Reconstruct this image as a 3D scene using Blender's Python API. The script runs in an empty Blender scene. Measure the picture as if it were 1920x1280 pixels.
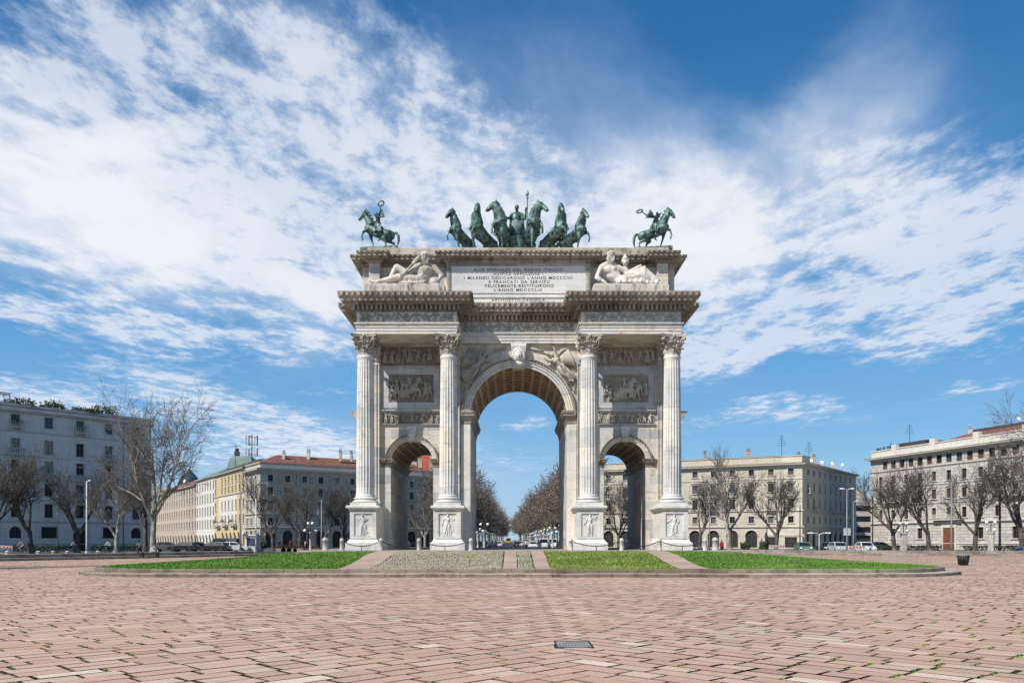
import bpy, bmesh, math, random
import numpy as np
from mathutils import Vector, Matrix, Quaternion, noise as mnoise
R = math.radians
SC = bpy.context.scene
COL = SC.collection

# ------------------------------------------------------------------ camera
F = 1590.0                       # focal length in pixels of a 1920 wide frame
cam_d = bpy.data.cameras.new('camera')
cam_d.sensor_width = 36.0
cam_d.lens = 36.0 * F / 1920.0
cam_d.shift_y = 372.0 / 1920.0
cam_d.clip_start = 0.1
cam_d.clip_end = 6000
cam = bpy.data.objects.new('camera', cam_d)
cam.location = (0, 0, 1.7)
cam.rotation_euler = (R(90), 0, 0)
COL.objects.link(cam)
SC.camera = cam

# ------------------------------------------------------------------ sun + sky
SUN_TO = Vector((-2.86, -2.4, 3.86)).normalized()
sun_d = bpy.data.lights.new('sun', 'SUN')
sun_d.energy = 4.7
sun_d.angle = R(0.5)
sun_d.color = (1.0, 0.955, 0.89)
sun = bpy.data.objects.new('sun', sun_d)
sun.rotation_euler = SUN_TO.to_track_quat('Z', 'Y').to_euler()
sun.location = (-40, -40, 60)
COL.objects.link(sun)

SC.view_settings.view_transform = 'Standard'
SC.view_settings.look = 'None'
SC.view_settings.exposure = 0.28
SC.view_settings.gamma = 1.0
SC.view_settings.use_curve_mapping = False


class NT:
    """thin helper round a node tree"""
    def __init__(s, tree):
        s.t = tree
        s.n = tree.nodes
        s.l = tree.links

    def node(s, typ, **kw):
        nd = s.n.new(typ)
        for k, v in kw.items():
            setattr(nd, k, v)
        return nd

    def put(s, sock, v):
        if hasattr(v, 'bl_rna') and 'NodeSocket' in v.bl_rna.identifier:
            s.l.new(v, sock)
        else:
            if isinstance(v, (tuple, list)) and len(v) == 3 and sock.type == 'RGBA':
                v = tuple(v) + (1,)
            sock.default_value = v

    def math(s, op, a, b=None, c=None, clamp=False):
        nd = s.node('ShaderNodeMath', operation=op, use_clamp=clamp)
        s.put(nd.inputs[0], a)
        if b is not None:
            s.put(nd.inputs[1], b)
        if c is not None:
            s.put(nd.inputs[2], c)
        return nd.outputs[0]

    def vmath(s, op, a, b=None):
        nd = s.node('ShaderNodeVectorMath', operation=op)
        s.put(nd.inputs[0], a)
        if b is not None:
            s.put(nd.inputs[1], b)
        return nd.outputs[0]

    def comb(s, x, y, z):
        nd = s.node('ShaderNodeCombineXYZ')
        for i, v in enumerate((x, y, z)):
            s.put(nd.inputs[i], v)
        return nd.outputs[0]

    def sep(s, v):
        nd = s.node('ShaderNodeSeparateXYZ')
        s.put(nd.inputs[0], v)
        return nd.outputs

    def mapping(s, v, loc=(0, 0, 0), rot=(0, 0, 0), scale=(1, 1, 1), typ='POINT'):
        nd = s.node('ShaderNodeMapping', vector_type=typ)
        s.put(nd.inputs[0], v)
        nd.inputs['Location'].default_value = loc
        nd.inputs['Rotation'].default_value = rot
        nd.inputs['Scale'].default_value = scale
        return nd.outputs[0]

    def noise(s, v, scale=1.0, detail=4.0, rough=0.55, dist=0.0, col=False):
        nd = s.node('ShaderNodeTexNoise')
        if v is not None:
            s.put(nd.inputs['Vector'], v)
        nd.inputs['Scale'].default_value = scale
        nd.inputs['Detail'].default_value = detail
        nd.inputs['Roughness'].default_value = rough
        nd.inputs['Distortion'].default_value = dist
        return nd.outputs['Color' if col else 'Fac']

    def ramp(s, fac, stops, interp='LINEAR'):
        nd = s.node('ShaderNodeValToRGB')
        cr = nd.color_ramp
        cr.interpolation = interp
        while len(cr.elements) < len(stops):
            cr.elements.new(0.5)
        for e, (p, c) in zip(cr.elements, stops):
            e.position = p
            e.color = tuple(c) + (1,) if len(c) == 3 else c
        s.put(nd.inputs[0], fac)
        return nd.outputs[0]

    def smooth(s, v, lo, hi, o0=0.0, o1=1.0):
        nd = s.node('ShaderNodeMapRange', interpolation_type='SMOOTHSTEP')
        s.put(nd.inputs[0], v)
        nd.inputs[1].default_value = lo
        nd.inputs[2].default_value = hi
        nd.inputs[3].default_value = o0
        nd.inputs[4].default_value = o1
        return nd.outputs[0]

    def mix(s, fac, a, b, mode='MIX'):
        nd = s.node('ShaderNodeMix', data_type='RGBA', blend_type=mode)
        s.put(nd.inputs[0], fac)
        s.put(nd.inputs[6], a)
        s.put(nd.inputs[7], b)
        return nd.outputs[2]


def make_world():
    w = bpy.data.worlds.new('World')
    SC.world = w
    w.use_nodes = True
    N = NT(w.node_tree)
    N.n.clear()
    out = N.node('ShaderNodeOutputWorld')
    bg = N.node('ShaderNodeBackground')
    bg.inputs[1].default_value = 0.10
    sky = N.node('ShaderNodeTexSky', sky_type='NISHITA')
    sky.sun_disc = False
    sky.sun_elevation = math.asin(SUN_TO.z)
    sky.sun_rotation = math.atan2(SUN_TO.x, SUN_TO.y)
    sky.altitude = 100
    sky.air_density = 1.0
    sky.dust_density = 0.5
    sky.ozone_density = 2.0
    hsv = N.node('ShaderNodeHueSaturation')
    hsv.inputs['Hue'].default_value = 0.497
    hsv.inputs['Saturation'].default_value = 1.22
    hsv.inputs['Value'].default_value = 1.0
    N.l.new(sky.outputs[0], hsv.inputs['Color'])
    skyc = hsv.outputs[0]
    tc = N.node('ShaderNodeTexCoord')
    x, y, z = N.sep(tc.outputs['Generated'])
    ya = N.math('MAXIMUM', N.math('ABSOLUTE', y), 0.05)
    # cloud layout: directions as tangents (thousandths of the picture's pixel), one soft patch per cloud field
    px = N.math('MULTIPLY_ADD', N.math('DIVIDE', x, ya), 1.59, 0.96)
    py = N.math('SUBTRACT', 1.012, N.math('MULTIPLY', N.math('DIVIDE', z, ya), 1.59))
    P = N.comb(px, py, 0.0)
    warp = N.noise(P, 3.0, 3, 0.6, col=True)
    Pw = N.vmath('ADD', P, N.vmath('MULTIPLY', N.vmath('SUBTRACT', warp, (0.5, 0.5, 0.5)), (0.16, 0.16, 0.0)))
    Pv = N.vmath('ADD', P, N.vmath('MULTIPLY', N.vmath('SUBTRACT', N.noise(P, 2.2, 5, 0.6, .3, col=True), (0.5, 0.5, 0.5)), (0.42, 0.36, 0.0)))
    # cloud sheet seen from below: (x/z, y/z)
    za = N.math('MAXIMUM', z, 0.03)
    U = N.comb(N.math('DIVIDE', x, za), N.math('DIVIDE', y, za), 0.0)

    def field(blobs, vec):
        acc = cut = None
        for (cx, cy, rx, ry, ang, wt) in blobs:
            m = N.mapping(vec, (cx / 1000, cy / 1000, 0), (0, 0, R(ang)), (rx / 1000, ry / 1000, 1), 'TEXTURE')
            g = N.node('ShaderNodeTexGradient', gradient_type='SPHERICAL')
            N.l.new(m, g.inputs[0])
            f = N.smooth(g.outputs['Fac'], 0.0, 0.9)
            k = N.math('MULTIPLY_ADD', f, -abs(wt), 1.0)
            if wt < 0:
                cut = k if cut is None else N.math('MULTIPLY', cut, k)
            else:
                acc = k if acc is None else N.math('MULTIPLY', acc, k)
        acc = N.math('SUBTRACT', 1.0, acc)
        return acc if cut is None else N.math('MULTIPLY', acc, cut)
    # mottled sheet (altocumulus): how much of the sky it covers
    mott = field([
        (260, 90, 900, 420, 18, .54), (640, 260, 700, 330, 32, .46), (960, 360, 520, 260, 14, .42), (60, 40, 420, 260, 0, .10),
        (180, 340, 860, 290, 22, .52), (480, 470, 560, 200, 26, .50), (110, 245, 330, 60, 14, -.22), (430, 250, 360, 60, 30, -.18),
        (100, 590, 460, 70, 14, .60), (430, 655, 400, 84, 14, .72), (130, 510, 460, 64, 20, .46), (470, 560, 480, 76, 20, .56), (560, 500, 300, 160, 20, .4),
        (40, 750, 380, 70, 9, .78), (470, 800, 440, 84, 20, .66), (540, 880, 480, 90, 6, .50), (220, 700, 340, 46, 16, .50), (620, 620, 160, 60, 10, .4),
        (1810, 500, 420, 170, -26, .72), (1640, 460, 520, 170, -25, .52), (1520, 590, 440, 150, -8, .60), (1330, 530, 340, 190, 8, .62),
        (1340, 675, 260, 74, -8, .66), (1452, 676, 84, 44, -15, .75), (1730, 640, 320, 100, 5, .52), (1890, 400, 300, 180, -30, .44), (1860, 590, 240, 120, -10, .4),
        (1500, 780, 210, 44, 0, .46), (1350, 795, 220, 34, 0, .42), (600, 747, 84, 28, 0, .6), (985, 766, 84, 26, 0, .62),
        (930, 850, 420, 80, 4, .28), (1500, 400, 620, 240, -18, .46), (1200, 440, 420, 190, 0, .46), (1850, 745, 170, 24, -8, .45),
        (1480, 512, 200, 40, -5, -.55), (1620, 610, 130, 60, 0, -.3), (560, 606, 260, 34, 22, -.45), (300, 545, 360, 26, 14, -.3), (560, 715, 320, 70, 10, -.75), (60, 655, 260, 40, 14, -.6), (330, 585, 330, 34, 16, -.5), (130, 830, 300, 70, 0, -.3),
    ], Pw)
    # smooth veil
    veil = field([
        (100, 350, 900, 260, 22, 1.0), (430, 470, 620, 180, 26, .55), (720, 290, 640, 320, 36, .36), (960, 390, 640, 190, 12, .46),
        (1290, 410, 620, 230, -6, .60), (1480, 340, 620, 220, -26, .52), (1620, 190, 440, 150, -56, .40), (1190, 260, 360, 260, 40, .30),
        (950, 215, 380, 260, 50, .34), (1090, 70, 340, 170, 60, .12), (520, 90, 860, 300, 20, .20), (640, 900, 900, 170, 3, .45),
        (1780, 430, 460, 230, -30, .32), (1290, 690, 220, 100, -10, .22), (250, 600, 700, 190, 14, .16), (1330, 520, 260, 120, 8, .2),
    ], Pv)
    Us = N.mapping(U, (0, 0, 0), (0, 0, R(-12)), (1.0, .58, 1))
    n1 = N.noise(Us, 7.5, 6, 0.62, 0.2)
    n2 = N.noise(Us, 1.9, 5, 0.55, 0.4)
    n3 = N.noise(Us, 19.0, 5, 0.7, .1)
    nn = N.math('ADD', N.math('MULTIPLY', n1, .50), N.math('ADD', N.math('MULTIPLY', n2, .30), N.math('MULTIPLY', n3, .20)))
    nn = N.smooth(nn, .32, .68)
    a = N.math('ADD', nn, N.math('SUBTRACT', mott, 1.0))
    c1 = N.math('MULTIPLY', N.smooth(a, -.40, .36), N.smooth(mott, .02, .35))
    vn = N.math('ADD', N.math('MULTIPLY', N.noise(Pw, 2.6, 6, .6, .5), .6), N.math('MULTIPLY', n2, .4))
    vb = N.math('MULTIPLY', veil, N.math('MULTIPLY_ADD', N.math('SUBTRACT', vn, .5), 2.4, 1.0))
    c2 = N.math('MULTIPLY', N.smooth(vb, .05, 1.25), .95)
    one = N.math('SUBTRACT', 1.0, N.math('MULTIPLY', N.math('SUBTRACT', 1.0, N.math('MULTIPLY', c1, .76)), N.math('SUBTRACT', 1.0, c2)))
    up = N.smooth(z, 0.0, 0.07)
    fac = N.math('MULTIPLY', one, up)
    # white cloud, bluish where it is thin
    cc = N.mix(N.smooth(one, .35, 1.0), (4.5, 5.5, 7.1), (7.3, 7.5, 7.9))
    clear = N.ramp(z, [(0.0, (.40, .62, .86)), (.10, (.20, .46, .77)), (.26, (.078, .315, .655)), (.50, (.024, .155, .410)), (1.0, (.018, .10, .30))])
    clear = N.vmath('MULTIPLY', clear, (8.4, 8.4, 8.4))
    base = N.mix(.8, skyc, clear)
    final = N.mix(fac, base, cc)
    N.l.new(final, bg.inputs[0])
    N.l.new(bg.outputs[0], out.inputs[0])
    w.cycles.sampling_method = 'MANUAL'
    w.cycles.sample_map_resolution = 512


make_world()

# ------------------------------------------------------------------ materials
def mat_new(name):
    m = bpy.data.materials.new(name)
    m.use_nodes = True
    N = NT(m.node_tree)
    N.n.clear()
    out = N.node('ShaderNodeOutputMaterial')
    bs = N.node('ShaderNodeBsdfPrincipled')
    N.l.new(bs.outputs[0], out.inputs[0])
    return m, N, bs


def pos(N):
    return N.node('ShaderNodeNewGeometry').outputs['Position']


def objco(N):
    return N.node('ShaderNodeTexCoord').outputs['Object']


def bump(N, bs, h, strength=.3, dist=.02):
    b = N.node('ShaderNodeBump')
    b.inputs['Strength'].default_value = strength
    b.inputs['Distance'].default_value = dist
    N.l.new(h, b.inputs['Height'])
    N.l.new(b.outputs[0], bs.inputs['Normal'])


def plain(name, col, rough=.6, var=.25, scale=3.0, metal=0.0, obj=False, col2=None, spec=.5, bmp=0.0):
    m, N, bs = mat_new(name)
    v = objco(N) if obj else pos(N)
    n = N.noise(v, scale, 4, .6)
    c2 = col2 if col2 else tuple(c * (1 - var) for c in col)
    c = N.mix(N.smooth(n, .3, .7), c2, col)
    N.l.new(c, bs.inputs['Base Color'])
    bs.inputs['Roughness'].default_value = rough
    bs.inputs['Metallic'].default_value = metal
    bs.inputs['Specular IOR Level'].default_value = spec
    if bmp:
        bump(N, bs, N.noise(v, scale * 6, 4, .6), bmp, .02)
    return m


def stone(name, cols, dirt=(.10, .085, .065), dirt_amt=.5, block=(1.7, .62), rough=.6, streak=.5, bmp=.25, fine=9.0, joint=.55, jw=.008):
    """weathered masonry: per-block tint, veins, vertical grime, all from world position"""
    m, N, bs = mat_new(name)
    p = pos(N)
    x, y, z = N.sep(p)
    q = N.comb(N.math('ADD', x, y), z, 0.0)
    br = N.node('ShaderNodeTexBrick')
    N.l.new(q, br.inputs['Vector'])
    br.inputs['Color1'].default_value = (0, 0, 0, 1)
    br.inputs['Color2'].default_value = (1, 1, 1, 1)
    br.inputs['Mortar'].default_value = (.5, .5, .5, 1)
    br.inputs['Scale'].default_value = 1
    br.inputs['Mortar Size'].default_value = jw
    br.inputs['Mortar Smooth'].default_value = .2
    br.inputs['Brick Width'].default_value = block[0]
    br.inputs['Row Height'].default_value = block[1]
    tint = br.outputs['Color']
    n0 = N.noise(p, .9, 5, .6, .6)
    t = N.math('ADD', N.math('MULTIPLY', tint, .65), N.math('MULTIPLY', n0, .5))
    stops = [(i / (len(cols) - 1) * .8 + .1, c) for i, c in enumerate(cols)]
    c = N.ramp(t, stops)
    # veins, tilted beds
    wv = N.noise(N.mapping(p, rot=(0, R(20), 0), scale=(.5, .5, 3.0)), 1.6, 6, .65, 1.4)
    c = N.mix(N.math('MULTIPLY', N.smooth(wv, .54, .68), .5), c, tuple(k * .62 for k in cols[0]))
    # grime
    st = N.noise(N.mapping(p, scale=(2.6, 2.6, .35)), 1.0, 5, .65, .2)
    bl = N.noise(p, 1.1, 6, .7)
    g = N.math('MULTIPLY', N.smooth(N.math('ADD', N.math('MULTIPLY', st, streak), N.math('MULTIPLY', bl, 1 - streak)), .46, .70), dirt_amt)
    c = N.mix(g, c, dirt)
    c = N.mix(N.math('MULTIPLY', br.outputs['Fac'], joint), c, tuple(k * .6 for k in dirt))
    fn = N.noise(p, fine, 5, .7)
    c = N.mix(.30, c, N.ramp(fn, [(.25, (.45, .43, .4)), (.75, (1.0, 1.0, 1.0))]), 'MULTIPLY')
    N.l.new(c, bs.inputs['Base Color'])
    bs.inputs['Roughness'].default_value = rough
    bs.inputs['Specular IOR Level'].default_value = .3
    bump(N, bs, fn, bmp, .03)
    return m


M = {}
M['marble'] = stone('marble', [(.34, .35, .36), (.60, .59, .56), (.74, .66, .52)], (.20, .165, .125), .62)
M['marble_white'] = stone('marble_white', [(.52, .52, .51), (.74, .72, .68), (.80, .73, .61)], (.27, .23, .175), .55, (2.4, 1.3))
M['marble_grey'] = stone('marble_grey', [(.36, .39, .43), (.50, .52, .54), (.60, .59, .57)], (.24, .22, .2), .35, (1.5, .55))
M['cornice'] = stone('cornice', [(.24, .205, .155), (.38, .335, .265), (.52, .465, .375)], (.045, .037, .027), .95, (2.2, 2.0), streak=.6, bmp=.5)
M['relief'] = stone('relief', [(.34, .30, .25), (.47, .43, .36), (.60, .55, .47)], (.10, .085, .065), .7, (9, 9), streak=.3, bmp=.5)
M['relief_white'] = stone('relief_white', [(.52, .51, .49), (.68, .66, .62), (.76, .73, .67)], (.22, .19, .15), .5, (9, 9), streak=.3, bmp=.4)
M['coffer'] = stone('coffer', [(.17, .10, .05), (.27, .17, .09), (.36, .25, .15)], (.07, .045, .025), .6, (9, 9), streak=.3, bmp=.3)  # coffer recesses: their shade put into a darker brown than the ribs
M['tablet'] = stone('tablet', [(.60, .60, .60), (.72, .71, .69), (.78, .76, .72)], (.40, .38, .34), .25, (3.1, .8), joint=.3)
M['vault'] = stone('vault', [(.42, .28, .15), (.56, .40, .24), (.66, .50, .33)], (.17, .11, .06), .5, (9, 9), streak=.3, bmp=.3)  # vault ribs: warm bounce light put into the ochre base colour
M['statue'] = stone('statue', [(.46, .42, .36), (.62, .57, .49), (.72, .67, .58)], (.13, .105, .08), .75, (9, 9), streak=.65, bmp=.35)
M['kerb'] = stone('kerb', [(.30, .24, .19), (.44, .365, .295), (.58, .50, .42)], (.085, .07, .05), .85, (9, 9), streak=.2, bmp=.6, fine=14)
M['lichen'] = stone('lichen', [(.34, .30, .17), (.46, .41, .30), (.58, .53, .44)], (.05, .046, .03), .9, (3.1, 9), streak=.35, bmp=.6)
M['plinth'] = stone('plinth', [(.40, .37, .31), (.58, .54, .47), (.70, .66, .58)], (.035, .03, .025), .95, (2.2, 9), streak=.8, bmp=.4)
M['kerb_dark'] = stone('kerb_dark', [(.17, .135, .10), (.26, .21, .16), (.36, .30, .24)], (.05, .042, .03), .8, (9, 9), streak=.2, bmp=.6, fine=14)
M['granite'] = stone('granite', [(.40, .36, .32), (.52, .48, .43), (.60, .56, .50)], (.16, .14, .11), .6, (9, 9), streak=.3, bmp=.5, fine=22)


def m_letters():
    return plain('letter_bronze', (.045, .042, .04), .6, .4)


M['letters'] = m_letters()
M['relief_back'] = stone('relief_back', [(.20, .17, .14), (.28, .24, .195), (.37, .325, .27)], (.09, .075, .06), .6, (9, 9), streak=.3, bmp=.4)  # backing darker than the figures: shade of the gaps put into the colour
M['frieze'] = stone('frieze', [(.34, .32, .29), (.46, .44, .40), (.56, .53, .48)], (.13, .115, .095), .6, (9, 9), streak=.3, bmp=.4)
M['wall_brown'] = stone('wall_brown', [(.20, .17, .14), (.28, .24, .20), (.36, .31, .26)], (.06, .05, .04), .7, (1.6, 9), streak=.3, bmp=.5)


def m_bronze():
    m, N, bs = mat_new('bronze')
    p = pos(N)
    n = N.noise(p, 2.4, 6, .65, .4)
    st = N.noise(N.mapping(p, scale=(5, 5, .9)), 1.0, 4, .6)
    t = N.math('ADD', N.math('MULTIPLY', n, .6), N.math('MULTIPLY', st, .4))
    c = N.ramp(t, [(.33, (.012, .019, .018)), (.45, (.034, .064, .057)), (.54, (.12, .21, .18)), (.68, (.32, .46, .40))])
    N.l.new(c, bs.inputs['Base Color'])
    bs.inputs['Metallic'].default_value = .25
    bs.inputs['Roughness'].default_value = .55
    bump(N, bs, N.noise(p, 14, 4, .6), .35, .03)
    return m


M['bronze'] = m_bronze()


def m_paving():
    m, N, bs = mat_new('paving_stone')
    p = pos(N)
    at = N.node('ShaderNodeAttribute', attribute_name='tone')
    t = at.outputs['Fac']
    big = N.noise(p, .16, 4, .6)
    mid = N.noise(p, 2.2, 5, .65)
    fine = N.noise(p, 30, 4, .8)
    c = N.ramp(t, [(.0, (.022, .020, .012)), (.045, (.03, .026, .016)), (.06, (.33, .21, .155)), (.25, (.40, .285, .205)), (.42, (.45, .29, .21)), (.6, (.50, .33, .245)), (.75, (.485, .375, .28)), (.88, (.54, .41, .31)), (1.0, (.63, .52, .41))])
    c = N.mix(N.smooth(big, .42, .62), c, N.mix(.28, c, (.54, .35, .24)))
    c = N.mix(N.math('MULTIPLY', N.smooth(mid, .5, .75), .28), c, (.26, .19, .155))
    c = N.mix(.75, c, N.ramp(fine, [(.28, (.42, .40, .38)), (.5, (1.0, 1.0, 1.0)), (.7, (1.32, 1.3, 1.28))]), 'MULTIPLY')
    N.l.new(c, bs.inputs['Base Color'])
    bs.inputs['Roughness'].default_value = .75
    bs.inputs['Specular IOR Level'].default_value = .3
    bump(N, bs, N.math('ADD', N.math('MULTIPLY', fine, .4), mid), .5, .015)
    return m


M['paving'] = m_paving()


def m_joint():
    m, N, bs = mat_new('joint_soil')
    p = pos(N)
    n = N.noise(p, .9, 5, .65)
    f = N.noise(p, 24, 3, .6)
    c = N.mix(N.smooth(n, .5, .66), (.026, .021, .014), (.035, .052, .012))
    c = N.mix(.6, c, N.ramp(f, [(.3, (.5, .5, .5)), (.7, (1.2, 1.2, 1.2))]), 'MULTIPLY')
    N.l.new(c, bs.inputs['Base Color'])
    bs.inputs['Roughness'].default_value = .95
    return m


M['joint'] = m_joint()


def m_ground(name, cols, scale=.6, fine=18):
    m, N, bs = mat_new(name)
    p = pos(N)
    n = N.noise(p, scale, 6, .62)
    f = N.noise(p, fine, 4, .7)
    c = N.ramp(n, [(.3, cols[0]), (.5, cols[1]), (.7, cols[2])])
    c = N.mix(.6, c, N.ramp(f, [(.3, (.6, .6, .6)), (.7, (1.1, 1.1, 1.1))]), 'MULTIPLY')
    N.l.new(c, bs.inputs['Base Color'])
    bs.inputs['Roughness'].default_value = .85
    bs.inputs['Specular IOR Level'].default_value = .25
    bump(N, bs, f, .3, .01)
    return m


M['ground'] = m_ground('ground', [(.22, .17, .14), (.30, .24, .20), (.36, .29, .24)])
M['asphalt'] = m_ground('asphalt', [(.07, .068, .066), (.10, .098, .095), (.13, .125, .12)])
M['apron'] = m_ground('apron', [(.22, .19, .17), (.30, .26, .235), (.37, .32, .29)], .8, 12)
M['slab'] = m_ground('slab', [(.33, .24, .19), (.42, .31, .25), (.48, .37, .30)], .7, 20)
M['soil'] = m_ground('soil', [(.06, .10, .016), (.085, .14, .02), (.12, .15, .04)], .8, 8)
M['cobble_bed'] = m_ground('cobble_bed', [(.09, .085, .04), (.12, .11, .06), (.10, .12, .04)], .9, 9)


def m_attr(name, stops, rough=.7, var_scale=2.0, trans=0.0, spec=.3):
    m, N, bs = mat_new(name)
    at = N.node('ShaderNodeAttribute', attribute_name='tone')
    n = N.noise(pos(N), var_scale, 4, .6)
    t = N.math('ADD', N.math('MULTIPLY', at.outputs['Fac'], .62), N.math('MULTIPLY', N.math('SUBTRACT', n, .25), .75))
    N.l.new(N.ramp(t, stops), bs.inputs['Base Color'])
    bs.inputs['Roughness'].default_value = rough
    bs.inputs['Specular IOR Level'].default_value = spec
    return m


M['grass'] = m_attr('grass', [(.05, (.045, .11, .014)), (.4, (.088, .215, .022)), (.72, (.15, .29, .04)), (1, (.28, .35, .11))], .7, .35)
M['grass_dry'] = m_attr('grass_dry', [(.05, (.09, .14, .02)), (.4, (.20, .27, .05)), (.75, (.29, .35, .08)), (1, (.40, .38, .15))], .7, .5)
M['cobble'] = m_attr('cobble', [(0, (.14, .12, .085)), (.35, (.25, .22, .165)), (.7, (.34, .305, .235)), (1, (.48, .44, .36))], .7, 1.5)
M['moss'] = m_attr('moss', [(0, (.06, .11, .012)), (.5, (.13, .24, .025)), (1, (.22, .36, .05))], .8, 3)
M['leaf_brown'] = m_attr('leaf_brown', [(0, (.12, .085, .058)), (.5, (.20, .15, .105)), (1, (.32, .255, .19))], .8, .3)
M['leaf_grey'] = m_attr('leaf_grey', [(0, (.10, .08, .062)), (.5, (.17, .14, .11)), (1, (.27, .23, .185))], .8, .3)
M['leaf_green'] = m_attr('leaf_green', [(0, (.015, .03, .008)), (.5, (.035, .065, .015)), (1, (.08, .12, .03))], .7, .6)


def m_bark(name, a, b, c_):
    m, N, bs = mat_new(name)
    p = objco(N)
    n = N.noise(N.mapping(p, scale=(1.4, 1.4, .7)), 1.6, 5, .65)
    c = N.ramp(n, [(.36, a), (.52, b), (.66, c_)])
    N.l.new(c, bs.inputs['Base Color'])
    bs.inputs['Roughness'].default_value = .85
    bs.inputs['Specular IOR Level'].default_value = .2
    bump(N, bs, N.noise(p, 9, 4, .6), .5, .05)
    return m


M['bark_pale'] = m_bark('bark_pale', (.14, .12, .095), (.30, .27, .22), (.46, .42, .35))
M['bark_dark'] = m_bark('bark_dark', (.05, .043, .037), (.105, .092, .08), (.19, .17, .15))
M['twig'] = plain('twig', (.215, .19, .165), .9, .5, 1.0, obj=True)
M['twig_dark'] = plain('twig_dark', (.135, .118, .102), .9, .5, 1.0, obj=True)

M['iron'] = plain('iron', (.05, .05, .055), .5, .4, 4, .6)
M['pole_grey'] = plain('pole_grey', (.17, .175, .18), .5, .2, 2)
M['pole_white'] = plain('pole_white', (.55, .55, .54), .5, .2, 2)
M['concrete'] = plain('concrete', (.50, .46, .40), .8, .3, 3, bmp=.3)
M['globe'] = plain('globe_glass', (.86, .86, .84), .25, .05, 2)
M['black'] = plain('black', (.018, .018, .02), .6, .4, 4)
M['tyre'] = plain('tyre', (.02, .02, .02), .8, .3, 6)
M['glass'] = plain('window_glass', (.018, .020, .024), .35, .5, .25, spec=.25)
M['glass_blue'] = plain('window_glass_blue', (.05, .085, .14), .2, .5, .25, spec=.5)
M['frame_dark'] = plain('frame_dark', (.12, .11, .10), .6, .3, 1)
M['shop_dark'] = plain('shop_interior', (.02, .019, .018), .6, .5, .5)
M['blind'] = plain('roller_blind', (.40, .36, .29), .8, .3, .8)
M['curtain'] = plain('curtain_glass', (.20, .20, .19), .3, .5, .5, spec=.4)
M['drain_metal'] = plain('drain_metal', (.42, .42, .41), .5, .4, 5, .4)
M['shutter'] = plain('shutter', (.10, .075, .06), .7, .4, .6)
M['shutter_red'] = plain('shutter_red', (.13, .065, .05), .7, .4, .6)
M['wood'] = plain('door_wood', (.24, .085, .03), .5, .4, 2)
M['red_white'] = None


def plaster(name, c, dirt=(.2, .18, .15), amt=.45, block=None):
    cols = [tuple(k * .82 for k in c), c, tuple(min(k * 1.12, .85) for k in c)]
    return stone(name, cols, dirt, amt, block or (40, 40), .85, .55, .2, 2.2, .7 if block else 0.0, .035)


M['p_grey'] = plaster('plaster_grey', (.74, .715, .665), (.36, .35, .33), .5)
M['p_grey_lo'] = plaster('plaster_grey_base', (.36, .38, .41), block=(1.6, .8))
M['p_cream'] = plaster('plaster_cream', (.60, .55, .44), (.24, .21, .17), amt=.5)
M['p_stone'] = plaster('stone_rusticated', (.50, .47, .40), (.15, .14, .12), amt=.7, block=(1.5, .5))
M['p_stone2'] = plaster('stone_rusticated_pale', (.54, .51, .45), (.17, .155, .13), amt=.75, block=(1.5, .55))
M['p_yellow'] = plaster('plaster_yellow', (.62, .49, .28), amt=.35)
M['p_white'] = plaster('plaster_white', (.70, .67, .60), amt=.25)
M['p_brown'] = plaster('plaster_brown', (.48, .40, .32), amt=.5)
M['p_tan'] = plaster('plaster_tan', (.50, .44, .36), amt=.25)
M['p_red'] = plaster('plaster_red', (.52, .12, .07), amt=.15)
M['trim'] = plaster('trim_stone', (.60, .57, .50), amt=.4)
M['trim_grey'] = plaster('trim_grey', (.60, .59, .57), amt=.4)
M['roof'] = stone('roof_tiles', [(.15, .06, .04), (.21, .085, .055), (.27, .125, .085)], (.06, .04, .03), .6, (.5, .35), .85)
M['roof_dark'] = plain('roof_dark', (.07, .06, .055), .8, .4, 1)
M['copper'] = plain('copper_green', (.15, .26, .205), .6, .35, .5)

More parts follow.
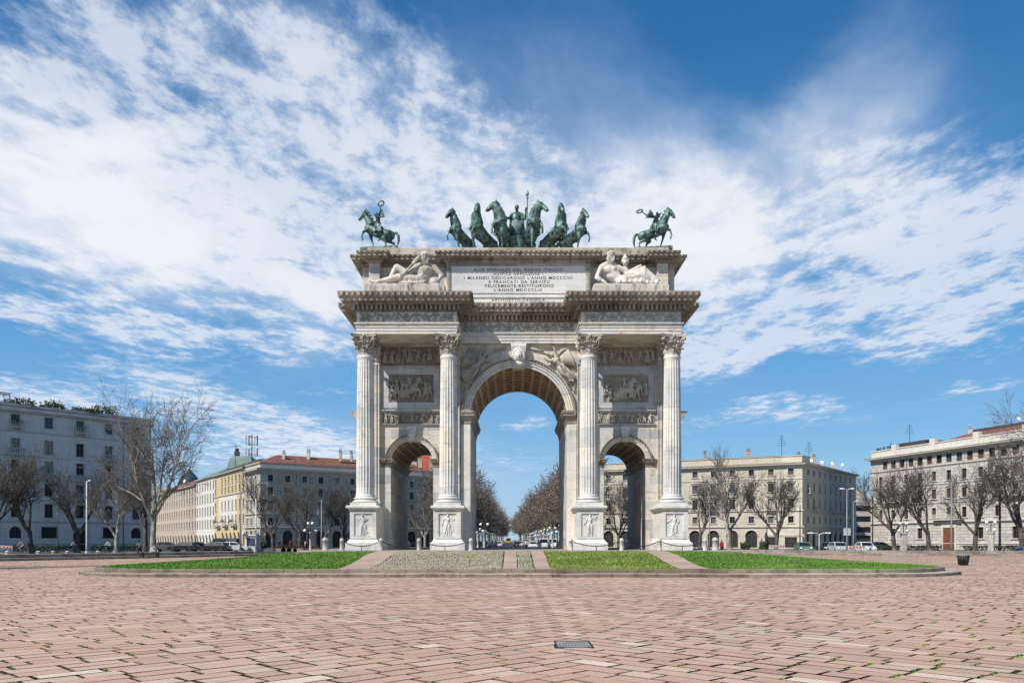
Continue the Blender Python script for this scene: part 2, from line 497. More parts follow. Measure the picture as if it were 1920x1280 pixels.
# ------------------------------------------------------------------ mesh builder
class MB:
    def __init__(s):
        s.v = []
        s.f = []
        s.sm = []
        s.tone = []

    def add(s, vs, fs, smooth=False, tone=None, mat=None):
        o = len(s.v)
        if mat is not None:
            vs = [mat @ Vector(p) for p in vs]
        s.v.extend([tuple(p) for p in vs])
        for f in fs:
            s.f.append(tuple(i + o for i in f))
            s.sm.append(smooth)
            s.tone.append(tone if tone is not None else .5)

    def box(s, x0, x1, y0, y1, z0, z1, mat=None, tone=None):
        vs = [(x0, y0, z0), (x1, y0, z0), (x1, y1, z0), (x0, y1, z0), (x0, y0, z1), (x1, y0, z1), (x1, y1, z1), (x0, y1, z1)]
        fs = [(0, 3, 2, 1), (4, 5, 6, 7), (0, 1, 5, 4), (1, 2, 6, 5), (2, 3, 7, 6), (3, 0, 4, 7)]
        s.add(vs, fs, False, tone, mat)

    def bbox(s, x0, x1, y0, y1, z0, z1, b=.02, mat=None, tone=None):
        """box with chamfered top and vertical edges"""
        def ring(i, z):
            return [(x0 + i, y0 + b, z), (x0 + b, y0 + i, z), (x1 - b, y0 + i, z), (x1 - i, y0 + b, z),
                    (x1 - i, y1 - b, z), (x1 - b, y1 - i, z), (x0 + b, y1 - i, z), (x0 + i, y1 - b, z)]
        rs = [ring(0, z0), ring(0, z1 - b), [(min(max(px, x0 + b), x1 - b), min(max(py, y0 + b), y1 - b), z1) for px, py, _ in ring(0, z1)]]
        vs = [p for r in rs for p in r]
        fs = []
        for k in range(2):
            for i in range(8):
                j = (i + 1) % 8
                fs.append((k * 8 + i, k * 8 + j, k * 8 + 8 + j, k * 8 + 8 + i))
        fs.append(tuple(16 + i for i in range(8)))
        fs.append(tuple(7 - i for i in range(8)))
        s.add(vs, fs, False, tone, mat)

    def quad(s, a, b, c, d, tone=None, smooth=False):
        s.add([a, b, c, d], [(0, 1, 2, 3)], smooth, tone)

    def poly(s, pts, tone=None):
        s.add(pts, [tuple(range(len(pts)))], False, tone)

    def prism(s, poly, z0, z1, mat=None, tone=None):
        n = len(poly)
        vs = [(p[0], p[1], z0) for p in poly] + [(p[0], p[1], z1) for p in poly]
        fs = [(i, (i + 1) % n, n + (i + 1) % n, n + i) for i in range(n)]
        fs += [tuple(range(n - 1, -1, -1)), tuple(range(n, 2 * n))]
        s.add(vs, fs, False, tone, mat)

    def tube(s, pts, rad, n=6, caps=True, smooth=True, tone=None, mat=None):
        pts = [Vector(p) for p in pts]
        if not isinstance(rad, (list, tuple)):
            rad = [rad] * len(pts)
        vs = []
        up = None
        for i, p in enumerate(pts):
            if i == 0:
                d = pts[1] - p
            elif i == len(pts) - 1:
                d = p - pts[i - 1]
            else:
                d = pts[i + 1] - pts[i - 1]
            if d.length < 1e-9:
                d = Vector((0, 0, 1))
            d.normalize()
            if up is None:
                up = Vector((0, 1, 0)) if abs(d.z) > .9 else Vector((0, 0, 1))
            a = d.cross(up)
            if a.length < 1e-4:
                a = d.cross(Vector((1, 0, 0)))
            a.normalize()
            b = a.cross(d)
            up = b
            for k in range(n):
                t = 2 * math.pi * k / n
                vs.append(p + (a * math.cos(t) + b * math.sin(t)) * rad[i])
        fs = []
        for i in range(len(pts) - 1):
            for k in range(n):
                j = (k + 1) % n
                fs.append((i * n + k, i * n + j, (i + 1) * n + j, (i + 1) * n + k))
        if caps:
            fs.append(tuple(range(n - 1, -1, -1)))
            fs.append(tuple((len(pts) - 1) * n + k for k in range(n)))
        s.add(vs, fs, smooth, tone, mat)

    def lathe(s, prof, c=(0, 0, 0), n=24, smooth=True, tone=None, mat=None):
        """prof: (radius, z)"""
        vs = []
        for r, z in prof:
            for k in range(n):
                t = 2 * math.pi * k / n
                vs.append((c[0] + r * math.cos(t), c[1] + r * math.sin(t), c[2] + z))
        fs = []
        for i in range(len(prof) - 1):
            for k in range(n):
                j = (k + 1) % n
                fs.append((i * n + k, i * n + j, (i + 1) * n + j, (i + 1) * n + k))
        fs.append(tuple(range(n - 1, -1, -1)))
        fs.append(tuple((len(prof) - 1) * n + k for k in range(n)))
        s.add(vs, fs, smooth, tone, mat)

    def ell(s, c, r, rot=None, nu=10, nv=7, tone=None, mat=None):
        vs = []
        q = rot.to_matrix() if isinstance(rot, Quaternion) else rot
        for i in range(nv + 1):
            ph = math.pi * i / nv
            for k in range(nu):
                t = 2 * math.pi * k / nu
                p = Vector((r[0] * math.sin(ph) * math.cos(t), r[1] * math.sin(ph) * math.sin(t), r[2] * math.cos(ph)))
                if q is not None:
                    p = q @ p
                vs.append(p + Vector(c))
        fs = []
        for i in range(nv):
            for k in range(nu):
                j = (k + 1) % nu
                if i == 0:
                    fs.append((k, (i + 1) * nu + k, (i + 1) * nu + j))
                elif i == nv - 1:
                    fs.append((i * nu + k, (i + 1) * nu + k, i * nu + j))
                else:
                    fs.append((i * nu + k, (i + 1) * nu + k, (i + 1) * nu + j, i * nu + j))
        s.add(vs, fs, True, tone, mat)

    def cap(s, a, b, ra, rb, n=8, mat=None):
        """tapered limb with rounded ends"""
        a = Vector(a)
        b = Vector(b)
        d = b - a
        L = d.length
        if L < 1e-6:
            s.ell(a, (ra, ra, ra), mat=mat)
            return
        d /= L
        pts = [a - d * ra, a - d * ra * .7, a, a + d * L * .5, b, b + d * rb * .7, b + d * rb]
        rm = (ra + rb) / 2
        s.tube(pts, [ra * .02, ra * .7, ra, rm, rb, rb * .7, rb * .02], n, True, True, None, mat)

    def sweep(s, prof, path, closed=True, smooth=False, tone=None, mat=None):
        """prof: (offset to the right of the path, z); path: plan points. mitred corners"""
        n = len(path)
        P = [Vector((p[0], p[1])) for p in path]
        offs = []
        for i in range(n):
            if closed or 0 < i < n - 1:
                d0 = (P[i] - P[i - 1]).normalized()
                d1 = (P[(i + 1) % n] - P[i]).normalized()
            elif i == 0:
                d0 = d1 = (P[1] - P[0]).normalized()
            else:
                d0 = d1 = (P[-1] - P[-2]).normalized()
            n0 = Vector((d0.y, -d0.x))
            n1 = Vector((d1.y, -d1.x))
            m = n0 + n1
            k = m.length_squared
            m = n0 if k < 1e-9 else m * (2.0 / k)
            offs.append(m)
        vs = []
        for i in range(n):
            for o, z in prof:
                q = P[i] + offs[i] * o
                vs.append((q.x, q.y, z))
        k = len(prof)
        fs = []
        for i in range(n if closed else n - 1):
            j = (i + 1) % n
            for a in range(k - 1):
                fs.append((i * k + a, j * k + a, j * k + a + 1, i * k + a + 1))
        s.add(vs, fs, smooth, tone, mat)

    def merge(s, o, mat=None):
        off = len(s.v)
        if mat is None:
            s.v.extend(o.v)
        else:
            s.v.extend([tuple(mat @ Vector(p)) for p in o.v])
        s.f.extend([tuple(i + off for i in f) for f in o.f])
        s.sm.extend(o.sm)
        s.tone.extend(o.tone)

    def mesh(s, name, mat, tone=False):
        me = bpy.data.meshes.new(name)
        me.from_pydata(s.v, [], s.f)
        if any(s.sm):
            me.polygons.foreach_set('use_smooth', s.sm)
        if tone:
            a = me.attributes.new('tone', 'FLOAT', 'FACE')
            a.data.foreach_set('value', s.tone)
        if mat is not None:
            me.materials.append(mat)
        me.update()
        return me

    def build(s, name, mat, parent=None, loc=None, tone=False):
        o = bpy.data.objects.new(name, s.mesh(name, mat, tone))
        COL.objects.link(o)
        if loc:
            o.location = loc
        if parent is not None:
            o.parent = parent
        return o


def tag(o, label=None, cat=None, group=None, kind=None):
    if label:
        o['label'] = label
    if cat:
        o['category'] = cat
    if group:
        o['group'] = group
    if kind:
        o['kind'] = kind
    return o


def thing(name, label, cat, loc=(0, 0, 0), rz=0.0, group=None):
    o = bpy.data.objects.new(name, None)
    o.empty_display_size = .5
    COL.objects.link(o)
    o.location = loc
    o.rotation_euler = (0, 0, rz)
    return tag(o, label, cat, group)


def inst(name, me, parent=None, mat=None):
    o = bpy.data.objects.new(name, me)
    COL.objects.link(o)
    if parent is not None:
        o.parent = parent
    if mat is not None:
        o.matrix_local = mat
    return o


KIDS = {}


def dup(root, loc, rz=0.0, scale=1.0, label=None, group=None, name=None):
    r = root.copy()
    COL.objects.link(r)
    r.location = loc
    r.rotation_euler = (0, 0, rz)
    r.scale = (scale,) * 3 if not isinstance(scale, tuple) else scale
    if label:
        r['label'] = label
    if group:
        r['group'] = group
    for ch in root.children:
        c = ch.copy()
        COL.objects.link(c)
        c.parent = r
        for g in ch.children:
            d = g.copy()
            COL.objects.link(d)
            d.parent = c
    return r


def sculpt_mesh(mb, name, mat, voxel=.04, sm=2, fac=.5):
    """fuse overlapping limbs into one continuous surface"""
    me = mb.mesh(name + '_raw', None)
    o = bpy.data.objects.new(name + '_raw', me)
    COL.objects.link(o)
    r = o.modifiers.new('r', 'REMESH')
    r.mode = 'VOXEL'
    r.voxel_size = voxel
    if sm:
        k = o.modifiers.new('s', 'SMOOTH')
        k.factor = fac
        k.iterations = sm
    dg = bpy.context.evaluated_depsgraph_get()
    out = bpy.data.meshes.new_from_object(o.evaluated_get(dg))
    bpy.data.objects.remove(o)
    bpy.data.meshes.remove(me)
    out.name = name
    out.materials.clear()
    out.materials.append(mat)
    out.polygons.foreach_set('use_smooth', [True] * len(out.polygons))
    return out


def at(px, py, Y):
    """a pixel of the photograph at depth Y, as a point"""
    return Vector(((px - 960) * Y / F, Y, 1.7 - (py - 1012) * Y / F))
# ------------------------------------------------------------------ ground
rng = random.Random(7)
SEAM = 1.0
ISL_X0, ISL_X1, ISL_Y0, ISL_Y1, ISL_R = -22.5, 23.3, 38.7, 88.0, 7.0


def isl_d(x, y, inset=0.0):
    """depth inside the rounded island outline (positive inside)"""
    x0, x1, y0, y1 = ISL_X0 + inset, ISL_X1 - inset, ISL_Y0 + inset, ISL_Y1 - inset
    r = max(ISL_R - inset, .2)
    cx, cy = (x0 + x1) / 2, (y0 + y1) / 2
    qx, qy = abs(x - cx) - (x1 - x0) / 2 + r, abs(y - cy) - (y1 - y0) / 2 + r
    return -(math.hypot(max(qx, 0), max(qy, 0)) + min(max(qx, qy), 0) - r)


def isl_outline(inset, n=14):
    x0, x1, y0, y1 = ISL_X0 + inset, ISL_X1 - inset, ISL_Y0 + inset, ISL_Y1 - inset
    r = ISL_R - inset
    pts = []
    for cx, cy, a0 in ((x1 - r, y0 + r, -90), (x1 - r, y1 - r, 0), (x0 + r, y1 - r, 90), (x0 + r, y0 + r, 180)):
        for i in range(n + 1):
            a = R(a0 + 90 * i / n)
            pts.append((cx + r * math.cos(a), cy + r * math.sin(a)))
    return pts


def sstep(t):
    t = min(max(t, 0), 1)
    return t * t * (3 - 2 * t)


def gz(x, y):
    d = isl_d(x, y, 1.1)
    return .345 + .66 * sstep(d / 11.5 + .0) + .02 * mnoise.noise((x * .35, y * .35, 0))


# the ground: one sheet to the horizon, paved sheet in front
g = MB()
g.box(-3000, 3000, -300, 4500, -2.0, -.05)
tag(g.build('ground', M['ground']), kind='structure')
g = MB()
g.quad((-80, 2, -.02), (80, 2, -.02), (80, 98, -.02), (-80, 98, -.02))
tag(g.build('joint_soil_ground', M['joint']), kind='structure')
g = MB()
g.box(-400, 400, 98, 900, -.3, -.004)
tag(g.build('road', M['asphalt']), kind='structure')


def inset_poly(P, d):
    n = len(P)
    out = []
    for i in range(n):
        a, b, c = P[i - 1], P[i], P[(i + 1) % n]
        d0 = Vector((b[0] - a[0], b[1] - a[1]))
        d1 = Vector((c[0] - b[0], c[1] - b[1]))
        if d0.length < 1e-6 or d1.length < 1e-6:
            out.append(b)
            continue
        d0.normalize()
        d1.normalize()
        n0 = Vector((-d0.y, d0.x))
        n1 = Vector((-d1.y, d1.x))
        m = n0 + n1
        k = m.length_squared
        if k < .15:
            m = n0
        else:
            m = m * (2 / k)
        out.append((b[0] + m.x * d, b[1] + m.y * d))
    return out


JOINTS = []
DRAIN = (1.0, 13.85)


def lay_stone(mb, P, c, ge, s_end, vdir, h):
    z = rng.uniform(-.003, .003)
    tx, ty = rng.uniform(-.006, .006), rng.uniform(-.006, .006)
    tone = rng.uniform(.88, 1.0) if rng.random() < .03 else min(max(rng.gauss(.52, .18), .08), .88)

    def zz(p):
        return z + (p[0] - c.x) * tx + (p[1] - c.y) * ty
    n = len(P)
    top = P if c.y > 45 else inset_poly(P, .007)
    vs = [(p[0], p[1], zz(p) - .03) for p in P] + [(p[0], p[1], zz(p) - .006) for p in P] + [(p[0], p[1], zz(p)) for p in top]
    fs = [(i, (i + 1) % n, n + (i + 1) % n, n + i) for i in range(n)]
    fs += [(n + i, n + (i + 1) % n, 2 * n + (i + 1) % n, 2 * n + i) for i in range(n)]
    mb.add(vs, fs, False, 0.0)
    mb.add(vs[2 * n:], [tuple(range(n))], False, tone)
    if c.y < 34 and ge > .02:
        JOINTS.append((s_end, vdir, h))


def lay_paving():
    """two sheets of diagonal courses that interlock in steps along the seam"""
    mb = MB()
    k = math.sqrt(.5)
    U, V = Vector((k, k)), Vector((-k, k))
    O = Vector((SEAM, 0))
    b = [0.0]
    while b[-1] < 132:
        b.append(b[-1] + rng.uniform(.33, .40))
    for side in (0, 1):
        for i in range(len(b) - 1):
            t0, h = b[i], b[i + 1] - b[i]
            end = b[i] if side == 0 else b[i + 1]
            s = end
            while s > -60:
                w = rng.choice((.54, .64, .72, .80, .90)) * rng.uniform(.92, 1.06)
                s0, s1 = s - w, s
                cu, cv = (s0 + s1) / 2, t0 + h / 2
                c = O + (U * cu + V * cv if side == 0 else U * cv + V * cu)
                s -= w
                if not (6.5 < c.y < 96 and abs(c.x) < .70 * c.y + 6 and isl_d(c.x, c.y) < .9) or (c.y > 60 and abs(c.x) > 60):
                    continue
                if abs(c.x - DRAIN[0]) < .42 and abs(c.y - DRAIN[1]) < .54:
                    continue
                ge, gs = rng.uniform(.012, .034), rng.uniform(.009, .017)
                C = [(s0 + ge, t0 + gs), (s1 - ge, t0 + gs), (s1 - ge, t0 + h - gs), (s0 + ge, t0 + h - gs)]
                P = [O + (U * u_ + V * v_ if side == 0 else U * v_ + V * u_) for u_, v_ in C]
                if side == 1:
                    P = P[::-1]
                P = [(p.x + rng.uniform(-.010, .010), p.y + rng.uniform(-.010, .010)) for p in P]
                lay_stone(mb, P, c, ge, O + (U * s0 + V * cv if side == 0 else U * cv + V * s0), V if side == 0 else U, h)
    o = mb.build('paving', M['paving'], tone=True)
    tag(o, kind='structure')


lay_paving()


def moss():
    mb = MB()
    for p, v, h in JOINTS:
        if rng.random() > (.75 if abs(p.x) > 4.5 else .25) * (1.0 if p.y < 17 else .35):
            continue
        k = rng.randint(5, 12)
        for i in range(k):
            q = p + v * rng.uniform(-.5, .5) * h + Vector((rng.uniform(-.02, .02), rng.uniform(-.02, .02)))
            a = rng.uniform(0, math.pi)
            w, hh = rng.uniform(.015, .04), rng.uniform(.006, .028)
            dx, dy = math.cos(a) * w, math.sin(a) * w
            lx, ly = rng.uniform(-.02, .02), rng.uniform(-.02, .02)
            mb.add([(q.x - dx, q.y - dy, -.03), (q.x + dx, q.y + dy, -.03), (q.x + lx, q.y + ly, hh)], [(0, 1, 2)], False, rng.random())
    tag(mb.build('moss', M['moss'], tone=True), kind='stuff')


moss()

# drain cover, bedded in mortar the colour of the stones
g = MB()
for x0, x1, y0, y1 in ((-.9, .9, -.95, -.44), (-.9, .9, .44, .95), (-.9, -.31, -.44, .44), (.31, .9, -.44, .44)):
    g.bbox(DRAIN[0] + x0 + .01, DRAIN[0] + x1 - .01, DRAIN[1] + y0 + .01, DRAIN[1] + y1 - .01, -.1, -.0075, .006, tone=.55)
tag(g.build('drain_bed_paving', M['paving'], tone=True), kind='structure')
d = thing('drain_cover', 'rectangular iron drain grate set among the pink paving stones', 'drain', (DRAIN[0], DRAIN[1], -.006))
mb = MB()
for x0, x1, y0, y1 in ((-.30, .30, -.43, -.395), (-.30, .30, .395, .43), (-.30, -.27, -.395, .395), (.27, .30, -.395, .395)):
    mb.box(x0, x1, y0, y1, -.03, .012)
mb.build('frame', M['iron'], d)
mb = MB()
for i in range(11):
    x = -.25 + i * .05
    mb.box(x - .018, x + .018, -.395, .395, -.03, .008)
mb.box(-.27, .27, -.012, .012, -.03, .004)
mb.build('grate', M['drain_metal'], d)

# ------------------------------------------------------------------ island: kerbs, paths, cobbles, lawns
def kerb_ring(name, inset, width, z0, z1, step=1.35):
    mb = MB()
    out = isl_outline(inset)
    inn = isl_outline(inset + width)
    # resample by arc length into stones
    L = [0]
    for i in range(len(out)):
        a, b = out[i], out[(i + 1) % len(out)]
        L.append(L[-1] + math.hypot(b[0] - a[0], b[1] - a[1]))

    def pt(poly, s):
        s = s % L[-1]
        for i in range(len(out)):
            if L[i] <= s <= L[i + 1] and L[i + 1] > L[i]:
                t = (s - L[i]) / (L[i + 1] - L[i])
                a, b = poly[i], poly[(i + 1) % len(out)]
                return (a[0] + (b[0] - a[0]) * t, a[1] + (b[1] - a[1]) * t)
        return poly[0]
    s = 0
    while s < L[-1] - .3:
        w = min(rng.uniform(.85, 1.7) * step / 1.35, L[-1] - s)
        k = 4
        oo = [pt(out, s + .008 + (w - .016) * i / k) for i in range(k + 1)]
        ii = [pt(inn, s + .008 + (w - .016) * i / k) for i in range(k + 1)]
        dz = rng.uniform(-.012, .012)
        j = rng.uniform(-.012, .012)
        b = .025
        vs = []
        for (ox, oy), (ix, iy) in zip(oo, ii):
            nx, ny = (ix - ox), (iy - oy)
            ln = math.hypot(nx, ny)
            nx, ny = nx / ln, ny / ln
            ox, oy = ox + nx * j, oy + ny * j
            vs += [(ox, oy, z0), (ox, oy, z1 - b + dz), (ox + nx * b, oy + ny * b, z1 + dz), (ix, iy, z1 + dz), (ix, iy, z0)]
        fs = []
        for i in range(k):
            for a in range(4):
                fs.append((i * 5 + a, (i + 1) * 5 + a, (i + 1) * 5 + a + 1, i * 5 + a + 1))
        fs.append((0, 1, 2, 3, 4))
        fs.append(tuple(k * 5 + q for q in (4, 3, 2, 1, 0)))
        mb.add(vs, fs)
        s += w
    o = mb.build(name, M['kerb' if inset == 0 else 'kerb_dark'])
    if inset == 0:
        # the upright faces take the darker kerb material
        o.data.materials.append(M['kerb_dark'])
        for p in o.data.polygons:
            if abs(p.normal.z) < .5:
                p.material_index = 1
    tag(o, kind='structure')


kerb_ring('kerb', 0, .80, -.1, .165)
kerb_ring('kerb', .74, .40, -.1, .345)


def yfront(x, inset=1.1):
    x0, x1, r = ISL_X0 + inset, ISL_X1 - inset, ISL_R - inset
    y0 = ISL_Y0 + inset
    if x < x0 + r:
        q = min(abs(x - (x0 + r)), r)
        return y0 + r - math.sqrt(max(r * r - q * q, 0))
    if x > x1 - r:
        q = min(abs(x - (x1 - r)), r)
        return y0 + r - math.sqrt(max(r * r - q * q, 0))
    return y0


def strip(name, x0, x1, mat, y1=None, dz=0.0, nx=None, kind='structure'):
    mb = MB()
    nx = nx or max(2, int((x1 - x0) / .6))
    ny = 30 if y1 is None else 14
    vs = []
    for i in range(nx + 1):
        x = x0 + (x1 - x0) * i / nx
        a = yfront(x)
        b = (ISL_Y0 + ISL_Y1) - a if y1 is None else y1
        for k in range(ny + 1):
            y = a + (b - a) * k / ny
            vs.append((x, y, gz(x, y) + dz))
    fs = [(i * (ny + 1) + k, (i + 1) * (ny + 1) + k, (i + 1) * (ny + 1) + k + 1, i * (ny + 1) + k + 1) for i in range(nx) for k in range(ny)]
    mb.add(vs, fs, True)
    tag(mb.build(name, mat), kind=kind)


XL, XR = ISL_X0 + 1.1, ISL_X1 - 1.1
strip('lawn_soil', XL, -8.25, M['soil'], None, -.02, 30)
strip('path', -8.2, -6.75, M['slab'], 52.6, .012, 3)
strip('cobble_bed_ground', -6.7, -.47, M['cobble_bed'], 52.6, -.01)
strip('path', -.43, .25, M['slab'], 52.6, .012, 2)
strip('cobble_bed_ground', .29, 1.07, M['cobble_bed'], 52.6, -.01, 2)
strip('path', 1.11, 1.86, M['slab'], 52.6, .012, 2)
strip('lawn_soil', 1.9, 7.9, M['soil'], 52.6, -.02)
strip('path', 7.95, 9.3, M['slab'], 52.6, .012, 3)
strip('lawn_soil', 9.35, XR, M['soil'], None, -.02, 30)
# apron of slabs round the arch
mb = MB()
mb.bbox(-13.2, 14.1, 52.0, 74.5, .3, 1.05, .05)
tag(mb.build('apron', M['apron']), kind='structure')


def blades(name, mat, n, x0, x1, y0, y1, hmin, hmax, ok, w=.022):
    r = np.random.default_rng(len(name) + n)
    xs = r.uniform(x0, x1, n)
    ys = y0 + (y1 - y0) * r.random(n) ** 1.5
    keep = [i for i in range(n) if ok(xs[i], ys[i])]
    mb = MB()
    for i in keep:
        x, y = xs[i], ys[i]
        pn = mnoise.noise((x * .5, y * .5, 3.1))
        if mnoise.noise((x * .9, y * .9, 7.7)) > .42 and r.random() < .8:
            continue
        x += r.normal(0, .05) + .07 * mnoise.noise((y * 2.3, 1.0, 4.0))
        z = gz(x, y) - .02
        a = r.uniform(0, math.pi)
        h = r.uniform(hmin, hmax) * (1 + .35 * pn)
        ww = w * r.uniform(.7, 1.5)
        dx, dy = math.cos(a) * ww, math.sin(a) * ww
        lx, ly = r.uniform(-.04, .04), r.uniform(-.04, .04)
        mb.add([(x - dx, y - dy, z), (x + dx, y + dy, z), (x + lx, y + ly, z + h)], [(0, 1, 2)], False, float(np.clip(.5 + .45 * pn + r.normal(0, .2), 0, 1)))
    tag(mb.build(name, mat, tone=True), kind='stuff')


blades('grass', M['grass'], 52000, XL, -8.2, 39.5, 86, .05, .10, lambda x, y: isl_d(x, y, 1.12) > 0 and (x < -13.3 or y < 52 or y > 75))
blades('grass', M['grass_dry'], 14000, 1.9, 7.93, 39.8, 52.1, .04, .085, lambda x, y: True)
blades('grass', M['grass'], 52000, 9.32, XR, 39.5, 86, .05, .10, lambda x, y: isl_d(x, y, 1.12) > 0 and (x > 14.2 or y < 52 or y > 75))


def cobbles():
    mb = MB()
    gr = MB()
    for x0, x1 in ((-6.68, -.49), (.31, 1.05)):
        y = 39.82
        while y < 52:
            x = x0 + rng.uniform(0, .1)
            while x < x1:
                s = rng.uniform(.05, .08)
                px_, py_ = x + rng.uniform(-.03, .03), y + rng.uniform(-.03, .03)
                pn = mnoise.noise((px_ * .6, py_ * .6, 9))
                if px_ < x1 - .02 and rng.random() < .95 - max(0, pn) * .75:
                    z = gz(px_, py_)
                    mb.ell((px_, py_, z), (s, s * rng.uniform(.75, 1), .03), Quaternion((0, 0, 1), rng.uniform(0, 3)), 6, 4, min(max(rng.gauss(.5, .25), 0), 1))
                else:
                    for _ in range(3):
                        gx, gy = px_ + rng.uniform(-.08, .08), py_ + rng.uniform(-.08, .08)
                        z = gz(gx, gy)
                        gr.add([(gx - .02, gy, z - .01), (gx + .02, gy, z - .01), (gx, gy, z + rng.uniform(.03, .07))], [(0, 1, 2)], False, rng.random())
                x += s * 2.05
            y += .132
    tag(mb.build('cobbles', M['cobble'], tone=True), kind='stuff')
    tag(gr.build('grass', M['grass_dry'], tone=True), kind='stuff')


cobbles()
# ------------------------------------------------------------------ figures
def human(mb, J=None, H=1.0, mat=None, fat=1.0, bare=True, fingers=False, beard=False, hs=1.0):
    """one standing / striding / reclining figure from joints in body heights; facing -y"""
    D = dict(head=(0, -.01, .93), neck=(0, 0, .85), chest=(0, 0, .735), waist=(0, 0, .62), pelvis=(0, 0, .535),
             shL=(-.11, 0, .81), elL=(-.145, .01, .645), haL=(-.15, -.03, .49), shR=(.11, 0, .81), elR=(.145, .01, .645), haR=(.15, -.03, .49),
             hiL=(-.055, 0, .52), knL=(-.06, -.015, .285), anL=(-.06, .01, .05), toL=(-.07, -.08, .015),
             hiR=(.055, 0, .52), knR=(.06, -.015, .285), anR=(.06, .01, .05), toR=(.07, -.08, .015))
    if J:
        D.update(J)
    S = Matrix.Scale(H, 4)
    T = (mat @ S) if mat is not None else S

    def c(a, b, ra, rb):
        mb.cap(D[a] if isinstance(a, str) else a, D[b] if isinstance(b, str) else b, ra * fat, rb * fat, 8, T)
    V = lambda k: Vector(D[k])
    h = V('head')
    up = (h - V('neck')).normalized()
    mb.ell(h + up * .012, (.047 * hs, .056 * hs, .062 * hs), None, 10, 7, mat=T)
    mb.ell(h + Vector((0, -.048 * hs, -.01)), (.012 * hs, .016 * hs, .018 * hs), None, 6, 4, mat=T)
    mb.ell(h - up * .035 * hs + Vector((0, -.018 * hs, 0)), (.032 * hs, .034 * hs, .026 * hs), None, 8, 5, mat=T)
    c('neck', tuple(h - up * .03), .030, .029)
    ax = (V('chest') - V('waist')).normalized()
    sh = (V('shR') - V('shL')).normalized()
    fw = sh.cross(ax).normalized()
    q = Matrix((sh, fw, ax)).transposed()
    mb.ell(V('chest'), (.098 * fat, .066 * fat, .105), q, 10, 8, mat=T)
    mb.ell(V('waist'), (.078 * fat, .055 * fat, .085), q, 10, 8, mat=T)
    mb.ell(V('pelvis'), (.088 * fat, .062 * fat, .075), q, 10, 8, mat=T)
    c('chest', 'pelvis', .062, .062)
    c('neck', 'chest', .035, .06)
    for s in 'LR':
        c('neck', 'sh' + s, .035, .036)
        c('sh' + s, 'el' + s, .037, .026)
        c('el' + s, 'ha' + s, .027, .018)
        hd = V('ha' + s)
        fd = (hd - V('el' + s)).normalized()
        mb.ell(hd + fd * .02, (.02, .017, .026), None, 7, 5, mat=T)
        if fingers:
            sd = fd.cross(Vector((0, 1, 0)))
            sd = sd.normalized() if sd.length > .1 else Vector((1, 0, 0))
            for k in range(4):
                b0 = hd + fd * .03 + sd * (k - 1.5) * .011
                b1 = b0 + fd * (.03, .036, .034, .026)[k]
                mb.cap(b0, b1, .007, .006, 5, T)
                mb.cap(b1, b1 + fd * .014 + Vector((0, -.012, -.008)), .006, .005, 5, T)
            mb.cap(hd + sd * .018, hd + sd * .034 + fd * .028, .008, .006, 5, T)
        c('pelvis', 'hi' + s, .06, .062)
        c('hi' + s, 'kn' + s, .063, .040)
        kn, an = V('kn' + s), V('an' + s)
        c('kn' + s, 'an' + s, .039, .022)
        mb.ell(kn.lerp(an, .3) + Vector((0, .008, 0)), (.036 * fat, .038 * fat, .06), None, 7, 5, mat=T)
        c('an' + s, 'to' + s, .024, .018)
    if beard:
        for k in range(7):
            x = (k - 3) * .015 * hs
            mb.cap(h - up * .03 + Vector((x, -.04 * hs, 0)), h - up * (.11 + .014 * (3 - abs(k - 3))) + Vector((x * 1.2, -.06 * hs, 0)), .017, .008, 6, T)
        for k in range(16):
            a = k / 16 * math.pi * 2
            mb.ell(h + up * (.03 + .012 * (k % 2)) + Vector((math.cos(a) * .052 * hs, .008 + math.sin(a) * .052 * hs, .012 * math.sin(3 * a))), (.022, .022, .022), None, 6, 4, mat=T)
        for s_ in (-1, 1):
            mb.ell(h + Vector((s_ * .022 * hs, -.05 * hs, .012)), (.012, .008, .006), None, 6, 4, mat=T)


def rand_pose(r):
    """a striding soldier, mourner or captive for the carved panels"""
    st = r.uniform(.04, .13)
    lean = r.uniform(-.06, .06)
    J = dict(head=(lean * 1.5, -.02, .93), neck=(lean * 1.2, 0, .85), chest=(lean, 0, .735), shL=(lean - .11, 0, .81), shR=(lean + .11, 0, .81),
             knL=(-.06 - st * .5, -.04, .29), anL=(-.06 - st, 0, .05), toL=(-.12 - st, -.05, .015),
             knR=(.06 + st * .3, -.03, .29), anR=(.06 + st, .0, .05), toR=(.0 + st, -.05, .015))
    for s, k in (('L', -1), ('R', 1)):
        a = r.uniform(-1.3, 1.5)
        x, z = k * .11 + lean, .81
        ex, ez = x + k * .165 * math.cos(a), z + .165 * math.sin(a)
        a2 = a + r.uniform(-.2, 1.6)
        J['el' + s] = (ex, -.03, ez)
        J['ha' + s] = (ex + k * .15 * math.cos(a2), -.05, ez + .15 * math.sin(a2))
    return J


def drape(mb, x, z0, z1, w0, w1, r, mat=None, n=6, y=0.0):
    for k in range(n):
        a = (k / (n - 1) - .5) * 2
        mb.cap((x + a * w1 * .5, y - .02, z1), (x + a * w0 * .5 + r.uniform(-.02, .02), y + r.uniform(-.03, .01), z0), .03, .042, 6, mat)


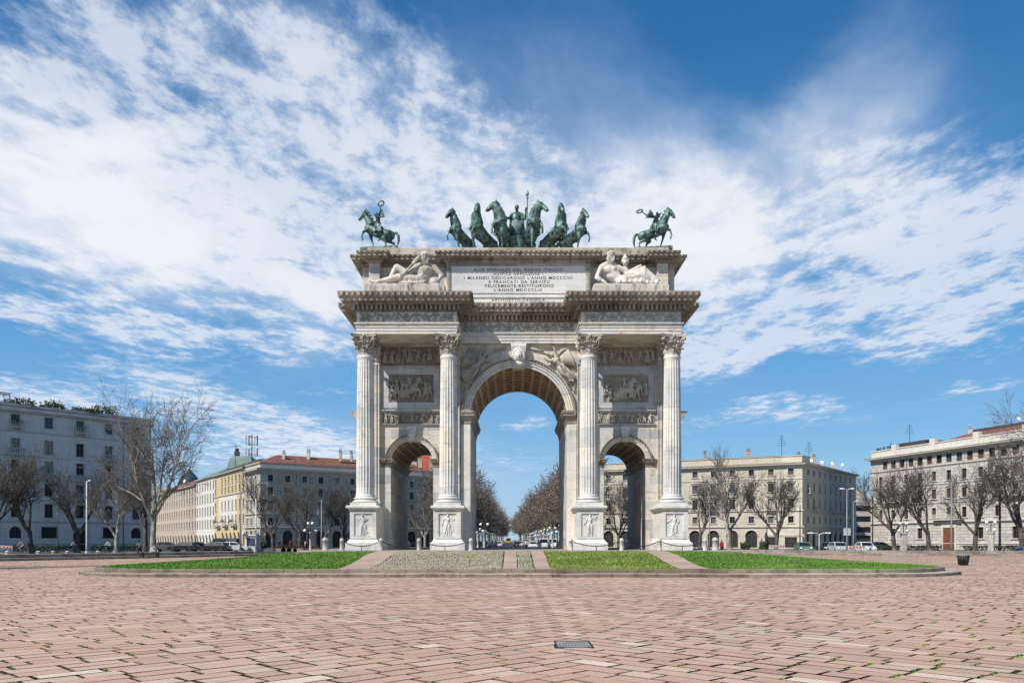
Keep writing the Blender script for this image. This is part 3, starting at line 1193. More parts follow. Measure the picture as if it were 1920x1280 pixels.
def horse(mb, mat=None, head_yaw=0.0, raise_leg=-1, both=False, neck=1.0):
    """prancing horse in profile, facing +x, hooves on z=0; about 2.8 high"""
    T = mat

    def c(a, b, ra, rb, n=9):
        mb.cap(a, b, ra, rb, n, T)
    # trunk
    mb.ell((-.60, 0, .88), (.42, .33, .36), Quaternion((0, 1, 0), R(-22)), 12, 8, mat=T)
    c((-.55, 0, .90), (.20, 0, 1.12), .34, .36)
    c((.15, 0, 1.10), (.72, 0, 1.40), .36, .35)
    mb.ell((.78, 0, 1.42), (.26, .30, .33), None, 12, 8, mat=T)
    # neck: broad and flat, crest arched
    yaw = Matrix.Translation((.75, 0, 1.6)) @ Matrix.Rotation(head_yaw, 4, 'Z') @ Matrix.Translation((-.75, 0, -1.6))
    Y = (T @ yaw) if T is not None else yaw
    half = Matrix.Translation((.75, 0, 1.6)) @ Matrix.Rotation(head_yaw * .4, 4, 'Z') @ Matrix.Translation((-.75, 0, -1.6))
    Hf = (T @ half) if T is not None else half
    for k in (-1, 1):
        mb.cap((.62, .06 * k, 1.62), (.86, .05 * k, 2.12), .29, .22, 9, Hf)
    mb.cap((.86, 0, 2.10), (1.06, 0, 2.52), .215, .17, 9, Y)
    # head
    mb.cap((1.08, 0, 2.54), (1.30, 0, 2.24), .165, .125, 9, Y)
    mb.cap((1.28, 0, 2.28), (1.40, 0, 2.06), .125, .10, 9, Y)
    mb.ell((1.16, 0, 2.36), (.175, .135, .18), None, 8, 6, mat=Y)
    mb.cap((1.20, 0, 2.24), (1.34, 0, 2.02), .07, .045, 7, Y)
    for k in (-1, 1):
        mb.cap((1.03, .07 * k, 2.62), (1.02, .09 * k, 2.80), .06, .02, 6, Y)
        mb.ell((1.42, .035 * k, 2.07), (.03, .025, .03), None, 6, 4, mat=Y)
        mb.ell((1.20, .105 * k, 2.44), (.035, .022, .03), None, 6, 4, mat=Y)
    # mane
    for i in range(9):
        t = i / 8
        p = Vector((.46, 0, 1.80)).lerp(Vector((.96, 0, 2.68)), t)
        mb.cap(p, p + Vector((-.16, .06 * (-1) ** i, -.10 + .09 * (i % 2))), .10, .04, 6, Hf if t < .5 else Y)
    mb.cap((1.03, 0, 2.68), (1.18, .02, 2.52), .05, .02, 6, Y)
    mb.cap((1.0, 0, 2.72), (.98, 0, 2.86), .06, .03, 6, Y)
    # tail
    mb.tube([(-.93, 0, 1.02), (-1.10, 0, 1.02), (-1.24, 0, .80), (-1.26, 0, .45), (-1.20, .02, .12)], [.07, .10, .11, .09, .03], 8, mat=T)
    # hind legs: stifle forward, hock back
    for k, dx in ((-1, 0.0), (1, .46)):
        y = .19 * k
        c((-.62, y, .86), (-.42 + dx * .4, y, .58), .25, .15)
        c((-.42 + dx * .4, y, .58), (-.88 + dx, y, .36), .135, .075)
        c((-.88 + dx, y, .36), (-.90 + dx * .95, y, .08), .062, .052)
        mb.ell((-.87 + dx * .95, y, .05), (.085, .07, .06), None, 8, 5, mat=T)
    # forelegs
    for k in (-1, 1):
        y = .17 * k
        if k == raise_leg or both:
            up_ = 0.0 if k == raise_leg else -.14
            c((.78, y, 1.26), (1.10, y, 1.16 + up_), .16, .085)
            c((1.10, y, 1.16 + up_), (1.22, y, .80 + up_), .072, .05)
            c((1.22, y, .80 + up_), (1.15, y, .62 + up_), .05, .055)
            mb.ell((1.14, y, .57 + up_), (.07, .06, .065), None, 8, 5, mat=T)
        else:
            c((.74, y, 1.20), (.66, y, .72), .16, .085)
            c((.66, y, .72), (.52, y, .22), .072, .05)
            c((.52, y, .22), (.50, y, .10), .05, .055)
            mb.ell((.52, y, .05), (.085, .07, .06), None, 8, 5, mat=T)
    # chest folds
    for k in (-1, 1):
        mb.ell((.92, .12 * k, 1.42), (.14, .13, .2), None, 8, 6, mat=T)


# ------------------------------------------------------------------ the arch (local origin: middle of the front wall, on the apron)
AX, AY, AZ = .45, 58.2, 1.05
ARCH = thing('triumphal_arch', 'huge white marble triumphal arch with three openings and fluted columns on a green island', 'arch', (AX, AY, AZ))
AD = 10.2                       # depth of the body between the two pilaster planes
WY = .30                        # wall plane behind the pilaster plane
CXO, CXI = 10.16, 4.65          # column axes
CYA = -2.0
XB = 11.1
ZP, ZS, ZC, ZE, ZA0, ZF0, ZF1, ZT = 2.9, 3.48, 12.85, 14.15, 14.15, 14.86, 15.56, 16.5
OPEN = [(-7.35, 1.46, 6.03), (0.0, 3.32, 9.25), (7.35, 1.46, 6.03)]    # centre x, radius, springing
sub = []


def front_wall(mb, y, flip):
    """wall sheet with the three arched openings"""
    def q(a, b, c_, d):
        pts = [a, b, c_, d]
        if flip:
            pts = pts[::-1]
        mb.quad(*[(p[0], y, p[1]) for p in pts])
    xs = [-XB]
    for cx, r, zs in OPEN:
        xs += [cx - r, cx + r]
    xs.append(XB)
    for i in range(0, len(xs), 2):
        q((xs[i], 0), (xs[i + 1], 0), (xs[i + 1], ZE + .4), (xs[i], ZE + .4))
    for cx, r, zs in OPEN:
        n = 28
        for k in range(n):
            a0, a1 = math.pi * (1 - k / n), math.pi * (1 - (k + 1) / n)
            p0 = (cx + r * math.cos(a0), zs + r * math.sin(a0))
            p1 = (cx + r * math.cos(a1), zs + r * math.sin(a1))
            q(p0, p1, (p1[0], ZE + .4), (p0[0], ZE + .4))


mb = MB()
front_wall(mb, WY, False)
front_wall(mb, AD - WY, True)
for cx, r, zs in OPEN:
    mb.quad((cx - r, WY, 0), (cx - r, AD - WY, 0), (cx - r, AD - WY, zs), (cx - r, WY, zs))
    mb.quad((cx + r, AD - WY, 0), (cx + r, WY, 0), (cx + r, WY, zs), (cx + r, AD - WY, zs))
for s in (-1, 1):
    x = XB * s
    p = [(x, WY, 0), (x, AD - WY, 0), (x, AD - WY, ZE + .4), (x, WY, ZE + .4)]
    mb.poly(p if s > 0 else p[::-1])
mb.build('wall', M['marble'], ARCH)


def vault(cx, r, zs, na, ny):
    mb = MB()
    cf = MB()
    y0, y1 = WY, AD - WY
    rib = .28
    dep = r * .055 + .05

    def P(a, y, rr):
        return (cx - rr * math.cos(a), y, zs + rr * math.sin(a))
    da = math.pi / na
    dy = (y1 - y0 - .5) / ny
    # border bands at both ends
    n = na * 3
    for k in range(n):
        a0, a1 = math.pi * k / n, math.pi * (k + 1) / n
        for ya, yb in ((y0, y0 + .25), (y1 - .25, y1)):
            mb.quad(P(a0, ya, r), P(a0, yb, r), P(a1, yb, r), P(a1, ya, r), smooth=False)
    ym = dy * .15
    am = da * .17
    for i in range(na):
        A0, A1 = i * da, (i + 1) * da
        for k in range(ny):
            Y0, Y1 = y0 + .25 + k * dy, y0 + .25 + (k + 1) * dy
            o = [P(A0, Y0, r), P(A0, Y1, r), P(A1, Y1, r), P(A1, Y0, r)]
            m = [P(A0 + am, Y0 + ym, r), P(A0 + am, Y1 - ym, r), P(A1 - am, Y1 - ym, r), P(A1 - am, Y0 + ym, r)]
            m2 = [P(A0 + am * 1.6, Y0 + ym * 1.6, r + dep * .55), P(A0 + am * 1.6, Y1 - ym * 1.6, r + dep * .55), P(A1 - am * 1.6, Y1 - ym * 1.6, r + dep * .55), P(A1 - am * 1.6, Y0 + ym * 1.6, r + dep * .55)]
            m3 = [P(A0 + am * 2.4, Y0 + ym * 2.4, r + dep), P(A0 + am * 2.4, Y1 - ym * 2.4, r + dep), P(A1 - am * 2.4, Y1 - ym * 2.4, r + dep), P(A1 - am * 2.4, Y0 + ym * 2.4, r + dep)]
            for u, w in ((o, m), (m, m2), (m2, m3)):
                for e in range(4):
                    f = (e + 1) % 4
                    (mb if u is o else cf).quad(u[e], u[f], w[f], w[e])
            cf.quad(*m3)
            am_, ym_ = (A0 + A1) / 2, (Y0 + Y1) / 2
            mb.ell(P(am_, ym_, r + dep * .75), (min(r * da, dy) * .17,) * 3, None, 6, 4)
    # keep the masonry behind the recesses closed
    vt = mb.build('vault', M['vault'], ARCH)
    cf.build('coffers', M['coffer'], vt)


vault(-7.35, 1.46, 6.03, 9, 8)
vault(0, 3.32, 9.25, 15, 8)
vault(7.35, 1.46, 6.03, 9, 8)


def archivolt(cx, r, zs, w, y, out, name='archivolt'):
    mb = MB()
    n = 40
    prof = [(0, 0), (0, out * .35), (w * .24, out * .35), (w * .245, out * .05), (w * .29, out * .05), (w * .295, out * .55), (w * .52, out * .55), (w * .525, out * .2), (w * .57, out * .2), (w * .575, out * .75), (w * .76, out * .75), (w * .765, 0)]
    rim = [(w * .77, out * .2), (w * .80, out * .9), (w * .90, out * 1.15), (w * .98, out * 1.25), (w, out * 1.25), (w, 0)]

    def ring(prof):
        mb = MB()
        vs = []
        for k in range(n + 1):
            a = math.pi * k / n
            for o, d_ in prof:
                vs.append((cx - (r + o) * math.cos(a), y - d_, zs + (r + o) * math.sin(a)))
        m = len(prof)
        mb.add(vs, [(k * m + i, k * m + i + 1, (k + 1) * m + i + 1, (k + 1) * m + i) for k in range(n) for i in range(m - 1)])
        return mb
    o = ring(prof).build(name, M['marble_white'], ARCH)
    mb = ring(rim)
    nb = int((r + w) * 13)
    for k in range(nb):
        a = math.pi * (k + .5) / nb
        rr = r + w * .85
        mb.ell((cx - rr * math.cos(a), y - out * 1.02, zs + rr * math.sin(a)), (.055, .05, .055), None, 6, 4)
    mb.build('moulding', M['cornice'], o)
    return o


for cx, r, zs in OPEN:
    w = .62 if r > 2 else .40
    archivolt(cx, r - .02, zs, w, WY, .26)
    archivolt(cx, r - .02, zs, w, AD - WY, -.26)

# imposts run round each pier and through the passages
IMP = [(.0, 0), (.05, .06), (.05, .26), (.10, .30), (.10, .42), (.18, .52), (.26, .58), (.26, .70), (.32, .76), (.34, .86), (.34, .92), (0, .93)]
IMP_S = [(o * .75, z * .62) for o, z in IMP]


def impost(x_out, x_in, z, prof, name='impost'):
    """x_out: end on the outer side of the pier front, x_in: jamb of the opening"""
    mb = MB()
    pr = [(o, z + k) for o, k in prof]
    if x_in > x_out:
        path = [(x_out, AD - WY), (x_out, AD - WY), (x_in, AD - WY)]
        path = [(x_out, WY), (x_in, WY), (x_in, AD - WY), (x_out, AD - WY)]
    else:
        path = [(x_out, AD - WY), (x_in, AD - WY), (x_in, WY), (x_out, WY)]
    mb.sweep(pr, path, closed=False)
    return mb.build(name, M['cornice'], ARCH)


impost(-3.98, -3.32, 8.62, IMP)
impost(3.98, 3.32, 8.62, IMP)
impost(-9.5, -8.81, 5.68, IMP_S)
impost(-5.3, -5.89, 5.68, IMP_S)
impost(9.5, 8.81, 5.68, IMP_S)
impost(5.3, 5.89, 5.68, IMP_S)
# the same mouldings on the two flanks
for s in (-1, 1):
    mb = MB()
    pth = [(XB * s, AD - WY), (XB * s, WY)] if s < 0 else [(XB * s, WY), (XB * s, AD - WY)]
    mb.sweep([(o * 1.6, 8.62 + k) for o, k in IMP], pth, closed=False)
    for y in (WY, AD - WY):
        mb.poly([(XB * s + o * 1.6 * s, y, 8.62 + k) for o, k in IMP])
    mb.build('side_impost', M['cornice'], ARCH)

# jamb strips under the central impost
for s in (-1, 1):
    mb = MB()
    mb.box(min(3.32 * s, 3.98 * s), max(3.32 * s, 3.98 * s), WY - .06, WY + .05, 0, 8.62)
    mb.build('jamb_strip', M['marble_white'], ARCH)

# --- columns
def shaft_mesh():
    mb = MB()
    nf, sub_ = 20, 6
    prof = [(0, 1.06), (.10, 1.06), (.16, 1.0), (1.2, 1.0), (3.1, .985), (5.5, .945), (7.6, .90), (8.95, .865), (9.08, .865), (9.12, .90), (9.2, .92), (9.28, .90), (9.37, .87)]
    R0 = .61
    vs = []
    n = nf * sub_
    for i, (z, k) in enumerate(prof):
        for j in range(n):
            a = 2 * math.pi * j / n
            ph = (j % sub_) / sub_
            fl = 0
            if 2 <= i <= 7:
                t = (ph - .14) / .72
                fl = .062 * math.sqrt(max(0, 1 - (2 * t - 1) ** 2)) if 0 < t < 1 else 0
                if i in (2, 7):
                    fl *= .4
            r = R0 * k - fl
            vs.append((r * math.cos(a), r * math.sin(a), z))
    fs = [(i * n + j, i * n + (j + 1) % n, (i + 1) * n + (j + 1) % n, (i + 1) * n + j) for i in range(len(prof) - 1) for j in range(n)]
    fs.append(tuple((len(prof) - 1) * n + j for j in range(n)))
    mb.add(vs, fs, False)
    return mb.mesh('shaft', M['marble_white'])


def base_mesh():
    mb = MB()
    mb.bbox(-.86, .86, -.86, .86, 0, .2, .015)
    pr = [(.60, .2), (.80, .2), (.845, .23), (.85, .28), (.83, .33), (.76, .36), (.70, .38), (.69, .42), (.71, .45), (.745, .46), (.76, .49), (.745, .53), (.69, .55), (.66, .58), (.62, .58)]
    mb.lathe(pr, n=36)
    return mb.mesh('base', M['marble_white'])


def capital_mesh():
    mb = MB()
    h = ZE - ZC
    mb.lathe([(.50, 0), (.535, .02), (.535, .06), (.50, .10), (.50, .5), (.53, .8), (.62, 1.0), (.68, 1.08), (.60, 1.1)], n=24)
    # abacus with hollow sides
    pts = []
    for s in range(4):
        for k in range(8):
            t = k / 7 * 2 - 1
            x, y = t * .80, -(.62 + .20 * t * t)
            a = s * math.pi / 2
            pts.append((x * math.cos(a) - y * math.sin(a), x * math.sin(a) + y * math.cos(a)))
    mb.prism(pts, h - .17, h - .06)
    mb.prism([(x * 1.05, y * 1.05) for x, y in pts], h - .055, h)

    def leaf(a, r0, z0, hh, w, curl):
        M4 = Matrix.Rotation(a, 4, 'Z')
        prof = [(r0, z0), (r0 + .035, z0 + hh * .35), (r0 + .05, z0 + hh * .68), (r0 + .12 * curl, z0 + hh * .92), (r0 + .22 * curl, z0 + hh), (r0 + .27 * curl, z0 + hh * .88)]
        ws = [.75, 1.0, 1.0, .85, .6, .25]
        vs = []
        for (r_, z_), k in zip(prof, ws):
            for e in (-1, -.5, 0, .5, 1):
                vs.append(Vector((r_ - .05 * abs(e) + (.03 if e == 0 else 0), e * w * k, z_ - (.03 if abs(e) == 1 else 0))))
        fs = [(i * 5 + j, i * 5 + j + 1, (i + 1) * 5 + j + 1, (i + 1) * 5 + j) for i in range(5) for j in range(4)]
        vs2 = [p + Vector((-.05, 0, -.015)) for p in vs]
        mb.add(vs + vs2, fs + [tuple(reversed([i + 30 for i in f])) for f in fs] +
               [(i * 5, (i + 1) * 5, (i + 1) * 5 + 30, i * 5 + 30) for i in range(5)] + [(i * 5 + 4, i * 5 + 34, (i + 1) * 5 + 34, (i + 1) * 5 + 4) for i in range(5)] +
               [(25 + j, 26 + j, 56 + j, 55 + j) for j in range(4)], False, None, M4)
    for k in range(8):
        leaf(k * math.pi / 4, .52, .08, .42, .19, 1.0)
        leaf((k + .5) * math.pi / 4, .51, .30, .52, .19, 1.15)
    for k in range(4):
        a = (k + .5) * math.pi / 2
        d_ = Vector((math.cos(a), math.sin(a), 0))
        sd = Vector((-d_.y, d_.x, 0))
        for s in (-1, 1):
            b = a + s * .42
            st = Vector((math.cos(b), math.sin(b), 0)) * .56 + Vector((0, 0, .62))
            en = d_ * .96 + sd * s * .05
            pts3 = [st, st.lerp(en, .4) + Vector((0, 0, .22)), d_ * .88 + sd * s * .06 + Vector((0, 0, 1.08))]
            c3 = d_ * .93 + sd * s * .06 + Vector((0, 0, .97))
            for j in range(9):
                t = j / 8 * 2 * math.pi * 1.15
                rr = .115 * (1 - j / 11)
                pts3.append(c3 + d_ * rr * math.sin(t) + Vector((0, 0, rr * math.cos(t))))
            mb.tube(pts3, [.04, .045, .045] + [.04] * 9, 6)
            # inner helix
            b = a + s * .75
            q0 = Vector((math.cos(b), math.sin(b), 0)) * .57 + Vector((0, 0, .66))
            q1 = Vector((math.cos(b + s * -.12), math.sin(b + s * -.12), 0)) * .66 + Vector((0, 0, 1.03))
            mb.tube([q0, q0.lerp(q1, .6) + Vector((0, 0, .05)), q1], .035, 5)
            mb.ell(q1, (.07, .07, .07), None, 6, 5)
        mid = k * math.pi / 2
        mb.ell((math.cos(mid) * .72, math.sin(mid) * .72, h - .12), (.1, .1, .12), None, 8, 6)
    return mb.mesh('capital', M['relief'])


ME_SH, ME_BA, ME_CA = shaft_mesh(), base_mesh(), capital_mesh()
for yy, ry in ((CYA, 0), (AD - CYA, math.pi)):
    for x in (-CXO, -CXI, CXI, CXO):
        c_ = inst('column', ME_SH, ARCH, Matrix.Translation((x, yy, ZS)))
        inst('base', ME_BA, c_, Matrix.Translation((0, 0, ZP - ZS)))
        inst('capital', ME_CA, c_, Matrix.Translation((0, 0, ZC - ZS)))


# --- pilasters behind the columns
def pilaster(x, y, sgn):
    mb = MB()
    w = .60
    n = 5
    fw = 2 * w / n
    yb = y + .35 * sgn
    mb.box(x - w - .06, x + w + .06, min(y - .06 * sgn, yb), max(y - .06 * sgn, yb), ZP, ZP + .5)
    mb.box(x - w, x + w, min(y + .07 * sgn, yb), max(y + .07 * sgn, yb), ZP + .5, ZC)
    for k in range(n + 1):
        xx = x - w + k * fw
        hw = .045
        mb.box(max(xx - hw, x - w), min(xx + hw, x + w), min(y, y + .08 * sgn), max(y, y + .08 * sgn), ZP + .5, ZC - .15)
    mb.box(x - w, x + w, min(y, y + .08 * sgn), max(y, y + .08 * sgn), ZC - .15, ZC)
    for k in range(4):
        for row in range(2):
            xx = x - w + .18 + k * .28 + (.14 if row else 0)
            if xx < x + w:
                mb.ell((xx, y - .03 * sgn, ZC + .25 + row * .38), (.15, .09, .24), None, 8, 5)
    for s in (-1, 1):
        mb.ell((x + s * .62, y - .08 * sgn, ZE - .28), (.14, .14, .14), None, 8, 6)
    mb.box(x - w, x + w, min(y + .04 * sgn, yb), max(y + .04 * sgn, yb), ZC, ZE - .15)
    mb.box(x - .74, x + .74, min(y - .12 * sgn, yb), max(y - .12 * sgn, yb), ZE - .15, ZE)
    mb.build('pilaster', M['marble'], ARCH)


for x in (-CXO, -CXI, CXI, CXO):
    pilaster(x, 0.0, 1)
    pilaster(x, AD, -1)

# --- pedestals
PED = [(1.13, 0), (1.13, .47), (1.05, .50), (1.0, .56), (.94, .66), (.88, .72), (.86, .75), (.86, 2.52), (.90, 2.55), (.92, 2.62), (1.02, 2.70), (1.10, 2.74), (1.10, 2.84), (1.06, 2.9), (0, 2.9)]


def pedestal(x, front, pose_seed):
    mb = MB()
    if front:
        pth = [(x - .0, WY), (x - .0, CYA), (x + .0, CYA), (x + .0, WY)]
        y0, y1 = CYA, WY
    else:
        y0, y1 = AD - WY, AD - CYA
    pr = [(o, z) for o, z in PED]
    e = .001
    if front:
        path = [(x - e, y1), (x - e, y0), (x + e, y0), (x + e, y1)]
    else:
        path = [(x + e, y0), (x + e, y1), (x - e, y1), (x - e, y0)]
    mb.sweep(pr, path, closed=False)
    p = mb.build('pedestal', M['marble_white'], ARCH)
    if front:
        # framed field with a carved figure
        yf = CYA - .86
        fr = MB()
        for a, b, c_, d_ in ((-.86, -.58, .75, 2.52), (.58, .86, .75, 2.52), (-.58, .58, 2.38, 2.52), (-.58, .58, .75, .88)):
            fr.box(x + a + .002, x + b - .002, yf - .07, yf + .01, c_ + .002, d_ - .002)
        fr.build('frame', M['marble_white'], p)
        r = random.Random(pose_seed)
        rm = MB()
        T = Matrix.Translation((x, yf + .01, .92)) @ Matrix.Diagonal((1.12, .95, 1, 1))
        human(rm, FIG[pose_seed], 1.42, T)
        drape(rm, .02, .05, .55, .22, .10, r, T @ Matrix.Scale(1.42, 4), 4, .02)
        rm.box(x - .45, x + .45, yf - .08, yf, .88, .93)
        rm.build('relief_figure', M['relief_white'], p)


FIG = {
    1: dict(head=(-.03, -.03, .92), elR=(.20, 0, .76), haR=(.08, -.04, .72), elL=(-.22, 0, .72), haL=(-.32, -.02, .80), knL=(-.08, -.03, .28), anL=(-.09, 0, .05), toL=(-.15, -.05, .01), knR=(.12, 0, .30), anR=(.20, 0, .06), toR=(.24, -.05, .01)),
    2: dict(elL=(-.2, 0, .7), haL=(-.22, -.02, .52), elR=(.2, 0, .70), haR=(.27, -.02, .78), knL=(-.08, -.02, .28), anL=(-.14, 0, .05), toL=(-.2, -.05, .01)),
    3: dict(elL=(-.17, 0, .66), haL=(-.25, -.03, .56), elR=(.2, 0, .74), haR=(.26, -.02, .88), knR=(.08, -.02, .28)),
    4: dict(elL=(-.2, 0, .70), haL=(-.33, -.03, .62), elR=(.19, 0, .7), haR=(.13, -.05, .64), knL=(-.09, -.02, .28), anL=(-.12, 0, .05), toL=(-.18, -.05, .01)),
}
for i, x in enumerate((-CXO, -CXI, CXI, CXO)):
    pedestal(x, True, i + 1)
    pedestal(x, False, 0)

# --- main entablature: one moulded band following every break of the plan
RX0, RX1, RYF = 4.08, 10.62, -2.65


def plan(d=AD):
    f = [(-XB, 0), (-RX1, 0), (-RX1, RYF), (-RX0, RYF), (-RX0, 0), (RX0, 0), (RX0, RYF), (RX1, RYF), (RX1, 0), (XB, 0)]
    b = [(XB, d), (RX1, d), (RX1, d - RYF), (RX0, d - RYF), (RX0, d), (-RX0, d), (-RX0, d - RYF), (-RX1, d - RYF), (-RX1, d), (-XB, d)]
    return f + b


PL = plan()
mb = MB()
ARC = [(-.3, 14.15), (0, 14.15), (0, 14.33), (.035, 14.34), (.035, 14.53), (.07, 14.54), (.07, 14.70), (.10, 14.72), (.17, 14.79), (.17, 14.86), (0, 14.862), (0, 15.56)]
mb.sweep(ARC, PL)
mb.poly([(p[0], p[1], 14.152) for p in reversed(PL)])
ENT = mb.build('entablature', M['marble_white'], ARCH)
mb = MB()
CORN = [(0, 15.56), (.06, 15.57), (.06, 15.66), (.06, 15.96), (.40, 15.97), (.44, 16.02), (.52, 16.07), (.52, 16.10), (.86, 16.11), (.86, 16.28), (.90, 16.30), (.94, 16.34), (1.0, 16.48), (1.05, 16.58), (1.06, 16.66), (-.4, 16.70)]
mb.sweep(CORN, PL)
mb.poly([(p[0], p[1], 16.69) for p in PL])


def along(path, o, z0, z1, d0, d1, pitch, w, fn=None):
    """repeat a small block along every run of a plan outline"""
    n = len(path)
    for i in range(n):
        a, b = Vector(path[i]), Vector(path[(i + 1) % n])
        d_ = b - a
        L = d_.length
        if L < .3:
            continue
        d_ /= L
        nn = Vector((d_.y, -d_.x))
        pr, nx_ = Vector(path[i - 1]), Vector(path[(i + 2) % n])
        c0 = (a - pr).normalized().cross(d_)
        c1 = d_.cross((nx_ - b).normalized())
        s0 = (-1 if c0 > 0 else 1) * o
        s1 = (-1 if c1 > 0 else 1) * o
        u0, u1 = s0, L - s1
        k = max(1, int((u1 - u0) / pitch))
        for j in range(k):
            c_ = u0 + (u1 - u0) * (j + .5) / k
            base = a + d_ * c_
            T = Matrix(((d_.x, -nn.x, 0, base.x), (d_.y, -nn.y, 0, base.y), (0, 0, 1, 0), (0, 0, 0, 1)))
            if fn:
                fn(T)
            else:
                mb.box(-w / 2, w / 2, -d1, -d0, z0, z1, T)


along(PL, .30, 15.66, 15.955, .04, .36, .29, .165)
along(PL, .46, 15.985, 16.065, .38, .56, .22, .13)
along(PL, .98, 16.38, 16.60, .94, 1.10, .36, .15)
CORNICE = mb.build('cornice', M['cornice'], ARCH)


def frieze(x0, x1, y, n, r):
    """garlands slung between little winged figures"""
    rm = MB()
    L = x1 - x0
    pitch = L / n
    for i in range(n + 1):
        x = x0 + i * pitch
        if 0 < i < n or True:
            xx = min(max(x, x0 + .18), x1 - .18)
            T = Matrix.Translation((xx, y - .01, 14.90)) @ Matrix.Diagonal((1.25, 1.2, 1, 1))
            human(rm, rand_pose(r), .62, T, 1.15)
    for i in range(n):
        a, b = x0 + i * pitch + .12, x0 + (i + 1) * pitch - .12
        pts = []
        for k in range(9):
            t = k / 8
            pts.append((a + (b - a) * t, y - .05, 15.46 - .34 * math.sin(math.pi * t)))
        rm.tube(pts, [.04 + .05 * math.sin(math.pi * k / 8) for k in range(9)], 6)
        for k in range(14):
            t = r.uniform(.08, .92)
            rm.ell((a + (b - a) * t, y - .09, 15.44 - .34 * math.sin(math.pi * t) + r.uniform(-.05, .05)), (.05, .04, .05), None, 5, 4)
        rm.ell(((a + b) / 2, y - .02, 15.36), (.16, .06, .13), None, 8, 5)
        for k in range(6):
            rm.ell((r.uniform(a, b), y - .01, r.uniform(14.95, 15.1)), (.08, .05, .07), None, 5, 4)
    rm.build('frieze_relief', M['frieze'], ENT)


rr = random.Random(11)
frieze(-RX1 + .15, -RX0 - .15, RYF, 5, rr)
frieze(-RX0 + .25, RX0 - .25, 0, 6, rr)
frieze(RX0 + .15, RX1 - .15, RYF, 5, rr)

# --- side bays: string frieze, battle panel, upper frieze
def carved(name, x0, x1, z0, z1, y, n, hmin, hmax, seed, mat, with_horse=False, rows=1, parent=ARCH):
    r = random.Random(seed)
    rm = MB()
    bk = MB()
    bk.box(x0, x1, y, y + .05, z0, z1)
    if with_horse:
        hs = (z1 - z0) * .30
        T = Matrix.Translation(((x0 + x1) / 2 - .2 * with_horse, y - .12, z0 + .12)) @ Matrix.Diagonal((hs * with_horse * 1.25, .45, hs, 1))
        horse(rm, T)
        T = Matrix.Translation(((x0 + x1) / 2 - .1 * with_horse, y - .18, z0 + (z1 - z0) * .40)) @ Matrix.Diagonal((1, .9, 1, 1))
        human(rm, rand_pose(r), (z1 - z0) * .52, T)
    for i in range(n):
        h = r.uniform(hmin, hmax)
        x = x0 + (x1 - x0) * (i + .5 + r.uniform(-.25, .25)) / n
        T = Matrix.Translation((min(max(x, x0 + h * .16), x1 - h * .16), y - .07 - .07 * r.random(), z0 + .03 + (z1 - z0 - h - .03) * r.random() * .8)) @ Matrix.Diagonal((1.1, 1.15, 1, 1))
        human(rm, rand_pose(r), h, T, 1.1)
        if r.random() < .6:
            drape(rm, 0, .08, .55, .26, .1, r, T @ Matrix.Scale(h, 4), 4)
        if r.random() < .35:
            xx = min(max(x + r.uniform(-.3, .3), x0 + .1), x1 - .1)
            rm.tube([(xx, y - .05, z0 + .1), (xx + r.uniform(-.15, .15), y - .06, z1 - .08)], .025, 5)
    o_ = rm.build(name, mat, parent)
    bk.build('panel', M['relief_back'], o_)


for s in (-1, 1):
    xa, xb = (-9.5, -5.3) if s < 0 else (5.3, 9.5)
    b = MB()
    # string course mouldings above and below the small frieze
    for z0, pr in ((8.50, [(0, 0), (.08, .03), (.08, .07), (.14, .12), (.14, .15), (0, .16)]), (9.42, [(0, 0), (.05, .02), (.12, .08), (.20, .12), (.20, .17), (0, .18)])):
        b.sweep([(o, z0 + z) for o, z in pr], [(xa + .05, WY), (xb - .05, WY)], closed=False)
    # frame of the battle panel
    z0, z1 = 9.75, 12.45
    b.box(xa + .15, xb - .15, WY - .07, WY + .02, z0, 10.12)
    b.box(xa + .15, xb - .15, WY - .07, WY + .02, 12.05, z1)
    b.box(xa + .15, xa + .55, WY - .07, WY + .02, 10.12, 12.05)
    b.box(xb - .55, xb - .15, WY - .07, WY + .02, 10.12, 12.05)
    b.sweep([(0, 12.55), (.06, 12.57), (.06, 12.63), (0, 12.66)], [(xa + .05, WY), (xb - .05, WY)], closed=False)
    b.build('panel_frame', M['marble_grey'], ARCH)
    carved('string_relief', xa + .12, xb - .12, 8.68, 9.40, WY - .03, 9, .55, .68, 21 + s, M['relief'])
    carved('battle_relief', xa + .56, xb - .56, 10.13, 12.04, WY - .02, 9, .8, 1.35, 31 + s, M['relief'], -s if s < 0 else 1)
    carved('upper_relief', xa + .0, xb - .0, 12.68, 13.95, WY - .03, 9, .85, 1.1, 41 + s, M['relief'])

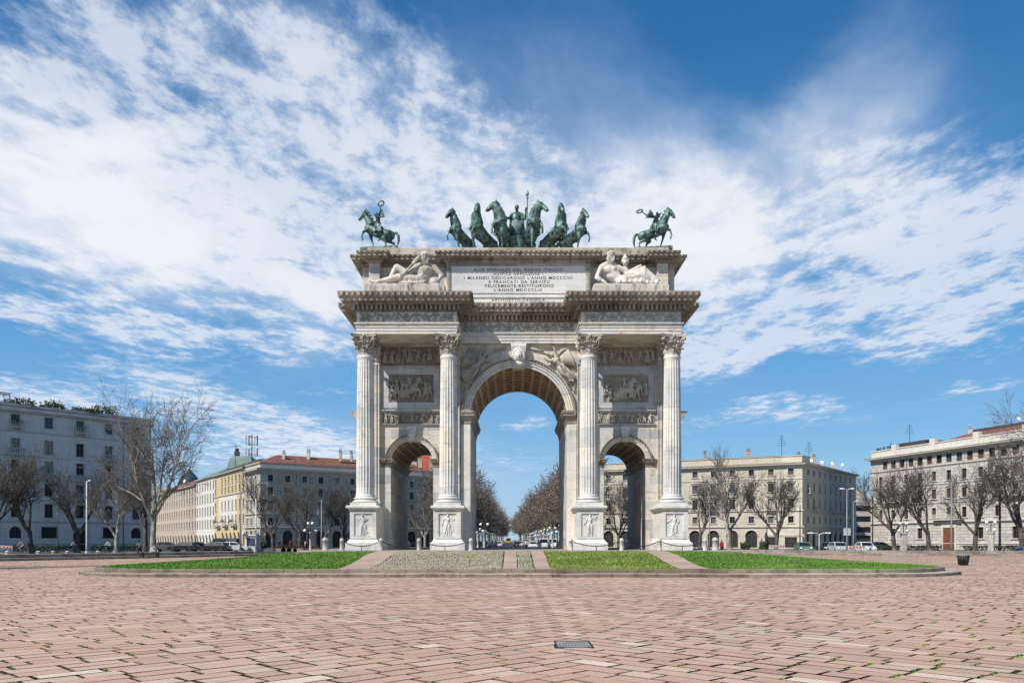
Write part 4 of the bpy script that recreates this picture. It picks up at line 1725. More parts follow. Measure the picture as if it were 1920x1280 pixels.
# --- keystones
def keystone(cx, ztop, zbot, w, y, big):
    mb = MB()
    d_ = .42 if big else .30
    pts = [(y - .02, ztop), (y - d_, ztop), (y - d_ * 1.15, ztop - (ztop - zbot) * .12), (y - d_ * .85, ztop - (ztop - zbot) * .45), (y - d_ * .7, ztop - (ztop - zbot) * .8), (y - d_ * .85, zbot), (y + .3, zbot), (y + .3, ztop)]
    ws = [w, w, w, w * .9, w * .82, w * .74, w * .74, w]
    n = len(pts)
    vs = [(cx - k / 2, p[0], p[1]) for p, k in zip(pts, ws)] + [(cx + k / 2, p[0], p[1]) for p, k in zip(pts, ws)]
    fs = [(i, n + i, n + (i + 1) % n, (i + 1) % n) for i in range(n)] + [tuple(range(n)), tuple(range(2 * n - 1, n - 1, -1))]
    mb.add(vs, fs)
    k = mb.build('keystone', M['marble_white'], ARCH)
    hd = MB()
    hh = (ztop - zbot)
    zc = zbot + hh * .5
    yh = y - d_ * 1.0
    hd.ell((cx, yh, zc), (hh * .19, hh * .18, hh * .26), None, 12, 9)
    hd.ell((cx, yh - hh * .18, zc - hh * .03), (hh * .035, hh * .05, hh * .07), None, 6, 5)
    hd.ell((cx, yh + .02, zc - hh * .34), (hh * .26, hh * .14, hh * .14), None, 10, 6)
    for i in range(14):
        a = math.pi * (i / 13) * 1.5 - math.pi * .25
        hd.ell((cx + math.cos(a) * hh * .21, yh - .02, zc + .02 + math.sin(a) * hh * .25), (hh * .075,) * 3, None, 6, 5)
    hd.build('head', M['relief_white'], k)


keystone(0, 14.12, 12.42, 1.05, WY, True)
keystone(-7.35, 8.48, 7.42, .62, WY, False)
keystone(7.35, 8.48, 7.42, .62, WY, False)

# --- spandrel victories
def spandrel(s):
    rm = MB()
    J = dict(elL=(-.2, -.03, .86), haL=(-.26, -.05, 1.0), elR=(.13, -.03, .92), haR=(.16, -.05, 1.08), knL=(-.10, -.05, .30), anL=(-.04, 0, .07), toL=(-.03, -.04, 0),
             knR=(.03, 0, .26), anR=(.03, 0, .0), toR=(.03, -.03, -.06))
    T = Matrix.Translation((s * 3.62, WY - .14, 11.62)) @ Matrix.Diagonal((s, 1.7, 1, 1)) @ Matrix.Rotation(R(-37), 4, 'Y')
    human(rm, J, 2.3, T, 1.3)
    r = random.Random(5)
    drape(rm, 0, .0, .58, .34, .14, r, T @ Matrix.Scale(2.25, 4), 7)
    # wing: feathers hang from a raised arm of bone and sweep outward
    S0, W0 = Vector((s * 2.55, WY - .12, 13.15)), Vector((s * 3.35, WY - .12, 13.82))
    rm.tube([S0, S0.lerp(W0, .5) + Vector((0, -.04, .16)), W0], [.12, .13, .09], 6)
    for k in range(11):
        b0 = S0.lerp(W0, k / 10) + Vector((0, 0, .12 * math.sin(math.pi * k / 10)))
        tip = b0 + Vector((s * (.15 + .055 * k), 0, -.75 - .075 * k))
        tip.x = s * min(abs(tip.x), 3.98)
        rm.tube([b0, b0.lerp(tip, .55) + Vector((s * .05, -.03, 0)), tip], [.075, .085, .035], 5)
    # trumpet or wreath arm towards the keystone
    rm.tube([(s * 1.75, WY - .1, 13.62), (s * .85, WY - .08, 13.86)], [.05, .10], 6)
    rm.tube([(s * 2.2, WY - .1, 13.30), (s * 1.75, WY - .1, 13.62)], [.07, .05], 6)
    # flowing end of drapery
    for k in range(6):
        rm.tube([(s * (3.7 + .03 * k), WY - .06, 11.7), (s * (3.9 - .02 * k), WY - .08, 11.3 - .08 * k), (s * (3.65 + .05 * k), WY - .05, 11.0 - .05 * k)], [.05, .08, .03], 5)
    rm.build('spandrel_relief', M['relief'], ARCH)


spandrel(-1)
spandrel(1)

# --- attic
AT0, AT1 = .10, .95
XA = 10.87


def aplan(d=AD):
    f = [(-XA, AT1), (-10.28, AT1), (-10.28, AT0), (-9.56, AT0), (-9.56, AT1), (-4.93, AT1), (-4.93, AT0), (4.93, AT0), (4.93, AT1), (9.56, AT1), (9.56, AT0), (10.28, AT0), (10.28, AT1), (XA, AT1)]
    b = [(XA, d - AT1), (4.93, d - AT1), (4.93, d - AT0), (-4.93, d - AT0), (-4.93, d - AT1), (-XA, d - AT1)]
    return f + b


AP = aplan()
mb = MB()
mb.sweep([(0, 16.5), (.06, 16.5), (.06, 17.0), (.02, 17.08), (0, 17.1), (0, 19.72)], AP)
ATT = mb.build('attic', M['marble'], ARCH)
mb = MB()
mb.sweep([(0, 19.63), (.05, 19.64), (.08, 19.73), (.14, 19.79), (.14, 19.91), (.26, 19.93), (.30, 19.98), (.65, 19.99), (.65, 20.13), (.68, 20.15), (.76, 20.27), (.76, 20.31), (-.3, 20.35)], AP)
mb.poly([(p[0], p[1], 20.345) for p in AP])
along(AP, .22, 19.80, 19.90, .13, .24, .26, .14)
along(AP, .7, 20.17, 20.26, .66, .775, .34, .13)
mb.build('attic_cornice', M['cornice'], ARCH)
mb = MB()
mb.bbox(-10.5, 10.5, .75, AD - .75, 20.3, 20.97, .03)
mb.build('roof_slab', M['lichen'], ARCH)

# inscription
mb = MB()
yi = AT0
mb.box(-4.85, 4.85, yi - .05, yi + .02, 19.46, 19.635)
mb.box(-4.85, -4.62, yi - .05, yi + .02, 17.1, 19.46)
mb.box(4.62, 4.85, yi - .05, yi + .02, 17.1, 19.46)
for k in range(48):
    x = -4.75 + k * 9.5 / 47
    mb.ell((x, yi - .06, 19.55), (.06, .03, .07), None, 6, 4)
for k in range(13):
    for s in (-1, 1):
        mb.ell((s * 4.735, yi - .06, 17.2 + k * .165), (.07, .03, .055), None, 6, 4)
mb.build('tablet_frame', M['relief'], ATT)
mb = MB()
mb.box(-4.61, 4.61, yi - .025, yi + .02, 17.0, 19.455)
TAB = mb.build('inscription_tablet', M['tablet'], ARCH)
mb = MB()
mb.sweep([(0, 17.56), (.05, 17.58), (.05, 17.63), (0, 17.65)], [(-4.0, yi - .025), (4.0, yi - .025)], closed=False)
mb.sweep([(0, 17.27), (.06, 17.29), (.06, 17.35), (0, 17.38)], [(-4.0, yi - .025), (4.0, yi - .025)], closed=False)
for k in range(40):
    mb.ell((-3.8 + k * 7.6 / 39, yi - .06, 17.33), (.06, .03, .04), None, 6, 4)
mb.build('moulding', M['relief_white'], TAB)


def text_mesh(txt, width, height, name='lettering'):
    cu = bpy.data.curves.new('t', 'FONT')
    cu.body = txt
    cu.size = 1
    cu.extrude = .0
    cu.space_character = 1.25
    cu.space_word = 1.3
    cu.align_x = 'CENTER'
    cu.offset = .012
    o = bpy.data.objects.new('t', cu)
    COL.objects.link(o)
    dg = bpy.context.evaluated_depsgraph_get()
    me = bpy.data.meshes.new_from_object(o.evaluated_get(dg))
    bpy.data.objects.remove(o)
    bpy.data.curves.remove(cu)
    vs = [v.co.copy() for v in me.vertices]
    fs = [tuple(p.vertices) for p in me.polygons]
    bpy.data.meshes.remove(me)
    x0, x1 = min(v.x for v in vs), max(v.x for v in vs)
    y0, y1 = min(v.y for v in vs), max(v.y for v in vs)
    out = [((v.x - (x0 + x1) / 2) * width / (x1 - x0), (v.y - (y0 + y1) / 2) * height / (y1 - y0)) for v in vs]
    return out, fs


k = (AY + AT0) / F
for txt, xa, xb, yc, hp in (('ALLE SPERANZE DEL REGNO ITALICO', 887.8, 1055, 506, 5.6), ('AUSPICE NAPOLEONE I', 925, 1018, 513.8, 5.2), ("I MILANESI DEDICARONO L'ANNO MDCCCVII", 870, 1073, 521, 5.8),
                            ('E FRANCATI DA SERVITU', 916.6, 1030, 528.5, 5.6), ('FELICEMENTE RESTITUIRONO', 910, 1038, 536, 5.8), ("L'ANNO MDCCCLIX", 927, 1017, 543.6, 5.8), ('ARCHITETTO CAGNOLA', 922, 1022, 562.6, 4.8)):
    xc = ((xa + xb) / 2 - 960) * k - AX
    zc = 1.7 + (1012 - yc) * k - AZ
    vs, fs = text_mesh(txt, (xb - xa) * k, hp * k)
    mb = MB()
    mb.add([(xc + x, yi - .034, zc + y) for x, y in vs], fs)
    mb.build('lettering', M['letters'], TAB)
# ------------------------------------------------------------------ bronze and marble statues on the arch
RZ = AZ + 20.97          # top of the roof slab


def human_abs(mb, J, H, T=None, **kw):
    human(mb, {k: tuple(c / H for c in v) for k, v in J.items()}, H, T, **kw)


def folds(mb, a, b, w0, w1, n, r, rad=.05, T=None, dirv=(1, 0, 0)):
    """hanging cloth as a fan of ridges from a to b"""
    a, b, d_ = Vector(a), Vector(b), Vector(dirv)
    for k in range(n):
        t = (k / (n - 1) - .5) if n > 1 else 0
        p, q = a + d_ * w0 * t, b + d_ * w1 * t
        m = p.lerp(q, .5) + Vector((r.uniform(-.03, .03), r.uniform(-.04, .04), 0))
        mb.cap(p, m, rad, rad * 1.15, 6, T)
        mb.cap(m, q + Vector((r.uniform(-.04, .04), r.uniform(-.04, .04), r.uniform(-.04, .04))), rad * 1.15, rad * 1.2, 6, T)


def equestrian(name, label, X, Y, face, yaw, wreath_up):
    t = thing(name, label, 'statue', (X, Y, RZ), 0, 'winged riders at the corners of the roof')
    rot = Matrix.Rotation((math.pi if face < 0 else 0) + yaw, 4, 'Z')
    base = Matrix.Translation((0, 0, .22)) @ rot @ Matrix.Diagonal((1.06, 1.2, 1.0, 1))
    near = 1 if face < 0 else -1
    pl = MB()
    pl.bbox(-1.35, 1.35, -.45, .45, 0, .22, .02, rot)
    pl.build('plinth', M['bronze'], t)
    mb = MB()
    horse(mb, base, head_yaw=.15 * near, raise_leg=near)
    h = inst('horse', sculpt_mesh(mb, 'horse', M['bronze'], .035, 2), t)
    r = random.Random(3)
    mb = MB()
    n = near
    J = dict(pelvis=(.10, 0, 1.55), waist=(.13, 0, 1.74), chest=(.18, 0, 1.97), neck=(.22, 0, 2.22), head=(.27, 0, 2.42),
             shR=(.19, .21, 2.14), shL=(.19, -.21, 2.14), hiR=(.12, .12, 1.52), hiL=(.12, -.12, 1.52),
             knR=(.36, .36, 1.28), knL=(.36, -.36, 1.28), anR=(.14, .40, .80), anL=(.14, -.40, .80), toR=(.30, .42, .70), toL=(.30, -.42, .70))
    s_n, s_f = ('R', 'L') if n > 0 else ('L', 'R')
    if wreath_up:
        J['el' + s_n] = (-.10, .34 * n, 2.40)
        J['ha' + s_n] = (-.12, .34 * n, 2.80)
        wr = Vector((-.17, .34 * n, 2.98))
    else:
        J['el' + s_n] = (-.36, .40 * n, 2.12)
        J['ha' + s_n] = (-.68, .48 * n, 2.34)
        wr = Vector((-.88, .50 * n, 2.42))
    J['el' + s_f] = (.44, .30 * -n, 1.98)
    J['ha' + s_f] = (.64, .16 * -n, 1.86)
    human_abs(mb, J, 1.85, base, fat=1.05, fingers=True)
    for s in (-1, 1):
        folds(mb, (.10, .24 * s, 1.62), (.02, .44 * s, 1.02), .30, .50, 6, r, .045, base)
    folds(mb, (.16, 0, 1.95), (.12, 0, 1.66), .1, .16, 3, r, .10, base)
    inst('rider', sculpt_mesh(mb, 'rider', M['bronze'], .028, 1), t)
    wg = MB()
    for s in (-1, 1):
        for k in range(7):
            b0 = Vector((.08, .10 * s, 2.10))
            tip = Vector((-.02 - .05 * k + (.62 if s == -n else -.20), (.30 + .05 * k) * s, 2.62 - .12 * k))
            wg.tube([b0, b0.lerp(tip, .6) + Vector((0, 0, .05)), tip], [.04, .06, .02], 6, mat=base)
    wg.build('wings', M['bronze'], t)
    w = MB()
    pts = []
    for k in range(21):
        a = 2 * math.pi * k / 20
        pts.append(wr + Vector((math.cos(a) * .19, math.sin(a) * .07, math.sin(a) * .13 + math.cos(a) * .05 * (-1 if wreath_up else 1))))
    w.tube(pts, .045, 6, mat=base)
    for k in range(20):
        w.ell(pts[k], (.05, .045, .06), None, 5, 4, mat=base)
    w.build('wreath', M['bronze'], t)


equestrian('equestrian_statue', 'bronze winged rider lifting a wreath high on a prancing horse, above the left cornice', -9.28, 59.75, -1, R(-8), True)
equestrian('equestrian_statue', 'bronze winged rider holding a wreath out behind, on a horse above the right cornice', 9.93, 59.75, 1, R(-8), False)

# six chariot horses and the goddess
mbp = MB()
mbp.bbox(-5.2, 5.2, 2.0, 6.5, 20.97, 21.30, .02)
mbp.build('chariot_plinth', M['kerb'], ARCH)
HZ = RZ + .33
HB = [
    ('bronze rearing horse with its head turned outward and down, outermost left of the chariot team', 866, 61.3, -38, 1.05, 3, -12, -1),
    ('bronze horse with upright head facing forward, second from the left in the chariot team', 904, 61.6, -40, 1.17, 8, 36, 1),
    ('bronze horse turning its head left beside the goddess, one foreleg bent', 941, 61.4, -20, 1.22, 11, -50, -1),
    ('bronze horse turning its head right beside the spear of the goddess', 998, 61.4, 20, 1.22, 11, 50, 1),
    ('bronze horse with tall narrow head, second from the right in the chariot team', 1041, 61.6, 42, 1.17, 8, -30, -1),
    ('bronze horse lifting a foreleg over the edge, outermost right of the chariot team', 1074, 61.3, 50, 1.05, 3, -12, 1),
]
for lab, px, Y, head, sc, pitch, hy, leg in HB:
    X = (px - 960) * Y / F
    lab = lab
    t = thing('bronze_horse', lab, 'horse statue', (X, Y, HZ), 0, 'six bronze horses of the chariot')
    rot = Matrix.Rotation(R(-90 + head), 4, 'Z')
    T = rot @ Matrix.Diagonal((sc * 1.08, sc * 1.24, sc, 1)) @ Matrix.Translation((-.9, 0, 0)) @ Matrix.Rotation(R(-pitch), 4, 'Y') @ Matrix.Translation((.9, 0, 0))
    mb = MB()
    horse(mb, T, R(hy), leg)
    inst('body', sculpt_mesh(mb, 'horse_body', M['bronze'], .04, 2), t)
    hn = MB()
    T2 = T
    hn.tube([(.50, .31, 1.42), (.72, .36, 1.30), (1.0, .25, 1.25), (1.08, 0, 1.28), (1.0, -.25, 1.25), (.72, -.36, 1.30), (.50, -.31, 1.42)], .035, 6, mat=T2)
    hn.tube([(.35, .34, 1.32), (.30, .38, 1.0), (.30, 0, .66), (.30, -.38, 1.0), (.35, -.34, 1.32)], .03, 6, mat=T2)
    hn.build('harness', M['bronze'], t)

GX, GY = (969 - 960) * 62.2 / F, 62.2
t = thing('goddess_statue', 'bronze robed goddess standing with a tall spear in the middle of the chariot team', 'statue', (GX, GY, HZ))
r = random.Random(8)
mb = MB()
J = dict(head=(0, -.03, .93), elL=(-.19, -.04, .70), haL=(-.285, -.10, .735), elR=(.19, .0, .70), haR=(.205, -.06, .87), knL=(-.06, -.03, .285))
human(mb, J, 3.2, Matrix.Translation((0, 0, .62)), 1.05, fingers=True)
T = Matrix.Translation((0, 0, .62))
for k in range(13):
    a = math.pi * 2 * k / 13
    c0 = Vector((math.cos(a) * .26, math.sin(a) * .19, 1.95))
    c1 = Vector((math.cos(a) * .44, math.sin(a) * .34, .05))
    mb.cap(c0, c0.lerp(c1, .5) + Vector((r.uniform(-.03, .03), 0, 0)), .11, .12, 7, T)
    mb.cap(c0.lerp(c1, .5), c1, .12, .13, 7, T)
for k in range(7):
    mb.cap((-.30 + .1 * k, -.2 - .02 * (k % 2), 2.02), (-.33 + .11 * k, -.27, 1.55 - .06 * (k % 3)), .06, .07, 6, T)
for s in (-1, 1):
    folds(mb, (s * .36, .08, 2.55), (s * .58, .12, .95), .15, .26, 5, r, .08, T, (.5, 1, 0))
inst('figure', sculpt_mesh(mb, 'goddess', M['bronze'], .035, 1), t)
hm = MB()
hm.ell((0, -.03, 3.72), (.17, .2, .17), None, 12, 8)
for k in range(7):
    hm.cap((0, -.16 + k * .06, 3.86 - .02 * abs(k - 2)), (0, -.10 + k * .06, 3.93 - .03 * abs(k - 2)), .03, .03, 6)
hm.build('helmet', M['bronze'], t)
sp = MB()
sp.tube([(.68, -.2, .62), (.78, -.22, 4.3)], .045, 8)
sp.lathe([(.05, 0), (.10, .05), (.05, .12), (.06, .2), (.12, .34), (.05, .55), (.01, .62)], (.78, -.22, 4.28), 8)
sp.ell((.70, -.22, 4.50), (.09, .03, .05), None, 6, 5)
sp.build('spear', M['bronze'], t)
ch = MB()
ch.bbox(-.50, .50, -.5, .9, 0, .62, .05)
pts = [(math.cos(a) * .50, -.45 + math.sin(a) * .35) for a in [math.pi + math.pi * k / 12 for k in range(13)]]
ch.sweep([(0, .1), (.05, .15), (.05, 1.25), (.09, 1.3), (.09, 1.36), (-.02, 1.36), (-.02, .1)], [(-.50, .6)] + pts + [(.50, .6)], closed=False)
for k in range(5):
    ch.ell((-.34 + .17 * k, -.62 + .07 * abs(k - 2), .50), (.09, .05, .22), None, 8, 6)
ch.build('chariot', M['bronze'], t)
for s in (-1, 1):
    wl = MB()
    wl.tube([(s * .66, .2 + .55 * math.cos(a), .5 + .55 * math.sin(a)) for a in [2 * math.pi * k / 20 for k in range(21)]], .06, 6)
    for k in range(6):
        a = math.pi * k / 6
        wl.tube([(s * .66, .2 + .55 * math.cos(a), .5 + .55 * math.sin(a)), (s * .66, .2 - .55 * math.cos(a), .5 - .55 * math.sin(a))], .035, 5)
    wl.build('wheel', M['bronze'], t)

# --- two reclining river gods on the projecting cornices
def slab_for(t, x0, x1, z):
    mb = MB()
    mb.bbox(x0, x1, -.95, 1.0, -1.0, -.12, .03)
    mb.bbox(x0 + .1, x1 - .1, -.85, .9, -.12, 0, .03)
    mb.build('plinth', M['plinth'], t)


def rel(P, o):
    return {k: (v[0] - o[0], v[2], v[1] - o[1]) for k, v in P.items()}


YG = 56.75
LX, LZ = -7.0, 18.62
t = thing('river_god_statue', 'white marble bearded river god leaning on an urn with an oar, left of the inscription', 'statue', (LX, YG, LZ), 0, 'reclining marble river gods on the cornice')
P = dict(head=(-5.80, 20.52, -.22), neck=(-5.83, 20.12, -.05), chest=(-5.85, 19.66, 0), waist=(-5.95, 19.22, -.02), pelvis=(-6.12, 18.98, .0),
         shL=(-6.32, 19.97, -.05), elL=(-6.85, 19.47, -.32), haL=(-7.22, 19.34, -.55), shR=(-5.28, 19.99, .02), elR=(-4.68, 19.36, -.02), haR=(-4.98, 18.86, -.40),
         hiL=(-6.30, 18.98, -.16), knL=(-7.55, 19.18, -.35), anL=(-9.1, 18.80, -.35), toL=(-9.45, 18.95, -.38),
         hiR=(-6.32, 19.0, .2), knR=(-7.72, 19.96, .1), anR=(-8.32, 18.92, .1), toR=(-8.62, 18.74, .05))
mb = MB()
human_abs(mb, rel(P, (LX, LZ)), 3.9, None, fat=1.6, fingers=True, beard=True, hs=1.25)
o = (LX, LZ)
V3 = lambda x, z, y: Vector((x - LX, y, z - LZ))
r = random.Random(4)
for k in range(9):
    mb.cap(V3(-5.8 - k * .17, 18.92 + .05 * (k % 2), -.22), V3(-5.9 - k * .19, 18.72, -.55 - .05 * (k % 3)), .09, .08, 6)
for k in range(5):
    a = k / 4 - .5
    mb.cap(V3(-5.85 + a * .35, 20.78, -.2), V3(-5.85 + a * .5, 21.02 - abs(a) * .2, -.16), .08, .04, 6)
mb.cap(V3(-5.7, 19.75, -.2), V3(-5.7, 19.75, -.22), .23, .2)
mb.cap(V3(-6.02, 19.75, -.2), V3(-6.02, 19.75, -.22), .23, .2)
inst('figure', sculpt_mesh(mb, 'river_god', M['statue'], .05, 2), t)
ur = MB()
Tu = Matrix.Translation(V3(-5.15, 18.9, -.1)) @ Matrix.Rotation(R(-70), 4, 'X')
ur.lathe([(.05, -.45), (.28, -.35), (.36, -.1), (.34, .12), (.2, .3), (.17, .38), (.24, .46), (.24, .5)], (0, 0, 0), 16, mat=Tu)
ur.build('urn', M['statue'], t)
oa = MB()
oa.tube([V3(-7.55, 18.95, -.6), V3(-6.95, 19.6, -.55), V3(-6.6, 20.0, -.5)], .06, 8)
Tb = Matrix.Translation(V3(-6.62, 19.95, -.5)) @ Matrix.Rotation(R(40), 4, 'Y')
oa.ell((0, 0, .35), (.13, .05, .42), None, 10, 8, mat=Tb)
oa.build('oar', M['statue'], t)
slab_for(t, -9.72 - LX, -4.42 - LX, 0)

RXc = 7.9
t = thing('river_god_statue', 'white marble bearded river god with draped legs beside a crowned bust, right of the inscription', 'statue', (RXc, YG, LZ), 0, 'reclining marble river gods on the cornice')
P = dict(head=(6.60, 20.66, -.15), neck=(6.55, 20.2, -.02), chest=(6.60, 19.68, 0), waist=(6.80, 19.24, -.02), pelvis=(7.2, 18.99, 0),
         shL=(6.02, 19.93, -.08), elL=(5.66, 19.2, -.15), haL=(6.1, 18.84, -.45), shR=(7.12, 19.9, .05), elR=(7.85, 19.58, .05), haR=(8.42, 19.92, -.1),
         hiL=(7.35, 18.98, -.15), knL=(8.45, 19.25, -.4), anL=(9.5, 18.82, -.35), toL=(9.85, 18.72, -.4),
         hiR=(7.35, 19.0, .18), knR=(8.85, 19.72, .05), anR=(9.75, 18.95, .0), toR=(10.1, 18.82, -.05))
V3 = lambda x, z, y: Vector((x - RXc, y, z - LZ))
mb = MB()
human_abs(mb, rel(P, (RXc, LZ)), 3.9, None, fat=1.6, fingers=True, beard=True, hs=1.25)
for k in range(11):
    u = k / 10
    a = Vector(P['pelvis']).lerp(Vector(P['knR']), u)
    mb.cap(V3(a.x, a.y + .22, -.1), V3(a.x - .25 + .15 * u, 18.76, -.58 - .06 * (k % 2)), .10, .09, 6)
for k in range(8):
    u = k / 7
    a = Vector(P['knR']).lerp(Vector(P['anR']), u)
    mb.cap(V3(a.x, a.y + .16, -.1), V3(a.x - .35 + .2 * u, 18.74, -.5 - .06 * (k % 2)), .10, .09, 6)
mb.cap(V3(6.45, 19.78, -.2), V3(6.45, 19.78, -.22), .23, .2)
mb.cap(V3(6.78, 19.75, -.2), V3(6.78, 19.75, -.22), .23, .2)
inst('figure', sculpt_mesh(mb, 'river_god', M['statue'], .05, 2), t)
bs_ = MB()
bs_.cap(V3(7.6, 19.2, .35), V3(7.6, 19.75, .3), .36, .30)
bs_.cap(V3(7.6, 19.9, .28), V3(7.6, 20.1, .25), .16, .14)
bs_.ell(V3(7.6, 20.30, .2), (.19, .21, .25), None, 12, 9)
bs_.ell(V3(7.6, 20.27, -.02), (.04, .06, .07), None, 6, 5)
for k in range(9):
    a = math.pi * k / 8
    bs_.ell(V3(7.6 + math.cos(a) * .2, 20.36 + math.sin(a) * .2, .2), (.08, .12, .08), None, 7, 5)
bs_.lathe([(.18, 0), (.2, .1), (.12, .25), (.04, .4)], tuple(V3(7.6, 20.5, .22)), 10)
bs_.cap(V3(7.35, 19.75, .2), V3(7.75, 19.45, -.2), .12, .09)
inst('crowned_bust', sculpt_mesh(bs_, 'bust', M['statue'], .04, 1), t)
slab_for(t, 5.35 - RXc, 10.35 - RXc, 0)
# ------------------------------------------------------------------ buildings round the square
WIN = {}


def win_meshes(w, h, style, wood):
    """frame with mullions, sill and hood; origin at the middle of the sill, facing -y"""
    key = (round(w, 2), round(h, 2), style, wood)
    if key in WIN:
        return WIN[key]
    mb = MB()
    t = .07
    mb.box(-w / 2, -w / 2 + t, .16, .24, 0, h)
    mb.box(w / 2 - t, w / 2, .16, .24, 0, h)
    mb.box(-w / 2 + t, w / 2 - t, .16, .24, h - t, h)
    mb.box(-w / 2 + t, w / 2 - t, .16, .24, 0, t)
    mb.box(-.03, .03, .165, .235, t, h - t)
    if h > 1.5:
        mb.box(-w / 2 + t, w / 2 - t, .17, .23, h * .68, h * .68 + .05)
    fr = mb.mesh('window', M[wood])
    pn = MB()
    pn.quad((-w / 2 + .01, .25, .01), (w / 2 - .01, .25, .01), (w / 2 - .01, .25, h - .01), (-w / 2 + .01, .25, h - .01))
    sr = MB()
    if style >= 1:
        e = .18
        sr.box(-w / 2 - e, -w / 2 - .002, -.06, .05, -.02, h + .002)
        sr.box(w / 2 + .002, w / 2 + e, -.06, .05, -.02, h + .002)
        sr.box(-w / 2 - e, w / 2 + e, -.065, .05, h + .004, h + .2)
        sr.box(-w / 2 - e - .08, w / 2 + e + .08, -.16, .05, -.16, -.022)
    if style >= 2:
        sr.box(-w / 2 - e - .12, w / 2 + e + .12, -.26, .05, h + .34, h + .46)
        sr.box(-w / 2 - e, w / 2 + e, -.10, .05, h + .202, h + .338)
        for s in (-1, 1):
            sr.box(s * (w / 2 + e / 2) - .07, s * (w / 2 + e / 2) + .07, -.2, -.066, h + .02, h + .338)
    WIN[key] = (fr, {}, pn, sr.v and sr or None, {})
    return WIN[key]


def add_window(parent, T, w, h, style, glass, trim, wood='trim'):
    fr, gl, pn, sr, srm = win_meshes(w, h, style, wood)
    o = inst('window', fr, parent, T)
    if glass not in gl:
        gl[glass] = pn.mesh('pane', M[glass])
    inst('pane', gl[glass], o)
    if sr is not None:
        if trim not in srm:
            srm[trim] = sr.mesh('surround', M[trim])
        inst('surround', srm[trim], o)
    return o


def facade(mb, T, W, H, rows, parent, trim, rnd, base=0.0):
    """wall sheet in the plane y=0 of T (x along, -y outward), with real openings
    rows: dict(z0, z1, xs, w, style, glass, arch)"""
    rows = sorted(rows, key=lambda r_: r_['z0'])
    z = base
    for rw in rows:
        if rw['z0'] > z:
            mb.add([(0, 0, z), (W, 0, z), (W, 0, rw['z0']), (0, 0, rw['z0'])], [(0, 1, 2, 3)], mat=T)
        z0, z1 = rw['z0'], rw['z1']
        x = 0
        for xc in sorted(rw['xs']):
            w = rw['w'] if not isinstance(rw['w'], dict) else rw['w'].get(round(xc, 2), 1.1)
            a, b = xc - w / 2, xc + w / 2
            mb.add([(x, 0, z0), (a, 0, z0), (a, 0, z1), (x, 0, z1)], [(0, 1, 2, 3)], mat=T)
            d = .3
            mb.add([(a, 0, z0), (a, d, z0), (a, d, z1), (a, 0, z1)], [(0, 1, 2, 3)], mat=T)
            mb.add([(b, d, z0), (b, 0, z0), (b, 0, z1), (b, d, z1)], [(0, 1, 2, 3)], mat=T)
            mb.add([(a, 0, z0), (b, 0, z0), (b, d, z0), (a, d, z0)], [(0, 1, 2, 3)], mat=T)
            mb.add([(a, d, z1), (b, d, z1), (b, 0, z1), (a, 0, z1)], [(0, 1, 2, 3)], mat=T)
            if rw.get('arch'):
                n = 10
                r_ = w / 2
                zc = z1 - r_
                for k in range(n):
                    a0, a1 = math.pi * (1 - k / n), math.pi * (1 - (k + 1) / n)
                    p0 = (xc + r_ * math.cos(a0), -.001, zc + r_ * math.sin(a0))
                    p1 = (xc + r_ * math.cos(a1), -.001, zc + r_ * math.sin(a1))
                    mb.add([p0, p1, (p1[0], -.001, z1), (p0[0], -.001, z1)], [(0, 1, 2, 3)], mat=T)
                    mb.add([p0, (p0[0], d, p0[2]), (p1[0], d, p1[2]), p1], [(0, 1, 2, 3)], mat=T)
                # moulded ring
                pts = [(xc + (r_ + .12) * math.cos(math.pi * k / 14), -.03, zc + (r_ + .12) * math.sin(math.pi * k / 14)) for k in range(15)]
                mb.tube(pts, .12, 5, mat=T, smooth=False)
            g = rw.get('glass', 'glass')
            if isinstance(g, (list, tuple)):
                g = rnd.choice(g)
            add_window(parent, T @ Matrix.Translation((xc, 0, z0)), w, z1 - z0, rw.get('style', 1), g, trim, rw.get('wood', 'frame_dark'))
            x = b
        mb.add([(x, 0, z0), (W, 0, z0), (W, 0, z1), (x, 0, z1)], [(0, 1, 2, 3)], mat=T)
        z = z1
    if z < H:
        mb.add([(0, 0, z), (W, 0, z), (W, 0, H), (0, 0, H)], [(0, 1, 2, 3)], mat=T)


def edge_T(a, b):
    d = Vector((b[0] - a[0], b[1] - a[1]))
    L = d.length
    d /= L
    return Matrix(((d.x, -d.y, 0, a[0]), (d.y, d.x, 0, a[1]), (0, 0, 1, 0), (0, 0, 0, 1))), L


